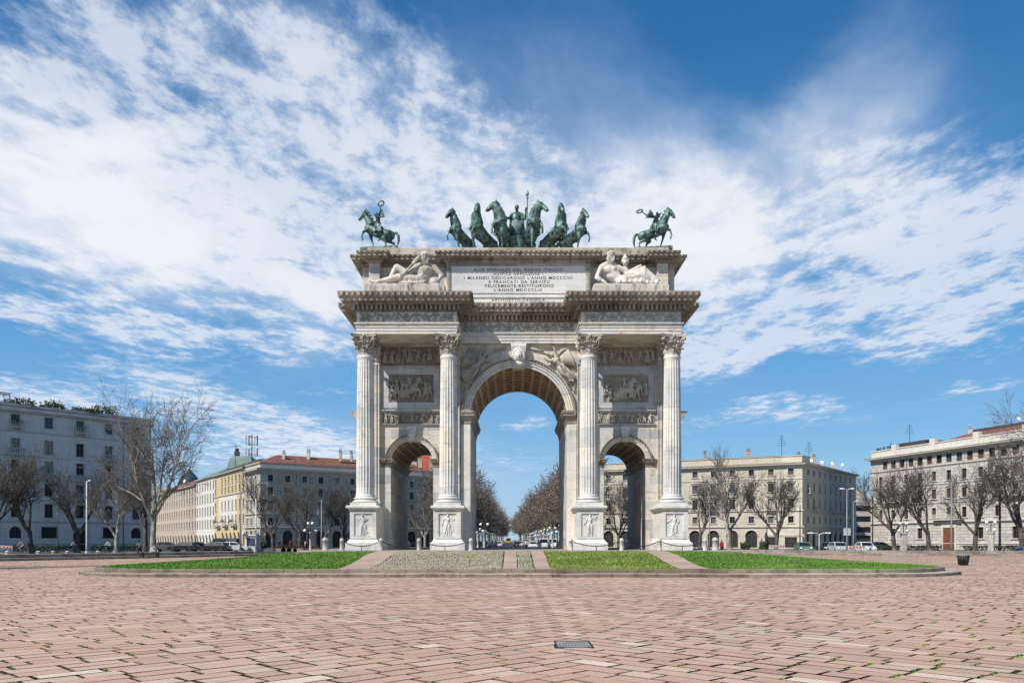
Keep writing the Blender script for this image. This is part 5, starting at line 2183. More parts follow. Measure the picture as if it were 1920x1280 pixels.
def balcony(parent, T, x, z, w, mat, plants=False, rnd=None, iron=False, d=.85):
    mb = MB()
    mb.box(x - w / 2, x + w / 2, -d, -.01, z - .18, z, T)
    for s in (-1, 1):
        mb.box(x + s * (w / 2 - .3) - .12, x + s * (w / 2 - .3) + .12, -d * .7, -.01, z - .5, z - .182, T)
    hh = .85
    if iron:
        n = int(w / .16)
        for k in range(n + 1):
            xx = x - w / 2 + .03 + (w - .06) * k / n
            mb.box(xx - .015, xx + .015, -d + .02, -d + .05, z, z + hh, T)
    else:
        n = max(2, int(w / .3))
        for k in range(n + 1):
            xx = x - w / 2 + .08 + (w - .16) * k / n
            mb.lathe([(.05, 0), (.085, .25), (.045, .5), (.06, hh - .1)], (xx, -d + .1, z), 6, mat=T)
    mb.box(x - w / 2, x + w / 2, -d, -d + .16, z + hh - .1, z + hh, T)
    for s in (-1, 1):
        mb.box(x + s * w / 2 - (.14 if s > 0 else 0), x + s * w / 2 + (0 if s > 0 else .14), -d + .162, -.01, z + hh - .1, z + hh, T)
    b = mb.build('balcony', M[mat], parent)
    if plants:
        pm = MB()
        for k in range(160):
            p = Vector((x + rnd.gauss(0, w * .28), -d + rnd.gauss(0, .18), z + .75 + abs(rnd.gauss(0, .28))))
            s = rnd.uniform(.07, .16)
            q = [p + Vector((rnd.uniform(-s, s), rnd.uniform(-s, s), rnd.uniform(-s, s))) for _ in range(3)]
            pm.add(q, [(0, 1, 2)], False, rnd.random(), T)
        pm.build('plants', M['leaf_green'], b, tone=True)


def walls_plain(mb, poly, H, skip):
    n = len(poly)
    for i in range(n):
        if i in skip:
            continue
        a, b = poly[i], poly[(i + 1) % n]
        mb.quad((a[0], a[1], -.3), (b[0], b[1], -.3), (b[0], b[1], H), (a[0], a[1], H))
    mb.poly([(p[0], p[1], H) for p in poly])


def hip(mb, poly, z, inset, h):
    n0 = len(mb.v)
    mb.sweep([(.25, z), (.25, z + .06), (-inset, z + h)], poly)
    k = 3
    mb.poly([mb.v[n0 + i * k + 2] for i in range(len(poly))])


def rel_poly(P, o):
    return [(p[0] - o[0], p[1] - o[1]) for p in P]


def moulding(parent, T, L, prof, mat, name='moulding', x0=0.0):
    mb = MB()
    mb.sweep(prof, [(x0, 0), (L, 0)], closed=False, mat=T)
    for x in (x0, L):
        mb.add([(x, -o, z) for o, z in prof], [tuple(range(len(prof)))], mat=T)
    return mb.build(name, M[mat], parent)


def strip_prof(z, d=.12, h=.2):
    return [(0, z), (d * .5, z + .02), (d, z + h * .5), (d, z + h), (0, z + h + .03)]


def corn_prof(z, d=.7, h=.8):
    return [(0, z), (.06, z + .02), (.10, z + h * .3), (d * .45, z + h * .42), (d * .5, z + h * .5), (d * .95, z + h * .55), (d * .95, z + h * .8), (d, z + h * .85), (d * 1.06, z + h), (-.05, z + h + .02)]


def chimneys(parent, spots, rnd):
    for x, y, z in spots:
        mb = MB()
        w, h = rnd.uniform(.25, .45), rnd.uniform(.9, 1.6)
        mb.box(x - w, x + w, y - .3, y + .3, z - .8, z + h)
        mb.box(x - w - .08, x + w + .08, y - .38, y + .38, z + h, z + h + .12)
        for s in (-1, 1):
            mb.lathe([(.1, 0), (.12, .35), (.16, .36), (.1, .5)], (x + s * w * .5, y, z + h + .12), 8)
        mb.build('chimney', M['p_brown' if rnd.random() < .5 else 'trim_grey'], parent)


def antenna(parent, x, y, z, h):
    mb = MB()
    mb.tube([(x, y, z), (x, y, z + h)], .045, 5)
    for k in range(5):
        zz = z + h * (.55 + .1 * k)
        w = .9 - .12 * k
        mb.tube([(x - w, y, zz), (x + w, y, zz)], .03, 4)
    mb.build('antenna', M['iron'], parent)


def dish(parent, x, y, z):
    mb = MB()
    T = Matrix.Translation((x, y, z)) @ Matrix.Rotation(R(65), 4, 'X')
    mb.lathe([(.02, 0), (.22, .04), (.36, .12), (.38, .14), (.22, .07)], n=14, mat=T)
    mb.tube([(x, y, z - .9), (x, y, z)], .05, 5)
    mb.build('satellite_dish', M['globe'], parent)


rb = random.Random(77)
GL = ['glass', 'glass', 'glass', 'glass_blue', 'curtain', 'glass', 'blind']
GS = ['glass', 'glass', 'shutter', 'glass_blue', 'curtain', 'blind']

# --- left: six storey grey block, in shade
A, B = (-86.5, 115.0), (-61.8, 145.2)
P = [A, B, (-74, 155.5), (-98.5, 125)]
t = thing('apartment_building', 'tall blue-grey apartment building with balustrade balconies and roof plants, leftmost', 'building', (A[0], A[1], 0))
Q = rel_poly(P, A)
T, L = edge_T(Q[0], Q[1])
off = (127 - 115) / .775
xs = [off + 2.15 - 4.7 * 2, off + 2.15 - 4.7, off + 2.15, off + 6.95, off + 11.7, off + 16.3, off + 20.9]
xs = [x for x in xs if 1 < x < L - 1]
mb = MB()
rows = [dict(z0=2.0, z1=3.75, xs=xs[::2], w=1.7, arch=True, style=0, glass='shop_dark'),
        dict(z0=5.2, z1=7.3, xs=xs, w=1.25, style=1, glass=GS), dict(z0=8.5, z1=10.5, xs=xs, w=1.2, style=1, glass=GL),
        dict(z0=11.9, z1=13.9, xs=xs, w=1.2, style=1, glass=GL), dict(z0=15.05, z1=17.1, xs=xs, w=1.2, style=1, glass=GL),
        dict(z0=19.1, z1=20.75, xs=xs, w=1.2, style=1, glass=['glass_blue', 'glass_blue', 'glass'])]
facade(mb, T, L, 22.0, rows, t, 'trim_grey', rb)
T2, L2 = edge_T(Q[1], Q[2])
facade(mb, T2, L2, 22.0, [dict(z0=z, z1=z + 2, xs=[3, 7, 11], w=1.2, style=1, glass=GL) for z in (5.2, 8.5, 11.9, 15.05)] + [dict(z0=19.1, z1=20.75, xs=[3, 7, 11], w=1.2, style=1, glass=GL)], t, 'trim_grey', rb)
walls_plain(mb, Q, 21.98, (0, 1))
mb.build('wall', M['p_grey'], t)
for z, d_, h in ((1.0, .1, .12), (4.35, .22, .3), (7.75, .1, .15), (14.4, .1, .14), (18.1, .14, .2)):
    moulding(t, T, L, strip_prof(z, d_, h), 'trim_grey')
mb = MB()
mb.sweep(corn_prof(20.95, .55, .45), [(0, 0), (L, 0)], closed=False, mat=T)
mb.sweep(corn_prof(20.95, .55, .45), [(0, 0), (L2, 0)], closed=False, mat=T2)
mb.build('cornice', M['trim_grey'], t)
mb = MB()
mb.sweep([(.02, 21.42), (.02, 22.4), (-.3, 22.42)], Q[:3], closed=False)
mb.build('parapet', M['p_grey'], t)
mb = MB()
hip(mb, Q, 21.9, 4.0, .9)
mb.build('roof', M['roof_dark'], t)
for x, z, w, pl in ((xs[-5], 18.85, 1.9, True), (xs[-3], 18.85, 1.9, True), (xs[-5], 14.8, 2.0, False), (xs[-2] - 2.4, 11.2, 7.5, False), (xs[-5], 8.2, 2.2, False), (xs[-3], 8.2, 2.2, False), (xs[-4] - 1, 11.2, 4.2, False)):
    balcony(t, T, x, z, w, 'trim_grey', pl, rb)
# doorway and dark shop openings of the ground floor
for x, w, h, m in ((xs[-3], 2.2, 3.6, 'shop_dark'), (xs[-4], 2.3, 1.75, 'glass'), (xs[-2], 2.0, 1.75, 'glass')):
    mb = MB()
    z0 = 0.0 if h > 3 else 2.0
    mb.box(x - w / 2 - .2, x - w / 2, -.12, -.005, z0, z0 + h + .2, T)
    mb.box(x + w / 2, x + w / 2 + .2, -.12, -.005, z0, z0 + h + .2, T)
    mb.box(x - w / 2, x + w / 2, -.12, -.005, z0 + h, z0 + h + .2, T)
    d_ = mb.build('doorway' if h > 3 else 'shop_window', M['trim_grey'], t)
    mb = MB()
    mb.box(x - w / 2 + .002, x + w / 2 - .002, -.04, -.01, z0, z0 + h - .002, T)
    for k in range(1, 3):
        mb.box(x - w / 2 + w * k / 3 - .03, x - w / 2 + w * k / 3 + .03, -.07, -.041, z0, z0 + h - .01, T)
    mb.build('panel', M[m], d_)
for x, z in ((xs[-6], 14.8), (xs[-6], 11.5), (xs[-2], 14.8), (xs[-1], 18.85)):
    balcony(t, T, x, z, 1.9, 'trim_grey')
for x in (xs[-2] + 2.4, xs[-5] - 2.3):
    mb = MB()
    mb.tube([(x, -.09, 0), (x, -.09, 20.9)], .06, 5, mat=T)
    mb.build('downpipe', M['pole_grey'], t)
ROOF_L = (t, T, L)

# --- left centre corner block: pale lit flank, grey front towards the avenue
C0 = (-49.0, 165.0)
E1 = (-18.0, 188.0)
Lf = (-55.0, 174.8)
P = [Lf, C0, E1, (-17.0, 206), (-45, 206)]
t = thing('apartment_building', 'corner apartment building with arcaded ground floor and red tiled roof, left of the arch', 'building', (C0[0], C0[1], 0))
Q = rel_poly(P, C0)
T, L = edge_T(Q[1], Q[2])
xs = [2.05 + 3.52 * k for k in range(11) if 2.05 + 3.52 * k < L - 1]
mb = MB()
rows = [dict(z0=.2, z1=3.6, xs=xs, w=2.0, arch=True, style=0, glass='shop_dark'), dict(z0=4.7, z1=6.1, xs=xs, w=1.05, style=1, glass=GS),
        dict(z0=7.5, z1=9.4, xs=xs, w=1.1, style=2, glass=GL), dict(z0=10.5, z1=12.1, xs=xs, w=1.05, style=2, glass=GL), dict(z0=13.2, z1=14.5, xs=xs, w=1.05, style=1, glass=GS)]
facade(mb, T, L, 16.0, rows, t, 'trim', rb)
T0, L0 = edge_T(Q[0], Q[1])
x2 = [1.8, 5.0, 8.4]
rows2 = [dict(r_, xs=x2, w=(1.4 if r_.get('arch') else .95)) for r_ in rows]
facade(mb, T0, L0, 16.0, rows2, t, 'trim', rb)
T3, L3 = edge_T(Q[2], Q[3])
facade(mb, T3, L3, 16.0, [dict(r_, xs=[3, 7, 11, 15]) for r_ in rows], t, 'trim', rb)
walls_plain(mb, Q, 15.98, (0, 1, 2))
mb.build('wall', M['p_stone'], t)
for z, d_, h in ((4.0, .3, .35), (6.75, .25, .25), (9.75, .1, .12), (12.6, .14, .2)):
    moulding(t, T, L, strip_prof(z, d_, h), 'trim')
    moulding(t, T0, L0, strip_prof(z, d_, h), 'trim')
mb = MB()
mb.sweep(corn_prof(15.0, .85, .75), Q[:4], closed=False)
mb.sweep([(.05, 15.8), (.05, 16.9), (.12, 16.92), (.12, 17.02), (-.2, 17.04), (-.2, 15.8)], Q[:4], closed=False)
mb.build('cornice', M['trim'], t)
mb = MB()
hip(mb, Q, 16.6, 5.0, 2.4)
mb.build('roof', M['roof'], t)
for x in xs[1:7:2]:
    balcony(t, T, x, 7.3, 2.0, 'trim')
balcony(t, T, xs[5], 10.3, 2.0, 'trim', iron=True)
balcony(t, T, (xs[2] + xs[5]) / 2, 7.3, 3.6, 'trim', iron=True)
for x in (xs[1] + 1.76, xs[6] + 1.76):
    mb = MB()
    mb.tube([(x, -.09, 0), (x, -.09, 15)], .05, 5, mat=T)
    mb.build('downpipe', M['pole_grey'], t)
chimneys(t, [(3, 6, 18.3), (7, 10, 19), (13, 13, 19), (15, 14.5, 19), (21, 18, 19), (25, 21, 19), (28.5, 24, 18.6)], rb)
antenna(t, 20.5, 17.5, 18.5, 4.2)
dish(t, 18.5, 15.5, 19.2)
dish(t, 22.5, 18.5, 19.0)

# --- the street going off to the left: yellow house, white house, brown row
def row_house(name, label, a, b, H, mat, trim, rows, depth, roofm, roof_h=2.0, extra=None, patch=None):
    t = thing(name, label, 'building', (a[0], a[1], 0))
    T, L = edge_T((0, 0), (b[0] - a[0], b[1] - a[1]))
    d = Vector((b[0] - a[0], b[1] - a[1])).normalized()
    n = Vector((-d.y, d.x))
    Q = [(0, 0), (b[0] - a[0], b[1] - a[1]), (b[0] - a[0] + n.x * depth, b[1] - a[1] + n.y * depth), (n.x * depth, n.y * depth)]
    mb = MB()
    rws = rows(L)
    if patch:
        m2, xa, xb, za, zb = patch
        xb = L - xb
        for x0, x1 in ((0, xa), (xa, xb), (xb, L)):
            Tk = T @ Matrix.Translation((x0, 0, 0))
            sel = [dict(r_, xs=[x - x0 for x in r_['xs'] if x0 + .6 < x < x1 - .6]) for r_ in rws]
            if x0 != xa:
                facade(mb, Tk, x1 - x0, H, sel, t, trim, rb)
            else:
                w2 = MB()
                facade(mb, Tk, x1 - x0, za, [r_ for r_ in sel if r_['z1'] < za], t, trim, rb)
                facade(w2, Tk, x1 - x0, zb, [r_ for r_ in sel if za <= r_['z0'] < zb - 1], t, 'p_white', rb, za)
                facade(mb, Tk, x1 - x0, H, [r_ for r_ in sel if r_['z0'] >= zb - 1], t, trim, rb, zb)
                w2.build('white_front', M[m2], t)
    else:
        facade(mb, T, L, H, rws, t, trim, rb)
    walls_plain(mb, Q, H - .02, (0,))
    mb.build('wall', M[mat], t)
    mb = MB()
    mb.sweep(corn_prof(H - .5, .6, .5), [(0, 0), (L, 0)], closed=False, mat=T)
    mb.build('cornice', M[trim], t)
    mb = MB()
    hip(mb, Q, H - .02, min(4.0, depth * .35), roof_h)
    mb.build('roof', M[roofm], t)
    if extra:
        extra(t, T, L)
    return t


def spaced(L, pitch, m=1.3):
    n = max(1, int((L - 2 * m) / pitch) + 1)
    return [m + (L - 2 * m) * k / max(1, n - 1) for k in range(n)]


Yl, Wl, Bl = (-69.8, 199.0), (-80.7, 216.9), (-128.0, 294.0)


def ex_yellow(t, T, L):
    for x in (4.5, 12, 20):
        balcony(t, T, x, 4.9, 3.6, 'trim', True, rb)
    moulding(t, T, L, strip_prof(11.5, .2, .3), 'trim')


yel = lambda L: [dict(z0=.3, z1=3.4, xs=spaced(L, 3.6), w=1.6, arch=True, style=0, glass='shop_dark')] + [dict(z0=z, z1=z + h, xs=spaced(L, 2.9), w=.95, style=1, glass=GS) for z, h in ((5.2, 2.0), (8.4, 2.0), (11.9, 1.7), (14.2, 1.5))]
row_house('apartment_building', 'narrow yellow apartment building with a white middle and leafy balconies', Yl, Lf, 16.8, 'p_yellow', 'trim', yel, 14, 'roof_dark', 2.2, ex_yellow, ('p_white', 4.4, 7.0, 4.9, 11.4))
whi = lambda L: [dict(z0=.3, z1=3.0, xs=spaced(L, 3.4), w=1.7, arch=True, style=0, glass='shop_dark')] + [dict(z0=z, z1=z + 2.3, xs=spaced(L, 2.7), w=1.1, style=0, glass=GS) for z in (4.3, 7.4, 10.5, 13.6)]
row_house('apartment_building', 'white apartment building with tall dark window slots beside the yellow one', Wl, Yl, 16.9, 'p_white', 'trim', whi, 14, 'copper', 2.2)
bro = lambda L: [dict(z0=.3, z1=3.0, xs=spaced(L, 4.2), w=1.7, arch=True, style=0, glass='shop_dark')] + [dict(z0=z, z1=z + 1.8, xs=spaced(L, 3.6), w=1.1, style=1, glass=GS) for z in (4.8, 8.0, 11.2, 13.6)]
row_house('apartment_building', 'long brown apartment row behind the big bare plane tree', Bl, Wl, 16.0, 'p_brown', 'trim', bro, 14, 'roof', 2.4)

# green copper mansard with mast
o = at(451, 869, 196)
t = thing('copper_roof_penthouse', 'green copper mansard rooftop house with chimney behind the yellow building', 'penthouse', (o.x, 196, 16.6))
mb = MB()
mb.prism([(-3.0, 0), (2.6, 0), (2.6, 6), (-3.0, 6)], 0, 1.6)
mb.build('wall', M['p_white'], t)
mb = MB()
mb.sweep([(.2, 1.6), (-.35, 4.0), (-1.0, 4.6)], [(-3.0, 0), (2.6, 0), (2.6, 6), (-3.0, 6)])
mb.poly([(-2.0, 1, 4.6), (1.6, 1, 4.6), (1.6, 5, 4.6), (-2.0, 5, 4.6)])
for k in range(9):
    x = -2.9 + k * .66
    mb.tube([(x, -.22, 1.65), (x * .82 - .03, .52, 3.62), (x * .66 - .05, 1.02, 4.64)], .05, 4)
mb.build('roof', M['copper'], t)
mb = MB()
mb.box(-2.1, -1.1, 2, 2.9, 4.4, 5.8)
mb.lathe([(.3, 0), (.42, .25), (.5, .5), (.3, .8)], (-1.6, 2.4, 5.8), 10)
mb.build('chimney', M['roof_dark'], t)
for x in (-.4, 1.2):
    dish(t, x, -.4, 1.9)

o = at(472, 862, 190)
t = thing('antenna_mast', 'telephone mast with panel antennas on the rooftop left of the arch', 'mast', (o.x, 190, 18.5))
mb = MB()
mb.tube([(0, 0, -1.5), (0, 0, 6.9)], .16, 8)
for z in (2.4, 4.6, 6.3):
    for k in range(3):
        a = k * 2.094 + .3
        mb.tube([(0, 0, z), (1.15 * math.cos(a), 1.15 * math.sin(a), z)], .06, 5)
mb.build('pole', M['pole_grey'], t)
for z0, z1 in ((4.4, 6.7), (2.0, 3.7)):
    for k in range(6):
        a = k * 1.047 + .3
        mb = MB()
        mb.bbox(-.15, .15, -.09, .09, z0 + .15 * (k % 2), z1 - .2 * (k % 3), .03, Matrix.Translation((1.2 * math.cos(a), 1.2 * math.sin(a), 0)) @ Matrix.Rotation(a, 4, 'Z'))
        mb.build('panel_antenna', M['pole_white' if k % 2 else 'pole_grey'], t)
mb = MB()
mb.tube([(-3.6, 0, -1.5), (-3.6, 0, 4.6)], .05, 5)
mb.tube([(-4.0, 0, 4.2), (-2.4, 0, 4.3)], .04, 4)
mb.build('whip', M['iron'], t)

# bluish dome far off
o = at(355, 905, 300)
t = thing('dome', 'pale blue-grey glass dome far behind the bare plane tree', 'dome', (o.x, 300, 0))
mb = MB()
mb.lathe([(4.0, 0), (4.0, 19.5)], n=20)
mb.build('drum', M['p_grey'], t)
mb = MB()
mb.lathe([(4.3, 19.5), (4.0, 21.0), (3.2, 23.0), (1.9, 25.0), (.5, 26.2), (.2, 27.2)], n=20)
for k in range(20):
    a = 2 * math.pi * k / 20
    mb.tube([(r_ * math.cos(a), r_ * math.sin(a), z) for r_, z in ((4.3, 19.5), (4.02, 21.0), (3.22, 23.0), (1.92, 25.0))], .07, 4)
mb.build('cupola', M['glass_blue'], t)

# --- right centre block: cream front, shaded flank
P0, P1, P2 = (19.0, 184.5), (56.5, 165.0), (79.3, 195.4)
P = [P0, P1, P2, (45, 221)]
t = thing('apartment_building', 'cream corner apartment building with high parapet and arcades, right of the arch', 'building', (P1[0], P1[1], 0))
Q = rel_poly(P, P1)
T, L = edge_T(Q[0], Q[1])
e = L - 39.0 + .2
xs = sorted([L - 2.15 - 3.8 * k for k in range(11) if L - 2.15 - 3.8 * k > 1.2])
mb = MB()
rows = [dict(z0=.2, z1=3.6, xs=xs, w=2.3, arch=True, style=0, glass='shop_dark'), dict(z0=5.1, z1=6.4, xs=xs, w=1.05, style=1, glass=GS),
        dict(z0=7.9, z1=9.9, xs=xs, w=1.1, style=2, glass=GL), dict(z0=11.2, z1=12.9, xs=xs, w=1.1, style=2, glass=GS), dict(z0=14.5, z1=15.7, xs=xs, w=1.05, style=1, glass=GS)]
facade(mb, T, L, 16.6, rows, t, 'trim', rb)
T1, L1 = edge_T(Q[1], Q[2])
x1 = [3.4 + 3.72 * k for k in range(9)]
rows1 = [dict(rows[0], xs=x1, w=1.7), dict(rows[1], xs=x1, w=1.0), dict(rows[2], xs=x1, w=1.0), dict(rows[3], xs=x1, w=1.0), dict(rows[4], xs=x1, w=1.0)]
facade(mb, T1, L1, 16.6, rows1, t, 'trim', rb)
walls_plain(mb, Q, 16.58, (0, 1))
mb.build('wall', M['p_cream'], t)
for z, d_, h in ((4.1, .25, .3), (7.3, .22, .25), (13.6, .12, .18)):
    moulding(t, T, L, strip_prof(z, d_, h), 'trim')
    moulding(t, T1, L1, strip_prof(z, d_, h), 'trim')
mb = MB()
mb.sweep(corn_prof(16.1, .8, .6), [Q[3], Q[0], Q[1], Q[2]], closed=False)
mb.build('cornice', M['trim'], t)
mb = MB()
mb.sweep([(-.1, 16.7), (-.1, 18.1), (.04, 18.12), (.04, 18.25), (-.5, 18.27)], [Q[0], Q[1], (Q[1][0] + 3.0, Q[1][1] + 4.0)], closed=False)
mb.build('parapet', M['p_cream'], t)
mb = MB()
hip(mb, Q, 16.7, 6, 2.2)
mb.build('roof', M['roof'], t)
for x, z in ((x1[1], 7.7), (x1[4], 7.7), (x1[7], 7.7), (x1[0], 11.0)):
    balcony(t, T1, x, z, 2.2, 'trim')
for x in xs[3::3]:
    balcony(t, T, x, 7.7, 2.0, 'trim', iron=True)
chimneys(t, [(-30, 20, 18.6), (-27, 19, 18.6), (-16, 13, 18.6), (-8, 9, 18.6), (4, 14, 18.4), (9, 19, 18.4), (13, 25, 18.2), (17, 29, 18)], rb)
antenna(t, -2.6, 4.5, 18.2, 4.4)
antenna(t, 6, 13.5, 17.8, 4.6)
for k in range(4):
    dish(t, 4 + k * 3.4, 6.5 + k * 3.3, 17.7)

# small modern blocks in the gap
t = thing('office_block', 'low tan modern block with dark window bands in the gap right of the cream building', 'building', (97, 238, 0))
mb = MB()
mb.prism([(-4.5, 0), (10, 0), (10, 12), (-4.5, 12)], 0, 13.4)
mb.prism([(-9, 14), (8, 14), (8, 24), (-9, 24)], 0, 16.4)
mb.build('wall', M['p_tan'], t)
for z in (3.9, 6.9, 9.9):
    mb = MB()
    mb.box(-3.2, 9.2, -.06, -.005, z, z + 1.5)
    mb.build('window_band', M['glass'], t)
mb = MB()
mb.box(-4.8, 10.4, -1.4, .0, 2.4, 3.0)
mb.build('canopy', M['black'], t)
t = thing('office_block', 'narrow dark grey block squeezed against the cream building flank', 'building', (88.5, 228, 0))
mb = MB()
mb.prism([(-3, 0), (3, 0), (3, 9), (-3, 9)], 0, 13.8)
mb.build('wall', M['p_grey_lo'], t)
for z in (2.2, 5.2, 8.2, 11.2):
    mb = MB()
    mb.box(-2.4, 2.4, -.06, -.005, z, z + 1.5)
    mb.build('window_band', M['glass'], t)

# --- far right: rusticated pale block, sunlit
A, B = (71.9, 170.0), (88.9, 108.0)
P = [A, B, (104, 112), (88, 176)]
t = thing('apartment_building', 'long pale rusticated apartment building with red shutters and tiled roof, rightmost', 'building', (A[0], A[1], 0))
Q = rel_poly(P, A)
T, L = edge_T(Q[0], Q[1])
xm = [6.5 + 7.05 * k for k in range(8) if 6.5 + 7.05 * k < L - 1]
xh = sorted(xm + [x + 3.5 for x in xm if x + 3.5 < L - 1] + [3.0])
top = sorted([x + s for x in xm for s in (-2.35, 0, 2.35) if x + s < L - .8])
mb = MB()
rows = [dict(z0=2.0, z1=3.9, xs=[x for x in xm if abs(x - 20.6) > 2], w=1.25, style=1, glass='glass', wood='shutter_red'), dict(z0=5.7, z1=7.5, xs=xh, w=1.1, style=1, glass=['glass', 'glass', 'shutter_red'], wood='shutter_red'),
        dict(z0=9.2, z1=10.9, xs=xh[::1], w=1.15, style=2, glass=['shutter_red', 'glass', 'shutter_red'], wood='shutter_red'), dict(z0=12.4, z1=14.1, xs=xh, w=1.1, style=1, glass=['glass', 'shutter_red', 'glass'], wood='shutter_red'),
        dict(z0=15.5, z1=17.0, xs=top, w=1.3, style=0, glass=['shutter_red', 'glass', 'shutter_red', 'glass_blue'], wood='shutter_red')]
facade(mb, T, L, 17.9, rows, t, 'trim', rb)
walls_plain(mb, Q, 17.88, (0,))
mb.build('wall', M['p_stone2'], t)
for z, d_, h in ((1.0, .12, .2), (4.7, .3, .35), (8.3, .12, .2), (11.7, .12, .2), (15.0, .18, .25)):
    moulding(t, T, L, strip_prof(z, d_, h), 'trim')
mb = MB()
mb.sweep(corn_prof(17.3, 1.0, .6), [Q[3], Q[0], Q[1]], closed=False)
mb.build('cornice', M['trim'], t)
mb = MB()
mb.sweep([(-.1, 17.9), (-.1, 19.2), (.03, 19.22), (.03, 19.4), (-.5, 19.42), (-.5, 17.9)], [Q[3], Q[0], Q[1]], closed=False)
for k in range(6):
    x = 6 + k * 10
    mb.box(x, x + 1.3, -.08, .7, 17.92, 20.1, T)
mb.build('parapet', M['trim'], t)
mb = MB()
n_ = Vector((-(Q[1][1] - Q[0][1]), Q[1][0] - Q[0][0])).normalized()
mb.add([(12, 1.6, 18.9), (L, 1.6, 18.9), (L, 8.5, 21.5), (17, 8.5, 21.5), (12, 15.4, 18.9), (L, 15.4, 18.9)], [(0, 1, 2, 3), (3, 2, 5, 4), (0, 3, 4)], mat=T)
mb.build('roof', M['roof'], t)
mb = MB()
mb.box(16, 46, 8.2, 9.2, 21.2, 21.9, T)
mb.box(4, 11.6, 3, 8, 18.0, 20.6, T)
mb.build('roof_terrace', M['roof_dark'], t)
mb = MB()
x = 20.7
mb.box(x - 1.75, x - 1.35, -.18, -.005, 0, 3.9, T)
mb.box(x + 1.35, x + 1.75, -.18, -.005, 0, 3.9, T)
mb.box(x - 1.75, x + 1.75, -.2, -.005, 3.902, 4.4, T)
d_ = mb.build('doorway', M['trim'], t)
mb = MB()
mb.box(x - 1.345, x - .02, -.08, -.006, 0, 3.898, T)
mb.box(x + .02, x + 1.345, -.08, -.006, 0, 3.898, T)
for s in (-1, 1):
    for k in range(3):
        mb.box(x + s * .68 - .42, x + s * .68 + .42, -.11, -.081, .3 + k * 1.2, 1.3 + k * 1.2, T)
mb.build('door', M['wood'], d_)
for x, z, w, ir in ((xm[0] + .2, 9.0, 4.6, True), (xm[2], 5.4, 6.5, False), (xm[4] + .5, 9.0, 6.0, True), (xm[1], 12.2, 2.0, False)):
    balcony(t, T, x, z, w, 'trim', False, rb, ir)
for k, (x, y, z) in enumerate(((27, 8.6, 22.5), (42, 8.6, 22.7), (50, 8.6, 22.7), (12, 5, 19.6))):
    if k < 3:
        q = T @ Vector((x, y, z))
        dish(t, q.x, q.y, q.z)
        dish(t, q.x + .9, q.y - 1.2, q.z - .2)
q = T @ Vector((17, 8, 23))
chimneys(t, [(q.x, q.y, 20.9)], rb)
q = T @ Vector((5, 5, 20.4))
antenna(t, q.x, q.y, q.z, 4)
for x in (10.2, 31.5):
    mb = MB()
    mb.tube([(x, -.09, 0), (x, -.09, 17.2)], .06, 5, mat=T)
    mb.build('downpipe', M['roof_dark'], t)
ROOF_R = (t, T, L)

# --- red tower seen through the left opening
t = thing('tower_block', 'red and beige tower block seen through the left side arch', 'building', (-29, 262, 0))
mb = MB()
mb.prism([(-6.5, 0), (4.4, 0), (4.4, 12), (-6.5, 12)], 0, 31)
mb.build('wall', M['p_red'], t)
for k in range(9):
    for x in (-5.0, -1.2):
        mb = MB()
        mb.box(x - .9, x + .9, -.9, -.01, 2.6 + k * 3.1, 4.0 + k * 3.1)
        b = mb.build('balcony', M['p_tan'], t)
        mb = MB()
        mb.box(x - .88, x + .88, -.06, -.012, 4.05 + k * 3.1, 5.5 + k * 3.1)
        mb.build('window', M['glass_blue'], b)
mb = MB()
mb.box(3.6, 4.6, -.25, 12.1, 0, 31.2)
mb.build('corner_pier', M['p_tan'], t)
t = thing('apartment_building', 'grey apartment building far down the avenue on the right', 'building', (26, 212, 0))
mb = MB()
Qa = [(0, 0), (16, 0), (16, 14), (0, 14)]
walls_plain(mb, Qa, 17, ())
mb.build('wall', M['p_tan'], t)
mb = MB()
hip(mb, Qa, 17, 4, 2)
mb.build('roof', M['roof'], t)
# ------------------------------------------------------------------ trees
def limb(mb, p, d, L, r0, r1, rnd, wander, up, segs=4):
    """one wandering tapered branch; returns its points with directions"""
    pts = [p.copy()]
    dirs = [d.copy()]
    for i in range(segs):
        d = (d + Vector((rnd.gauss(0, wander), rnd.gauss(0, wander), rnd.gauss(0, wander) + up))).normalized()
        p = p + d * (L / segs)
        pts.append(p.copy())
        dirs.append(d.copy())
    rad = [r0 + (r1 - r0) * i / segs for i in range(segs + 1)]
    mb.tube(pts, rad, 7 if r0 > .15 else (5 if r0 > .05 else 3), False, True)
    return pts, dirs, rad


def side_dir(d, ang, rnd):
    a = d.orthogonal().normalized()
    a = Quaternion(d, rnd.uniform(0, 2 * math.pi)) @ a
    return (d * math.cos(ang) + a * math.sin(ang)).normalized()


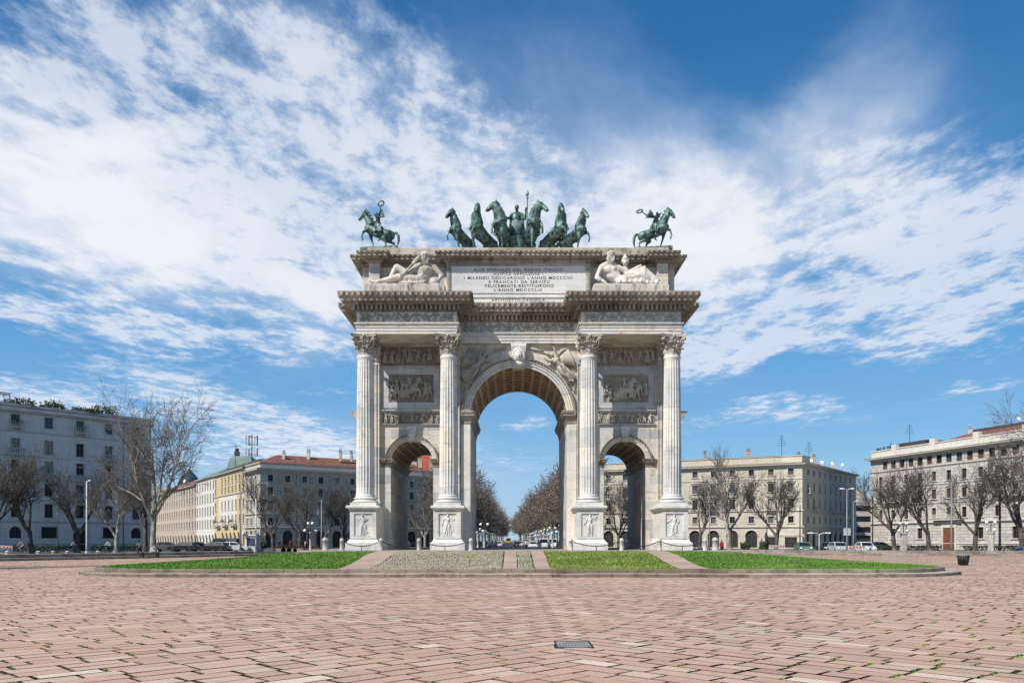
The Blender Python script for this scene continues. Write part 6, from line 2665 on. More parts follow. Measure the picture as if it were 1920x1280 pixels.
def branch(trunk, crown, p, d, L, r, lvl, spec, rnd, tips):
    sp = spec[lvl]
    mb = trunk if sp.get('trunk') else crown
    last = lvl == len(spec) - 1
    pts, dirs, rad = limb(mb, p, d, L, r, max(r * sp['taper'], spec[0]['rmin']), rnd, sp['wander'], sp['up'], sp['segs'])
    if last:
        tips.append(pts[-1])
        return
    nx = spec[lvl + 1]
    n = rnd.randint(*nx['n'])
    for k in range(n):
        t = nx['from'] + (1 - nx['from']) * (k + rnd.uniform(.2, .8)) / n
        i = min(int(t * (len(pts) - 1)), len(pts) - 2)
        f = t * (len(pts) - 1) - i
        q = pts[i].lerp(pts[i + 1], f)
        dd = side_dir(dirs[i + 1], R(rnd.uniform(*nx['ang'])), rnd)
        dd = (dd + Vector((0, 0, nx.get('lift', 0)))).normalized()
        rr = rad[i] * rnd.uniform(.5, .75)
        branch(trunk, crown, q, dd, L * rnd.uniform(*nx['len']), max(rr, spec[0]['rmin']), lvl + 1, spec, rnd, tips)
    if not sp.get('noend'):
        branch(trunk, crown, pts[-1], (dirs[-1] + Vector((rnd.gauss(0, .15), rnd.gauss(0, .15), .05))).normalized(), L * rnd.uniform(*nx['len']), rad[-1], lvl + 1, spec, rnd, tips)


def make_tree(name, label, seed, H, r, spec, bark, twig, leaves=None, nleaf=0, leafsize=.3, lean=(0, 0)):
    rnd = random.Random(seed)
    tr, cr = MB(), MB()
    tips = []
    # root flare
    tr.tube([(0, 0, -.3), (0, 0, .15), (0, 0, .7)], [r * 1.7, r * 1.35, r * 1.02], 9, False, True)
    branch(tr, cr, Vector((0, 0, .5)), Vector((lean[0], lean[1], 1)).normalized(), spec[0]['L'], r, 0, spec, rnd, tips)
    zmax = max(v[2] for v in cr.v)
    k = H / zmax
    S = Matrix.Diagonal((k, k, k, 1))
    t = thing(name, label, 'tree', (0, 0, -50))
    a, b = MB(), MB()
    a.merge(tr, S)
    b.merge(cr, S)
    a.build('trunk', M[bark], t)
    b.build('crown', M[twig], t)
    if leaves:
        lf = MB()
        for i in range(nleaf):
            p = rnd.choice(tips) * k + Vector((rnd.gauss(0, .4), rnd.gauss(0, .4), rnd.gauss(0, .4)))
            s = leafsize * rnd.uniform(.5, 1.2)
            u = Vector((rnd.gauss(0, 1), rnd.gauss(0, 1), rnd.gauss(0, 1))).normalized()
            v = u.orthogonal().normalized()
            w = u.cross(v)
            lf.add([p + v * s, p + w * s * .6, p - v * s, p - w * s * .6], [(0, 1, 2, 3)], False, rnd.random())
        lf.build('dead_leaves', M[leaves], t, tone=True)
    return t


POLL = [dict(L=2.5, taper=.85, wander=.05, up=.0, segs=3, trunk=True, rmin=.020, noend=True),
        dict(n=(4, 5), **{'from': .72}, ang=(26, 46), len=(1.7, 2.3), taper=.42, wander=.10, up=.11, segs=7, trunk=True),
        dict(n=(3, 4), **{'from': .3}, ang=(20, 42), len=(.42, .62), taper=.42, wander=.11, up=.11, segs=4, trunk=True),
        dict(n=(3, 4), **{'from': .3}, ang=(20, 48), len=(.45, .7), taper=.4, wander=.11, up=.09, segs=3),
        dict(n=(3, 4), **{'from': .2}, ang=(18, 50), len=(.5, .85), taper=.5, wander=.12, up=.07, segs=3),
        dict(n=(2, 3), **{'from': .2}, ang=(20, 55), len=(.45, .8), taper=.6, wander=.12, up=.05, segs=2)]
BIG = [dict(L=5.4, taper=.80, wander=.03, up=.0, segs=4, trunk=True, rmin=.020),
       dict(n=(4, 5), **{'from': .5}, ang=(28, 55), len=(1.2, 1.6), taper=.38, wander=.09, up=.09, segs=7, trunk=True),
       dict(n=(4, 5), **{'from': .25}, ang=(28, 58), len=(.45, .66), taper=.36, wander=.11, up=.05, segs=5, trunk=True),
       dict(n=(4, 5), **{'from': .2}, ang=(25, 60), len=(.42, .66), taper=.4, wander=.14, up=.01, segs=4),
       dict(n=(3, 5), **{'from': .2}, ang=(22, 60), len=(.42, .7), taper=.5, wander=.15, up=.0, segs=3),
       dict(n=(2, 3), **{'from': .2}, ang=(20, 60), len=(.5, .8), taper=.6, wander=.12, up=.02, segs=2)]
AVE = [dict(L=6.0, taper=.75, wander=.02, up=.0, segs=4, trunk=True, rmin=.04),
       dict(n=(7, 8), **{'from': .35}, ang=(25, 60), len=(.75, 1.1), taper=.35, wander=.09, up=.08, segs=5, trunk=True),
       dict(n=(5, 6), **{'from': .2}, ang=(25, 60), len=(.38, .55), taper=.4, wander=.12, up=.06, segs=3),
       dict(n=(5, 6), **{'from': .15}, ang=(25, 65), len=(.42, .66), taper=.5, wander=.14, up=.04, segs=2),
       dict(n=(2, 3), **{'from': .2}, ang=(20, 60), len=(.45, .75), taper=.6, wander=.12, up=.02, segs=2)]

big = make_tree('plane_tree', 'tall bare plane tree with pale mottled trunk on the left lawn, biggest tree', 8, 22.0, .43, BIG, 'bark_pale', 'twig')
p = at(287, 1030, 105)
big.location = (p.x, 105, .0)
big.rotation_euler = (0, 0, R(20))
big.scale = (.80, .80, 1)

pol = [make_tree('plane_tree', 'bare pollarded plane tree', s, 13.0, .33, POLL, 'bark_dark', 'twig_dark') for s in (11, 23, 37)]
pal = make_tree('plane_tree', 'bare plane tree', 53, 14.0, .36, POLL, 'bark_pale', 'twig')
spots = [
    (58, 108, 13.2, 0, 40, 'dark bare tree in front of the grey building, second from the left edge'),
    (-22, 104, 14.0, 1, 10, 'dark bare tree cut off by the left picture edge, branches only'),
    (145, 110, 13.0, 2, 200, 'dark forked bare tree before the doorway of the grey building'),
    (218, 107, 12.0, 3, 90, 'paler bare tree with drooping twigs left of the big plane tree'),
    (272, 120, 13.5, 0, 260, 'dark bare tree half hidden behind the big plane trunk'),
    (512, 130, 12.6, 2, 30, 'bare tree with spreading crown at the corner of the arcaded grey front, leftmost there'),
    (562, 138, 11.8, 1, 120, 'bare tree before the arcades, just left of the globe lamp'),
    (609, 138, 11.6, 0, 200, 'bare tree before the arcades behind the thick stone bollard'),
    (648, 141, 11.8, 2, 300, 'bare tree beside the left pedestal of the arch, before the arcades'),
    (1368, 125, 16.2, 3, 15, 'tallest bare pale tree before the cream building, taller than its roof'),
    (1455, 122, 12.0, 1, 70, 'bare vase-shaped tree with thick dark limbs before the cream building corner'),
    (1312, 131, 12.4, 0, 190, 'bare tree beside the right pedestal of the arch, before the cream building'),
    (1160, 136, 12.0, 2, 260, 'dark bare tree seen through the right side arch'),
    (1677, 118, 12.2, 1, 150, 'bare tree at the left end of the rusticated building'),
    (1742, 116, 13.2, 0, 330, 'bare tree before the rusticated building, left of its wooden door'),
    (1828, 112, 13.4, 2, 95, 'bare tree before the rusticated building, right of its wooden door'),
    (1918, 108, 14.0, 1, 220, 'bare tree cut by the right edge of the picture, before the rusticated building'),
]
used = set()
srcs = pol + [pal]
for px, Y, H, k, rz, lab in spots:
    X = (px - 960) * Y / F
    s = H / (14.0 if k == 3 else 13.0)
    if k not in used:
        o = srcs[k]
        used.add(k)
        o.location = (X, Y, 0)
        o.rotation_euler = (0, 0, R(rz))
        o.scale = (s, s, s)
    else:
        o = dup(srcs[k], (X, Y, 0), R(rz), s)
    o['label'] = lab
    o['group'] = 'bare plane trees round the square'
o = dup(big, (at(2016, 1030, 85).x, 85, 0), R(150), .84, 'tall bare tree reaching in from the right edge above the roof', 'bare plane trees round the square')
big['group'] = 'bare plane trees round the square'
o = dup(pal, (at(797, 1030, 152).x, 152, 0), R(60), .82, 'pale bare tree seen through the left side arch', 'bare plane trees round the square')

o = dup(pol[1], (-38.6, 46.5, 0), R(40), 1.0, 'bare tree standing beyond the left picture edge, only its shadow falls on the paving', 'bare plane trees round the square')
av = [make_tree('avenue_tree', 'avenue tree', 71, 20.0, .38, AVE, 'bark_pale', 'twig', 'leaf_grey', 6500, .15),
      make_tree('avenue_tree', 'avenue tree', 83, 19.0, .38, AVE, 'bark_pale', 'twig', 'leaf_brown', 8000, .16)]
ra = random.Random(9)
first = [True, True]
for side in (0, 1):
    Y = 176.0 if side == 0 else 166.0
    k = 0
    while Y < 640:
        for row in (0,):
            if row == 1 and Y > 260:
                continue
            X = (-12.6 + .0125 * (Y - 190) if side == 0 else 13.2 - .017 * (Y - 200)) + ra.uniform(-.7, .7)
            yy = Y + row * 6 + ra.uniform(-1.5, 1.5)
            s = ra.uniform(.96, 1.12) * (1.04 if side == 0 else .95)
            if row == 1:
                s *= .8
            lab = ('grey-brown bare tree in the avenue row left of the central opening' if side == 0 else 'tree with brown dead leaves in the avenue row right of the central opening')
            grp = 'left avenue trees' if side == 0 else 'right avenue trees'
            if first[side]:
                o = av[side]
                first[side] = False
                o.location = (X, yy, 0)
                o.rotation_euler = (0, 0, ra.uniform(0, 6))
                o.scale = (s, s, s)
            else:
                o = dup(av[side], (X, yy, 0), ra.uniform(0, 6), (s, s, s * ra.uniform(.95, 1.05)))
            o['label'] = lab
            o['group'] = grp
        Y += 13 + .02 * Y
        k += 1


# hedges and roof plants
def clump(name, label, cat, loc, rx, ry, h, n, seed, leafs=.09, group=None, base=None, stem=False):
    r = random.Random(seed)
    mb = MB()
    for i in range(n):
        a = r.uniform(0, 6.283)
        q = math.sqrt(r.random())
        x, y = rx * q * math.cos(a), ry * q * math.sin(a)
        z = h * r.random() ** .8 * (1 - .35 * q * q) * (.75 + .75 * mnoise.noise((x * 1.9 + seed, y * 1.9, 0)))
        s = leafs * r.uniform(.6, 1.4)
        p = Vector((x, y, max(z, .03)))
        u = Vector((r.gauss(0, 1), r.gauss(0, 1), r.gauss(0, 1))).normalized()
        v = u.orthogonal().normalized()
        w = u.cross(v)
        mb.add([p + v * s, p + w * s * .7, p - v * s, p - w * s * .7], [(0, 1, 2, 3)], False, r.random())
    t = thing(name, label, cat, loc, 0, group)
    mb.build('foliage', M['leaf_green'], t, tone=True)
    st = MB()
    for k in range(5):
        a = k * 1.26
        st.tube([(0, 0, -.1), (rx * .3 * math.cos(a), ry * .3 * math.sin(a), h * .4), (rx * .5 * math.cos(a), ry * .5 * math.sin(a), h * .7)], [.05, .035, .02], 4)
    st.build('stems', M['bark_dark'], t)
    return t


tb, TB, LB = ROOF_L
for i, (u, rx, h, lab) in enumerate(((11, 1.6, 1.3, 'low tangled roof shrub at the left edge'), (18.5, 1.9, 1.5, 'wide olive roof shrub behind the parapet'), (23.5, 1.3, 1.7, 'round dark roof shrub near the chimney'), (28, 1.9, 1.2, 'low spreading brown-green roof shrub'), (31.5, 1.7, 2.1, 'tall dark olive roof bush'))):
    q = TB @ Vector((u, 1.5, 22.0))
    clump('roof_shrub', lab + ' of the grey building', 'shrub', (q.x - 86.5, q.y + 115.0, 22.2), rx * 1.5, 1.3, h * 1.05, 900, 100 + i, .13, 'roof plants on the grey building')
# timber trellis at the left end of that roof
t = thing('pergola', 'thin dark trellis with bare climbers on the roof of the grey building, left edge', 'pergola', (0, 0, 0))
mb = MB()
r = random.Random(44)
for u in (10, 12.4, 14.8, 17.2):
    for v in (1.0, 3.2):
        q = TB @ Vector((u, v, 22.0))
        mb.tube([(q.x - 86.5, q.y + 115.0, 22.0), (q.x - 86.5, q.y + 115.0, 24.0)], .05, 5)
for v in (1.0, 2.1, 3.2):
    a, b = TB @ Vector((9.6, v, 0)), TB @ Vector((17.6, v, 0))
    mb.tube([(a.x - 86.5, a.y + 115, 24.0), (b.x - 86.5, b.y + 115, 24.0)], .05, 5)
mb.build('frame', M['bark_dark'], t)
mb = MB()
for k in range(60):
    q = TB @ Vector((r.uniform(9.8, 17.4), r.uniform(.9, 3.2), 24.0))
    p = Vector((q.x - 86.5, q.y + 115, 24.0 + r.uniform(-.3, .1)))
    mb.tube([p, p + Vector((r.gauss(0, .4), r.gauss(0, .3), r.uniform(-.5, .5))), p + Vector((r.gauss(0, .7), r.gauss(0, .4), r.uniform(-.6, .6)))], .03, 3)
mb.build('climbers', M['twig_dark'], t)
tr_, TR, LR = ROOF_R
for i, u in enumerate((1.4, 4.2)):
    q = TR @ Vector((u, 1.5, 18.0))
    clump('roof_shrub', 'small green roof shrub at the corner of the rusticated building' if i == 0 else 'larger roof shrub behind the parapet of the rusticated building', 'shrub', (q.x + 71.9, q.y + 170.0, 19.0), 1.0, .9, 1.3 + .4 * i, 350, 140 + i, .15)
for i, (px0, px1, Y, lab) in enumerate(((10, 135, 112, 'dark clipped hedge at the foot of the grey building, left of the doorway'), (170, 262, 114, 'dark clipped hedge at the foot of the grey building, right of the doorway'),
                                        (1640, 1765, 120, 'green hedge at the foot of the rusticated building, left of its door'), (1805, 1925, 116, 'green hedge at the foot of the rusticated building, right of its door'))):
    x0, x1 = (px0 - 960) * Y / F, (px1 - 960) * Y / F
    r = random.Random(60 + i)
    mb = MB()
    for k in range(int((x1 - x0) * 170)):
        p = Vector((r.uniform(x0, x1) - x0, r.uniform(-.5, .5), 0))
        p.z = (.95 + .12 * mnoise.noise((p.x, i, 0))) * r.random() ** .5
        s = r.uniform(.06, .13)
        u = Vector((r.gauss(0, 1), r.gauss(0, 1), r.gauss(0, 1))).normalized()
        v = u.orthogonal().normalized()
        w = u.cross(v)
        mb.add([p + v * s, p + w * s * .7, p - v * s, p - w * s * .7], [(0, 1, 2, 3)], False, r.random())
    t = thing('hedge', lab, 'hedge', (x0, Y, 0))
    mb.build('foliage', M['leaf_green'], t, tone=True)
# ------------------------------------------------------------------ street furniture
# granite bollards and chains in front of the arch
def bollard_mesh(r, h):
    mb = MB()
    mb.lathe([(r * 1.15, -.3), (r * 1.15, .06), (r, .08), (r * .96, h * .72), (r * 1.1, h * .74), (r * 1.1, h * .80), (r * .98, h * .82), (r * .92, h * .9), (r * .6, h * .97), (r * .1, h)], n=16)
    return mb.mesh('bollard', M['granite'])


BY = 53.7
mb_s, mb_b = bollard_mesh(.135, .80), bollard_mesh(.185, .84)
bpx = [(610, 1, 'thicker granite bollard standing alone left of the arch'), (641, 0, 'granite bollard at the outer edge of the leftmost pedestal'), (714.5, 0, 'granite bollard between the leftmost pedestal and the left side arch'), (785.5, 0, 'granite bollard in the middle of the left side arch'),
       (883, 0, 'granite bollard at the left of the central opening'), (1070.3, 0, 'granite bollard at the right of the central opening'), (1165.7, 0, 'granite bollard in the middle of the right side arch'),
       (1236.8, 0, 'granite bollard between the right side arch and the rightmost pedestal'), (1341, 1, 'thicker granite bollard standing alone right of the arch')]
bx = []
for px, big_, lab in bpx:
    X = (px - 960) * BY / F
    z = 1.04 if abs(X) < 13 else gz(X, BY)
    o = inst('bollard', mb_b if big_ else mb_s)
    o.location = (X, BY, z)
    tag(o, lab, 'bollard', 'granite bollards round the arch')
    bx.append((X, z))
bx_end = ((1322 - 960) * BY / F, 1.04)


def chain(a, b, lab, sag=.34):
    mb = MB()
    n = 44
    P_ = []
    for k in range(n + 1):
        t = k / n
        P_.append(Vector((a[0] + (b[0] - a[0]) * t, BY, a[1] + .62 - sag * 4 * t * (1 - t))))
    for k in range(n):
        c_ = (P_[k] + P_[k + 1]) / 2
        d_ = (P_[k + 1] - P_[k])
        L = d_.length
        d_.normalize()
        s = d_.cross(Vector((0, 1, 0))) if k % 2 else Vector((0, 1, 0))
        pts = [c_ + d_ * (L * .72 * math.cos(u)) + s * (.03 * math.sin(u)) for u in [2 * math.pi * j / 8 for j in range(9)]]
        mb.tube(pts, .013, 4)
    t_ = thing('chain', lab, 'chain', (0, 0, 0), 0, 'iron chains between the bollards')
    mb.build('links', M['iron'], t_)
    pm = MB()
    c_ = P_[n // 2]
    pm.tube([(c_.x, BY, a[1] - .1), (c_.x, BY, c_.z)], .022, 6)
    pm.ell((c_.x, BY, c_.z + .01), (.04, .04, .03), None, 8, 5)
    pm.build('post', M['iron'], t_)


for i, j, lab in ((1, 2, 'sagging iron chain across the leftmost pedestal'), (2, 3, 'sagging iron chain across the left half of the left side arch'), (3, 4, 'sagging iron chain across the pedestal left of the central opening'),
                  (5, 6, 'sagging iron chain across the pedestal right of the central opening'), (6, 7, 'sagging iron chain across the right half of the right side arch')):
    chain(bx[i], bx[j], lab)
chain(bx[7], bx_end, 'sagging iron chain across the rightmost pedestal')
# outer end post of the last chain sits beside the pedestal
o = inst('bollard', mb_s)
o.location = (bx_end[0], BY, 1.04)
tag(o, 'granite bollard at the outer edge of the rightmost pedestal', 'bollard', 'granite bollards round the arch')


# low double-stepped stone walls left and right of the island
def low_wall(label, path, n):
    t = thing('low_wall', label, 'wall', (0, 0, 0))
    mb = MB()
    mb.sweep([(.0, -.1), (.0, .20), (-.03, .23), (-.9, .235), (-.9, .50), (-.94, .53), (-1.6, .54), (-1.6, -.1)], path, closed=False)
    mb.poly([(path[0][0], path[0][1], -.1), (path[0][0], path[0][1], .5), (path[0][0] - .1, path[0][1] + 1, .5)])
    mb.build('steps', M['wall_brown'], t)


low_wall('long low stepped stone wall in shade left of the lawn', [(-47, 57.5), (-41, 68), (-33.5, 80.7), (-27.5, 92)], 0)
low_wall('long low stepped stone wall in sun right of the lawn', [(24, 101), (38, 95), (54, 90.5), (72, 87), (90, 86)], 0)


# lamps with white globes on a stone post
def globe_lamp(concrete=True):
    t = thing('globe_lamp', 'x', 'street lamp', (0, 0, -40))
    mb = MB()
    if concrete:
        mb.bbox(-.33, .33, -.33, .33, -.1, 2.5, .05)
        mb.bbox(-.40, .40, -.40, .40, 2.5, 2.62, .03)
    else:
        mb.lathe([(.28, -.1), (.28, .3), (.16, .4), (.13, 2.6), (.2, 2.65), (.2, 2.75)], n=14)
    mb.build('post', M['concrete'], t)
    mb = MB()
    mb.tube([(0, 0, 2.5), (0, 0, 4.0)], .05, 7)
    G = []
    for k in range(4):
        a = k * math.pi / 2 + .5
        c, s = math.cos(a), math.sin(a)
        low = k % 2 == 0
        z = 2.95 if low else 3.9
        rr = .85 if low else .5
        mb.tube([(0, 0, z - .35), (c * rr * .6, s * rr * .6, z - .42), (c * rr, s * rr, z - .32), (c * rr, s * rr, z - .12)], .03, 5)
        G.append((c * rr, s * rr, z))
    mb.build('arms', M['iron'], t)
    gm = MB()
    gm.lathe([(.06, -.2), (.10, -.17), (.17, -.1), (.2, 0), (.17, .1), (.1, .17), (.01, .2)], n=14)
    me = gm.mesh('globe', M['globe'])
    for g in G:
        inst('globe', me, t, Matrix.Translation(g))
    return t


GL1 = globe_lamp(False)
GL2 = globe_lamp(True)


def place(src, flag, loc, rz, label, group=None, scale=1.0):
    if not flag.get(src.name):
        flag[src.name] = True
        src.location = loc
        src.rotation_euler = (0, 0, rz)
        src.scale = (scale,) * 3
        o = src
    else:
        o = dup(src, loc, rz, scale)
    o['label'] = label
    if group:
        o['group'] = group
    return o


FL = {}
for src, px, Y, rz, lab in ((GL1, 582, 112, .3, 'white globe lamp on a stone post left of the arch, before the arcades'), (GL2, 1694, 112, .0, 'white globe lamp on a square concrete pillar near the left end of the rusticated building'),
                            (GL2, 1858, 105, 1.0, 'white globe lamp on a square concrete pillar near the right picture edge'), (GL1, 908, 118, .9, 'nearest white globe lamp in the avenue left of centre')):
    place(src, FL, ((px - 960) * Y / F, Y, 0), rz, lab, 'white globe lamps')
for k in range(9):
    Y = 140 + k * 26
    place(GL1, FL, (-6.4 - .0044 * (Y - 100), Y, 0), k * .7, 'white globe lamp in the row receding down the left of the avenue', 'white globe lamps down the left of the avenue')
    Y = 128 + k * 26
    place(GL1, FL, (7.6 - .0044 * (Y - 100), Y, 0), k * .9, 'white globe lamp in the row receding down the right of the avenue', 'white globe lamps down the right of the avenue')


# plain tall poles
def pole(px, ytop, Y, label, mat='pole_grey', r=.085, head=None, sign=False):
    X = (px - 960) * Y / F
    h = 1.7 + (1012 - ytop) * Y / F
    t = thing('street_pole', label, 'pole', (X, Y, 0))
    mb = MB()
    mb.tube([(0, 0, -.1), (0, 0, 1.0), (0, 0, h)], [r * 1.35, r * 1.1, r * .75], 10)
    mb.lathe([(r * 1.9, -.05), (r * 1.9, .12), (r * 1.3, .3)], n=12)
    mb.build('post', M[mat], t)
    if head:
        for s in head:
            mb = MB()
            mb.tube([(0, 0, h - .1), (s * .5, 0, h + .08), (s * 1.0, 0, h + .1)], .04, 6)
            mb.bbox(min(s * .8, s * 1.5), max(s * .8, s * 1.5), -.14, .14, h + .03, h + .17, .03)
            mb.build('lamp_head', M['globe'], t)
    if sign:
        mb = MB()
        mb.bbox(-.45, .45, -.10, -.06, 2.3, 3.2, .02)
        mb.build('sign_plate', M['pole_white'], t)
    return t


pole(162.5, 902, 106, 'tall white lamp pole in front of the grey building, left part', 'pole_white', .10, (.35,))
pole(108, 925, 112, 'thin dark pole behind the bare trees of the grey building')
pole(451, 918, 118, 'grey pole at the corner of the yellow building', 'pole_grey', .12)
pole(480, 935, 118, 'white pole beside the blue-grey kiosk', 'pole_white', .10)
pole(603, 936, 112, 'grey pole beside the thick bollard left of the arch', 'pole_grey', .11)
pole(1330, 945, 118, 'thin grey pole right of the arch, before the cream building', 'pole_grey', .07)
pole(1438, 962, 118, 'thin dark pole before the arcade of the cream building', 'iron', .08)
pole(1500, 945, 116, 'dark pole at the corner of the cream building', 'iron', .08)
pole(1588, 917, 108, 'tall grey street light with two heads and a white sign plate, right', 'pole_grey', .11, (.6, -.6), True)
pole(1600, 940, 125, 'lower grey street light with one head beside the double one', 'pole_grey', .09, (.5,))
pole(1636, 930, 125, 'dark pole before the tan modern block', 'iron', .10)
pole(1784, 905, 108, 'tall grey pole in front of the wooden door', 'pole_grey', .13)
pole(1875, 912, 112, 'dark grey pole near the right edge, behind the globe lamp', 'iron', .12)
pole(1536, 1000, 112, 'short bus stop pole with a flat top plate before the parked cars', 'pole_white', .07, (1, -1))


# striped barriers
def barrier():
    t = thing('barrier', 'x', 'barrier', (0, 0, -40))
    mb = MB()
    for x in (-.95, .95):
        mb.tube([(x, 0, 0), (x, 0, 1.05)], .025, 6)
        mb.tube([(x, -.28, .02), (x, .28, .02)], .025, 6)
    mb.tube([(-.95, 0, 1.05), (.95, 0, 1.05)], .025, 6)
    mb.tube([(-.95, 0, .18), (.95, 0, .18)], .025, 6)
    for k in range(1, 16):
        x = -.95 + 1.9 * k / 16
        mb.tube([(x, 0, .18), (x, 0, .80)], .012, 4)
    mb.build('frame', M['pole_white'], t)
    mb = MB()
    mb.box(-.93, .93, -.03, -.005, .80, 1.03)
    b = mb.build('board', M['pole_white'], t)
    mb = MB()
    for k in range(5):
        x = -.85 + k * .37
        mb.add([(x, -.034, .802), (x + .19, -.034, .802), (x + .30, -.034, 1.028), (x + .11, -.034, 1.028)], [(0, 1, 2, 3)])
    mb.build('stripes', M['barrier_red'], b)
    return t


M['barrier_red'] = plain('barrier_red', (.55, .09, .06), .5, .2, 3)
BR = barrier()
for px, Y, rz, lab in ((1606, 93, R(4), 'metal barrier with red and white striped board behind the right lawn'), (1457, 104, R(-3), 'metal barrier with red and white board half hidden by the lawn'), (7, 98, R(5), 'metal barrier with red and white striped board at the left edge')):
    place(BR, FL, ((px - 960) * Y / F, Y, 0), rz, lab, 'striped barriers')

# litter bin
t = thing('litter_bin', 'dark slatted metal litter bin at the right end of the kerb', 'litter bin', ((1806 - 960) * 56.5 / F, 56.5, 0))
mb = MB()
for k in range(18):
    a = 2 * math.pi * k / 18
    c, s = math.cos(a), math.sin(a)
    mb.tube([(c * .27, s * .27, .06), (c * .36, s * .36, .66)], .038, 5)
mb.lathe([(.25, .04), (.25, .10), (.20, .10)], n=18)
for z, r_ in ((.14, .285), (.60, .36)):
    mb.tube([(r_ * math.cos(a), r_ * math.sin(a), z) for a in [2 * math.pi * k / 20 for k in range(21)]], .022, 5)
mb.build('body', M['iron'], t)
mb = MB()
mb.tube([(.39 * math.cos(a), .39 * math.sin(a), .68) for a in [2 * math.pi * k / 24 for k in range(25)]], .028, 6)
mb.build('rim', M['pole_grey'], t)
mb = MB()
mb.lathe([(.23, .08), (.33, .62), (.3, .62), (.2, .12)], n=18)
mb.build('liner', M['black'], t)


# ------------------------------------------------------------------ vehicles
def wheel_meshes(r, w):
    a = MB()
    T = Matrix.Rotation(R(90), 4, 'X')
    a.lathe([(r * .62, -w / 2), (r * .92, -w / 2), (r, -w * .3), (r, w * .3), (r * .92, w / 2), (r * .62, w / 2)], n=20, mat=T)
    b = MB()
    b.lathe([(.02, -w * .42), (r * .3, -w * .45), (r * .62, -w * .38), (r * .62, w * .38), (r * .3, w * .45), (.02, w * .42)], n=16, mat=T)
    return a.mesh('wheel', M['tyre']), b.mesh('rim', M['pole_grey'])


WH = wheel_meshes(.33, .2)


def car(label, loc, rz, paint, van=False, group='parked cars'):
    t = thing('van' if van else 'car', label, 'van' if van else 'car', loc, rz, group)
    L, Wd, H = (5.0, .98, 2.0) if van else (4.3, .88, 1.47)
    # side outline, lower body then greenhouse
    if van:
        low = [(-2.5, .35), (2.42, .35), (2.5, .55), (2.46, .95), (1.75, 1.12), (-2.5, 1.12)]
        top = [(-2.46, 1.12), (1.72, 1.12), (1.0, 1.92), (.8, 2.0), (-2.3, 2.0), (-2.44, 1.9)]
    else:
        low = [(-2.1, .32), (2.08, .32), (2.15, .5), (2.1, .74), (1.15, .92), (-1.75, .95), (-2.1, .88), (-2.15, .6)]
        top = [(-1.75, .95), (1.15, .92), (.45, 1.38), (.1, 1.46), (-.9, 1.47), (-1.45, 1.36)]
    mb = MB()

    def loft(poly, w0, w1, z0, z1):
        st = []
        for s in (-1, 1):
            st.append([(x, s * (w0 + (w1 - w0) * (z - z0) / (z1 - z0)), z) for x, z in poly])
        n = len(poly)
        ins = [[(x * .985, s * (abs(y) + .035) if False else y, z) for x, y, z in st[i]] for i, s in enumerate((-1, 1))]
        mb.add(ins[0] + ins[1], [(i, (i + 1) % n, n + (i + 1) % n, n + i) for i in range(n)] + [tuple(range(n - 1, -1, -1)), tuple(range(n, 2 * n))])
    loft(low, Wd - .03, Wd, low[0][1], low[4][1])
    loft(top, Wd - .04, Wd - .22, top[0][1], max(z for _, z in top))
    for x in ((-1.55, 1.55) if van else (-1.3, 1.32)):
        for s in (-1, 1):
            mb.tube([(x + .40 * math.cos(a), s * (Wd - .005), .34 + .40 * math.sin(a)) for a in [math.pi * k / 10 for k in range(11)]], .045, 5)
    mb.build('body', M[paint], t)
    gm = MB()
    zt = max(z for _, z in top)
    for s in (-1, 1):
        def sd(x, z):
            return (x, s * (Wd - .04 - .18 * (z - top[0][1]) / (zt - top[0][1]) + .004), z)
        if van:
            quads = [[(.45, 1.2), (1.5, 1.2), (.92, 1.85), (.45, 1.88)], [(-.9, 1.25), (.35, 1.25), (.35, 1.85), (-.9, 1.85)]]
        else:
            quads = [[(-.35, .98), (.98, .97), (.42, 1.34), (-.35, 1.40)], [(-1.5, 1.0), (-.43, .99), (-.43, 1.40), (-1.15, 1.36)]]
        for q in quads:
            pts = [sd(*p) for p in q]
            gm.add(pts if s < 0 else pts[::-1], [(0, 1, 2, 3)])
    (x0, z0), (x1, z1) = top[1], top[2]
    f = lambda u: (x0 + (x1 - x0) * u + .012, z0 + (z1 - z0) * u + .012)
    for (a, b) in ((f(.08), f(.95)),):
        gm.add([(a[0], -Wd + .14, a[1]), (a[0], Wd - .14, a[1]), (b[0], Wd - .28, b[1]), (b[0], -Wd + .28, b[1])], [(0, 1, 2, 3)])
    (x0, z0), (x1, z1) = top[0], top[-1]
    gm.add([(x0 + (x1 - x0) * .12 - .012, Wd - .14, z0 + (z1 - z0) * .12), (x0 + (x1 - x0) * .12 - .012, -Wd + .14, z0 + (z1 - z0) * .12), (x1 - .012, -Wd + .28, z1 - .04), (x1 - .012, Wd - .28, z1 - .04)], [(0, 1, 2, 3)])
    gm.build('windows', M['glass'], t)
    for s in (-1, 1):
        h = MB()
        xf, zf = (2.44, .78) if van else (2.08, .66)
        h.ell((xf, s * (Wd - .26), zf), (.09, .2, .1), None, 10, 6)
        h.build('headlight', M['globe'], t)
        h = MB()
        xf, zf = (-2.5, 1.0) if van else (-2.13, .80)
        h.ell((xf, s * (Wd - .2), zf), (.05, .14, .1), None, 10, 6)
        h.build('tail_light', M['barrier_red'], t)
    for x in ((-1.55, 1.55) if van else (-1.3, 1.32)):
        for s in (-1, 1):
            w = inst('wheel', WH[0], t, Matrix.Translation((x, s * (Wd - .1), .33)))
            inst('rim', WH[1], w)
    mb = MB()
    x = 2.49 if van else 2.14
    mb.bbox(x - .06, x + .03, -.26, .26, .46, .57, .01)
    x = -2.52 if van else -2.16
    mb.bbox(x - .03, x + .06, -.26, .26, .5, .61, .01)
    mb.build('number_plate', M['pole_white'], t)
    return t


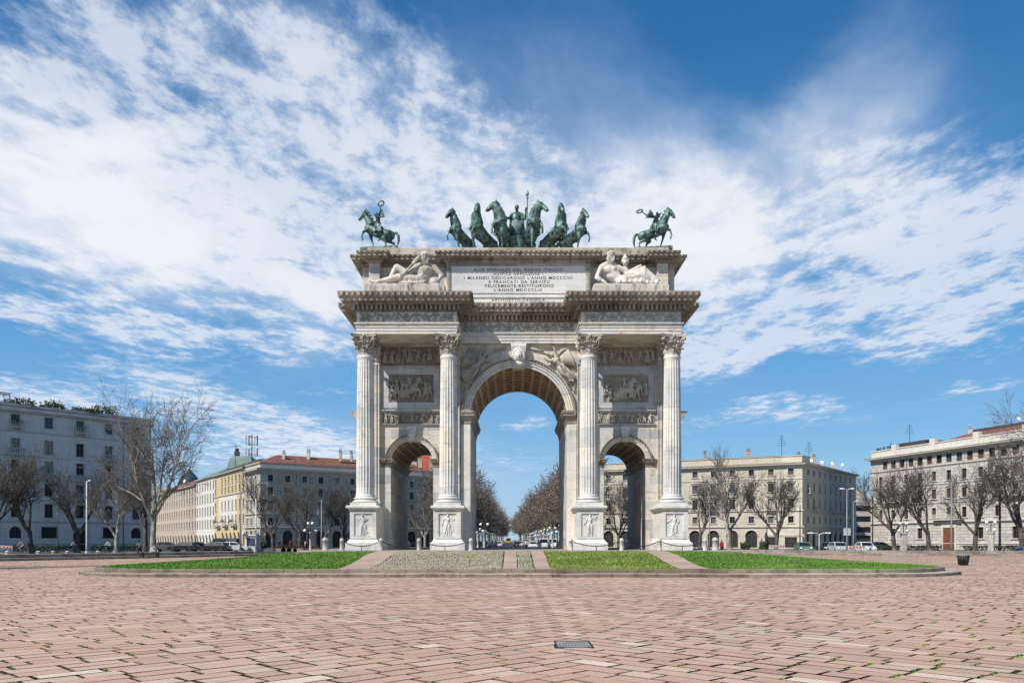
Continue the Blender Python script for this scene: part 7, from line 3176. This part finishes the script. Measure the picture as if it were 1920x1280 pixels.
def paint(name, c):
    m, N, bs = mat_new(name)
    bs.inputs['Base Color'].default_value = tuple(c) + (1,)
    bs.inputs['Roughness'].default_value = .32
    bs.inputs['Coat Weight'].default_value = .6
    bs.inputs['Coat Roughness'].default_value = .08
    M[name] = m


for n_, c_ in (('paint_dark', (.02, .022, .028)), ('paint_blue', (.04, .06, .10)), ('paint_silver', (.45, .46, .48)), ('paint_white', (.70, .70, .68)), ('paint_green', (.10, .16, .12)), ('paint_yellow', (.60, .36, .03)), ('paint_grey', (.14, .145, .15)), ('paint_red', (.30, .03, .03))):
    paint(n_, c_)
car('large dark blue-grey van parked left of the arch behind the lawn', ((418 - 960) * 122 / F, 122, 0), R(172), 'paint_blue', True)
for px, Y, rz, pt, lab in ((315, 126, 8, 'paint_grey', 'grey car parked just right of the big plane trunk'), (345, 123, 174, 'paint_dark', 'black car parked between the grey car and the dark van'), (372, 128, 4, 'paint_dark', 'black car parked left of the dark van, further back'),
                          (402, 118, 176, 'paint_dark', 'black car parked in front of the dark van'), (438, 120, 5, 'paint_white', 'white car parked behind the dark van'),
                          (1506, 112, 262, 'paint_green', 'dark green car facing the camera at the cream building corner'), (1549, 118, 265, 'paint_dark', 'black car parked left of the silver one'), (1572, 112, 268, 'paint_silver', 'silver car facing the camera before the double street light'),
                          (1622, 114, 264, 'paint_white', 'white car facing the camera behind the striped barrier'), (1648, 126, 10, 'paint_grey', 'grey car parked before the tan modern block'),
                          (935, 190, 268, 'paint_white', 'white car in the avenue left of centre'), (1000, 170, 272, 'paint_white', 'white car parked in the avenue right of centre'), (975, 210, 268, 'paint_silver', 'silver car far down the avenue')):
    car(lab, ((px - 960) * Y / F, Y, 0), R(rz), pt)
car('white delivery van parked in the avenue on the right', ((1018 - 960) * 160 / F, 160, 0), R(275), 'paint_white', True)
car('second white van parked further right in the avenue', ((1037 - 960) * 175 / F, 175, 0), R(265), 'paint_white', True)

# yellow bus far down the avenue
t = thing('bus', 'small yellow bus far down the avenue in the middle', 'bus', ((953 - 960) * 460 / F, 460, 0))
mb = MB()
mb.bbox(-1.25, 1.25, 0, 9, .4, 3.1, .15)
mb.build('body', M['paint_yellow'], t)
mb = MB()
mb.box(-1.1, 1.1, -.03, -.005, 1.3, 2.5)
mb.box(-1.27, -1.255, .5, 8.5, 1.4, 2.4)
mb.box(1.255, 1.27, .5, 8.5, 1.4, 2.4)
mb.build('windows', M['glass'], t)
for y in (1.6, 7):
    for s in (-1, 1):
        inst('wheel', WH[0], t, Matrix.Translation((s * 1.1, y, .45)) @ Matrix.Rotation(R(90), 4, 'Z') @ Matrix.Scale(1.4, 4))


# ------------------------------------------------------------------ people and bicycles
def cloth(name, c):
    M[name] = plain(name, c, .85, .3, 9)


for n_, c_ in (('cloth_white', (.55, .53, .50)), ('cloth_dark', (.03, .032, .04)), ('cloth_pink', (.50, .30, .26)), ('cloth_grey', (.20, .20, .21)), ('cloth_red', (.42, .03, .03)), ('cloth_blue', (.06, .10, .20)), ('skin', (.45, .28, .20)), ('hair', (.035, .022, .015))):
    cloth(n_, c_)


def person(label, loc, rz, J, top, legs, H=1.72, group=None):
    """one continuous body; jacket, trousers and hair are its children"""
    t = thing('person', label, 'person', loc, rz, group)
    D = dict(head=(0, -.01, .93), neck=(0, 0, .85), chest=(0, 0, .735), waist=(0, 0, .62), pelvis=(0, 0, .535),
             shL=(-.11, 0, .81), elL=(-.145, .01, .645), haL=(-.15, -.03, .49), shR=(.11, 0, .81), elR=(.145, .01, .645), haR=(.15, -.03, .49),
             hiL=(-.055, 0, .52), knL=(-.06, -.015, .285), anL=(-.06, .01, .05), toL=(-.07, -.08, .015),
             hiR=(.055, 0, .52), knR=(.06, -.015, .285), anR=(.06, .01, .05), toR=(.07, -.08, .015))
    D.update(J)
    mb = MB()
    human(mb, D, H, None, 1.0, fingers=True)
    inst('body', sculpt_mesh(mb, 'body', M['skin'], .022, 1), t)
    S = Matrix.Scale(H, 4)
    V = lambda k: Vector(D[k])
    cl = MB()
    for a, b, r0, r1 in (('chest', 'waist', .105, .095), ('waist', 'pelvis', .095, .10), ('shL', 'shR', .055, .055), ('neck', 'chest', .06, .10)):
        cl.cap(V(a), V(b), r0, r1, 10, S)
    for s in 'LR':
        cl.cap(V('chest') + (V('sh' + s) - V('chest')) * .3, V('sh' + s), .075, .05, 8, S)
        cl.cap(V('sh' + s), V('el' + s), .049, .04, 8, S)
        cl.cap(V('el' + s), V('el' + s).lerp(V('ha' + s), .82), .040, .031, 8, S)
    inst('jacket', sculpt_mesh(cl, 'jacket', M[top], .022, 1), t)
    tr = MB()
    for s in 'LR':
        tr.cap(V('pelvis'), V('hi' + s), .09, .085, 8, S)
        tr.cap(V('hi' + s), V('kn' + s), .08, .055, 8, S)
        tr.cap(V('kn' + s), V('an' + s), .055, .04, 8, S)
        tr.cap(V('an' + s), V('to' + s), .034, .028, 7, S)
    inst('trousers', sculpt_mesh(tr, 'trousers', M[legs], .022, 1), t)
    hr = MB()
    up = (V('head') - V('neck')).normalized()
    hr.ell(V('head') + up * .028 + Vector((0, .012, 0)), (.055, .06, .05), None, 10, 7, mat=S)
    hr.ell(V('head') + Vector((0, .035, -.005)), (.05, .035, .05), None, 8, 6, mat=S)
    hr.build('hair', M['hair'], t)
    return t


def bicycle(label, loc, rz, paintn='paint_dark', group=None):
    """bicycle along +x"""
    t = thing('bicycle', label, 'bicycle', loc, rz, group)
    for x in (-.52, .52):
        w = MB()
        w.tube([(x + .34 * math.cos(a), 0, .35 + .34 * math.sin(a)) for a in [2 * math.pi * k / 24 for k in range(25)]], .022, 5)
        o = w.build('wheel', M['tyre'], t)
        s = MB()
        for k in range(10):
            a = 2 * math.pi * k / 10
            s.tube([(x, .0, .35), (x + .33 * math.cos(a), 0, .35 + .33 * math.sin(a))], .004, 3)
        s.lathe([(.03, -.04), (.03, .04)], n=8, mat=Matrix.Translation((x, 0, .35)) @ Matrix.Rotation(R(90), 4, 'X'))
        s.build('spokes', M['pole_grey'], o)
    f = MB()
    for a, b in (((-.52, 0, .35), (-.1, 0, .32)), ((-.52, 0, .35), (-.2, 0, .82)), ((-.1, 0, .32), (-.22, 0, .92)), ((-.1, 0, .32), (.38, 0, .80)), ((-.2, 0, .80), (.36, 0, .86)), ((.52, 0, .35), (.36, 0, .98))):
        f.tube([a, b], .018, 6)
    f.build('frame', M[paintn], t)
    f = MB()
    f.tube([(.26, -.28, 1.05), (.34, -.12, 1.02), (.36, 0, 1.0), (.34, .12, 1.02), (.26, .28, 1.05)], .014, 5)
    f.build('handlebar', M['iron'], t)
    f = MB()
    f.ell((-.25, 0, .94), (.14, .07, .04), None, 10, 6)
    f.build('saddle', M['black'], t)
    f = MB()
    f.lathe([(.09, -.01), (.09, .01)], n=14, mat=Matrix.Translation((-.1, -.05, .32)) @ Matrix.Rotation(R(90), 4, 'X'))
    f.tube([(-.1, -.09, .32), (.02, -.09, .20)], .012, 4)
    f.tube([(-.1, .09, .32), (-.22, .09, .44)], .012, 4)
    f.build('pedals', M['iron'], t)
    return t


RIDE = dict(pelvis=(0, .14, .565), waist=(0, .10, .64), chest=(0, .03, .74), neck=(0, -.04, .84), head=(0, -.08, .915), hiL=(-.055, .13, .555), hiR=(.055, .13, .555),
            shL=(-.11, -.01, .80), shR=(.11, -.01, .80), elL=(-.15, -.10, .70), elR=(.15, -.10, .70), haL=(-.15, -.19, .62), haR=(.15, -.19, .62),
            knL=(-.06, -.08, .40), anL=(-.06, .03, .19), toL=(-.06, -.05, .15), knR=(.06, -.10, .47), anR=(.06, .02, .29), toR=(.06, -.06, .25))
for px, Y, face, tp, lg, cl_, bl in ((40, 104, -1, 'cloth_pink', 'cloth_grey', 'person in a pale pink top cycling left at the left edge', 'dark bicycle ridden by the person in pale pink'),
                                    (138, 106, 1, 'cloth_grey', 'cloth_dark', 'person in a grey top cycling before the doorway of the grey building', 'dark bicycle ridden past the doorway of the grey building'),
                                    (203, 105, -1, 'cloth_white', 'cloth_dark', 'person in a whitish top cycling right of the white lamp pole', 'dark bicycle right of the white lamp pole'),
                                    (262, 108, -1, 'cloth_white', 'cloth_blue', 'person in a white top cycling just left of the big plane trunk', 'dark bicycle just left of the big plane trunk')):
    X = (px - 960) * Y / F
    bicycle(bl, (X, Y, 0), 0 if face > 0 else math.pi, 'paint_dark', 'bicycles on the left')
    person(cl_, (X, Y, 0), R(90) * face, RIDE, tp, lg, 1.7, 'cyclists on the left')
SIT = dict(pelvis=(0, 0, .33), waist=(0, .01, .42), chest=(0, 0, .53), neck=(0, -.03, .64), head=(0, -.05, .72), hiL=(-.06, -.02, .32), hiR=(.06, -.02, .32),
           shL=(-.11, 0, .60), shR=(.11, 0, .60), elL=(-.14, -.06, .47), elR=(.14, -.06, .47), haL=(-.09, -.20, .40), haR=(.09, -.20, .40),
           knL=(-.08, -.26, .33), anL=(-.08, -.24, .09), toL=(-.08, -.32, .06), knR=(.08, -.26, .33), anR=(.08, -.24, .09), toR=(.08, -.32, .06))
STEP = dict(knL=(-.06, -.07, .29), anL=(-.06, -.10, .06), toL=(-.06, -.18, .03), knR=(.06, .02, .28), anR=(.06, .14, .08), toR=(.06, .08, .015), elL=(-.14, .07, .66), haL=(-.14, .06, .50), elR=(.14, -.06, .66), haR=(.14, -.14, .54))
q = at(224, 1030, 76)
person('person in dark clothes sitting on the low stepped wall, left of two', (-33.9, 77.0, -.02), R(65), SIT, 'cloth_dark', 'cloth_dark', 1.7, 'people sitting on the low wall')
person('person with white shirt and dark trousers sitting on the low stepped wall, right of two', (-33.2, 78.6, -.02), R(65), SIT, 'cloth_white', 'cloth_dark', 1.7, 'people sitting on the low wall')
person('person in a red jacket standing behind the right bollard', ((1353 - 960) * 100 / F, 100, 0), R(30), {}, 'cloth_red', 'cloth_dark')
walk = [(930, 150, 'cloth_dark', 'cloth_dark', 20), (944, 170, 'cloth_grey', 'cloth_blue', 200), (986, 150, 'cloth_white', 'cloth_dark', 170), (1012, 140, 'cloth_dark', 'cloth_blue', 10), (918, 142, 'cloth_blue', 'cloth_dark', 190), (1030, 148, 'cloth_grey', 'cloth_dark', 30),
        (900, 152, 'cloth_dark', 'cloth_dark', 0), (966, 185, 'cloth_dark', 'cloth_grey', 180)]
wl_lab = ['dark clothes, left of the middle', 'grey top and blue trousers', 'white top, right of the middle', 'dark top and blue trousers', 'blue top, far left', 'grey top, far right', 'dark clothes, beside the left pier', 'dark top and grey trousers, farthest']
for (px, Y, a, b, rz), lb in zip(walk, wl_lab):
    person('person walking in the avenue behind the central opening, ' + lb, ((px - 960) * Y / F, Y, 0), R(rz), STEP, a, b, 1.72, 'people walking in the avenue')
rp = random.Random(31)
CL = ['cloth_dark', 'cloth_grey', 'cloth_blue', 'cloth_white', 'cloth_pink']
CN = ['dark', 'grey', 'blue', 'white', 'pink']
protos = {}
for i in range(22):
    px = rp.choice((rp.uniform(893, 945), rp.uniform(962, 1046)))
    Y = rp.uniform(135, 240)
    c = rp.randrange(5)
    if c not in protos:
        o = protos[c] = person('x', (0, 0, 0), 0, STEP, CL[c], 'cloth_dark', 1.72, 'people in the avenue crowd')
        o.location, o.rotation_euler = ((px - 960) * Y / F, Y, 0), (0, 0, rp.uniform(0, 6))
    else:
        o = dup(protos[c], ((px - 960) * Y / F, Y, 0), rp.uniform(0, 6))
    o['label'] = 'tiny far person in a ' + CN[c] + ' top among the crowd of the avenue'
    o['group'] = 'people in ' + CN[c] + ' tops in the avenue crowd'
for i, (px, Y, tp) in enumerate(((565, 133, 'cloth_dark'), (523, 126, 'cloth_dark'), (545, 128, 'cloth_red'), (573, 130, 'cloth_pink'))):
    person(('person in dark clothes walking by the closed parasols', 'person in dark clothes beside the dark bare tree left of the arcades', 'person in a red top among the cafe tables', 'person in a pale pink top among the cafe tables')[i], ((px - 960) * Y / F, Y, 0), R(40 * i), STEP, tp, 'cloth_dark', 1.72)
for i, px in enumerate((1898, 1908)):
    bicycle(('dark bicycle parked by the hedge near the right edge', 'second dark bicycle parked by the hedge at the right edge')[i], ((px - 960) * 104 / F, 104, 0), R(20 + 15 * i), 'paint_dark')


# parked scooter with blue cover, extreme right
t = thing('motor_scooter', 'dark motor scooter with a blue cover at the right edge', 'scooter', ((1914 - 960) * 101 / F, 101, 0), R(10))
mb = MB()
mb.ell((-.3, 0, .72), (.5, .2, .24), None, 12, 8)
mb.cap((.35, 0, .45), (.5, 0, 1.0), .14, .1)
mb.box(-.2, .4, -.15, .15, .32, .40)
mb.build('body', M['cloth_blue'], t)
for x in (-.55, .6):
    inst('wheel', WH[0], t, Matrix.Translation((x, 0, .27)) @ Matrix.Scale(.8, 4))
mb = MB()
mb.tube([(.42, -.3, 1.05), (.5, 0, 1.08), (.42, .3, 1.05)], .02, 5)
mb.build('handlebar', M['iron'], t)


# closed parasols, café canopy, kiosk
def parasol(label, px, Y):
    t = thing('parasol', label, 'parasol', ((px - 960) * Y / F, Y, 0), 0, 'closed parasols before the arcades')
    mb = MB()
    n = 16
    prof = [(.42, 1.0), (.34, 1.6), (.24, 2.6), (.12, 3.5), (.03, 3.8)]
    vs = []
    for r_, z in prof:
        for k in range(n):
            a = 2 * math.pi * k / n
            rr = r_ * (1 if k % 2 else .7)
            vs.append((rr * math.cos(a), rr * math.sin(a), z))
    mb.add(vs, [(i * n + k, i * n + (k + 1) % n, (i + 1) * n + (k + 1) % n, (i + 1) * n + k) for i in range(4) for k in range(n)], True)
    mb.build('cover', M['cloth_dark'], t)
    mb = MB()
    mb.tube([(0, 0, 0), (0, 0, 3.9)], .04, 7)
    mb.lathe([(.4, 0), (.4, .08), (.1, .12)], n=14)
    mb.build('pole', M['pole_grey'], t)


for px, Y, lab in ((569, 134, 'dark closed parasol left of the globe lamp'), (577, 137, 'dark closed parasol just behind the globe lamp'), (642, 138, 'dark closed parasol beside the leftmost pedestal')):
    parasol(lab, px, Y)
t = thing('cafe_canopy', 'pale beige cafe canopy on posts before the cream building arcade', 'canopy', ((1478 - 960) * 135 / F, 135, 0))
mb = MB()
mb.add([(-3.2, 0, 2.5), (2.6, 0, 2.5), (2.2, 3, 3.4), (-2.8, 3, 3.4), (-3.2, 0, 2.2), (2.6, 0, 2.2), (2.2, 3, 3.32), (-2.8, 3, 3.32)], [(0, 1, 2, 3), (4, 5, 1, 0), (1, 5, 6, 2), (0, 3, 7, 4), (7, 6, 5, 4)])
mb.build('cover', M['p_cream'], t)
mb = MB()
for x in (-3.0, 2.4):
    for y in (.15, 2.9):
        mb.tube([(x * (1 if y < 1 else .9), y, 0), (x * (1 if y < 1 else .9), y, 2.45 + .28 * y)], .05, 6)
mb.build('posts', M['iron'], t)
t = thing('kiosk', 'blue-grey street kiosk between two white posts left of the arch', 'kiosk', ((471 - 960) * 121 / F, 121, 0))
mb = MB()
mb.bbox(-.85, .85, 0, 1.6, 0, 2.3, .06)
mb.bbox(-1.0, 1.0, -.15, 1.75, 2.3, 2.5, .05)
mb.build('body', M['p_grey'], t)
mb = MB()
mb.box(-.6, .6, -.05, -.005, .9, 2.0)
mb.build('panel', M['glass_blue'], t)
for x in (-.95, .95):
    mb = MB()
    mb.lathe([(.12, 0), (.12, 2.3), (.2, 2.35), (.28, 2.6), (.2, 2.85), (.02, 2.95)], (x, -.4, 0), 12)
    mb.build('post', M['pole_white'], t)
# cafe planters
for i, (px, Y) in enumerate(((490, 126), (650, 134), (1433, 118), (1398, 118))):
    X = (px - 960) * Y / F
    t = clump('potted_shrub', ('round dark potted shrub at the corner arcade left of the arch', 'potted shrub beside the leftmost pedestal', 'potted shrub before the cream building, near the vase-shaped tree', 'potted shrub under the tallest tree before the cream building')[i], 'shrub', (X, Y, .5), .7, .7, 1.3, 420, 200 + i, .12)
    mb = MB()
    mb.lathe([(.28, -.5), (.38, .0), (.42, .05), (.36, .06), (.3, -.05)], n=14)
    mb.build('pot', M['p_brown'], t)
# short stone posts along the left lane
for i, px in enumerate((14, 72, 100, 126, 184)):
    o = inst('stone_post', bollard_mesh(.22, .5) if i == 0 else bpy.data.meshes['stone_post'])
    if i == 0:
        o.data.name = 'stone_post'
    o.location = ((px - 960) * 96 / F, 96, 0)
    tag(o, 'short round stone post on the lane behind the left low wall', 'post', 'short stone posts on the left lane')
# planters with red flowers by the arcades, bicycles by the right pedestal
def planter(label, px, Y, seed):
    r = random.Random(seed)
    t = thing('flower_planter', label, 'planter', ((px - 960) * Y / F, Y, 0), 0, 'flower planters before the arcades')
    mb = MB()
    mb.bbox(-.75, .75, -.22, .22, 0, .5, .03)
    mb.build('box', M['wall_brown'], t)
    for nm, m_, n in (('leaves', 'leaf_green', 220), ('flowers', 'cloth_red', 70)):
        mb = MB()
        for k in range(n):
            p = Vector((r.uniform(-.75, .75), r.uniform(-.25, .25), .5 + r.random() ** 1.5 * .45))
            sz = r.uniform(.04, .08)
            u = Vector((r.gauss(0, 1), r.gauss(0, 1), r.gauss(0, 1))).normalized()
            v = u.orthogonal().normalized()
            w = u.cross(v)
            mb.add([p + v * sz, p + w * sz, p - v * sz, p - w * sz], [(0, 1, 2, 3)], False, r.random())
        mb.build(nm, M[m_], t, tone=True)


for i, (px, wd) in enumerate(((527, 'leftmost of five'), (537, 'second of five from the left'), (548, 'middle of five'), (560, 'second of five from the right'), (588, 'rightmost, past the globe lamp'))):
    planter('planter box of red flowers before the left arcades, ' + wd, px, 124, 300 + i)
for i, px in enumerate((1303, 1314, 1325)):
    bicycle(('dark bicycle parked right beside the rightmost pedestal', 'middle one of three dark bicycles parked by the rightmost pedestal', 'dark bicycle parked left of the right thick bollard')[i], ((px - 960) * 112 / F, 112, 0), R(70 + 25 * i), 'paint_dark')
# grass verge under the big plane
mb = MB()
mb.quad((-50, 99, .01), (-25, 99, .01), (-22, 112, .01), (-47, 112, .01))
tag(mb.build('verge_lawn', M['soil'], None), kind='structure')
r = random.Random(2)
mb = MB()
for k in range(9000):
    v = r.random()
    x, y = r.uniform(-50 + 3 * v, -25 + 3 * v), 99 + 13 * v
    a = r.uniform(0, 3.14)
    mb.add([(x - .05 * math.cos(a), y - .05 * math.sin(a), 0), (x + .05 * math.cos(a), y + .05 * math.sin(a), 0), (x, y, r.uniform(.08, .16))], [(0, 1, 2)], False, r.random())
tag(mb.build('grass', M['grass'], None, tone=True), kind='stuff')
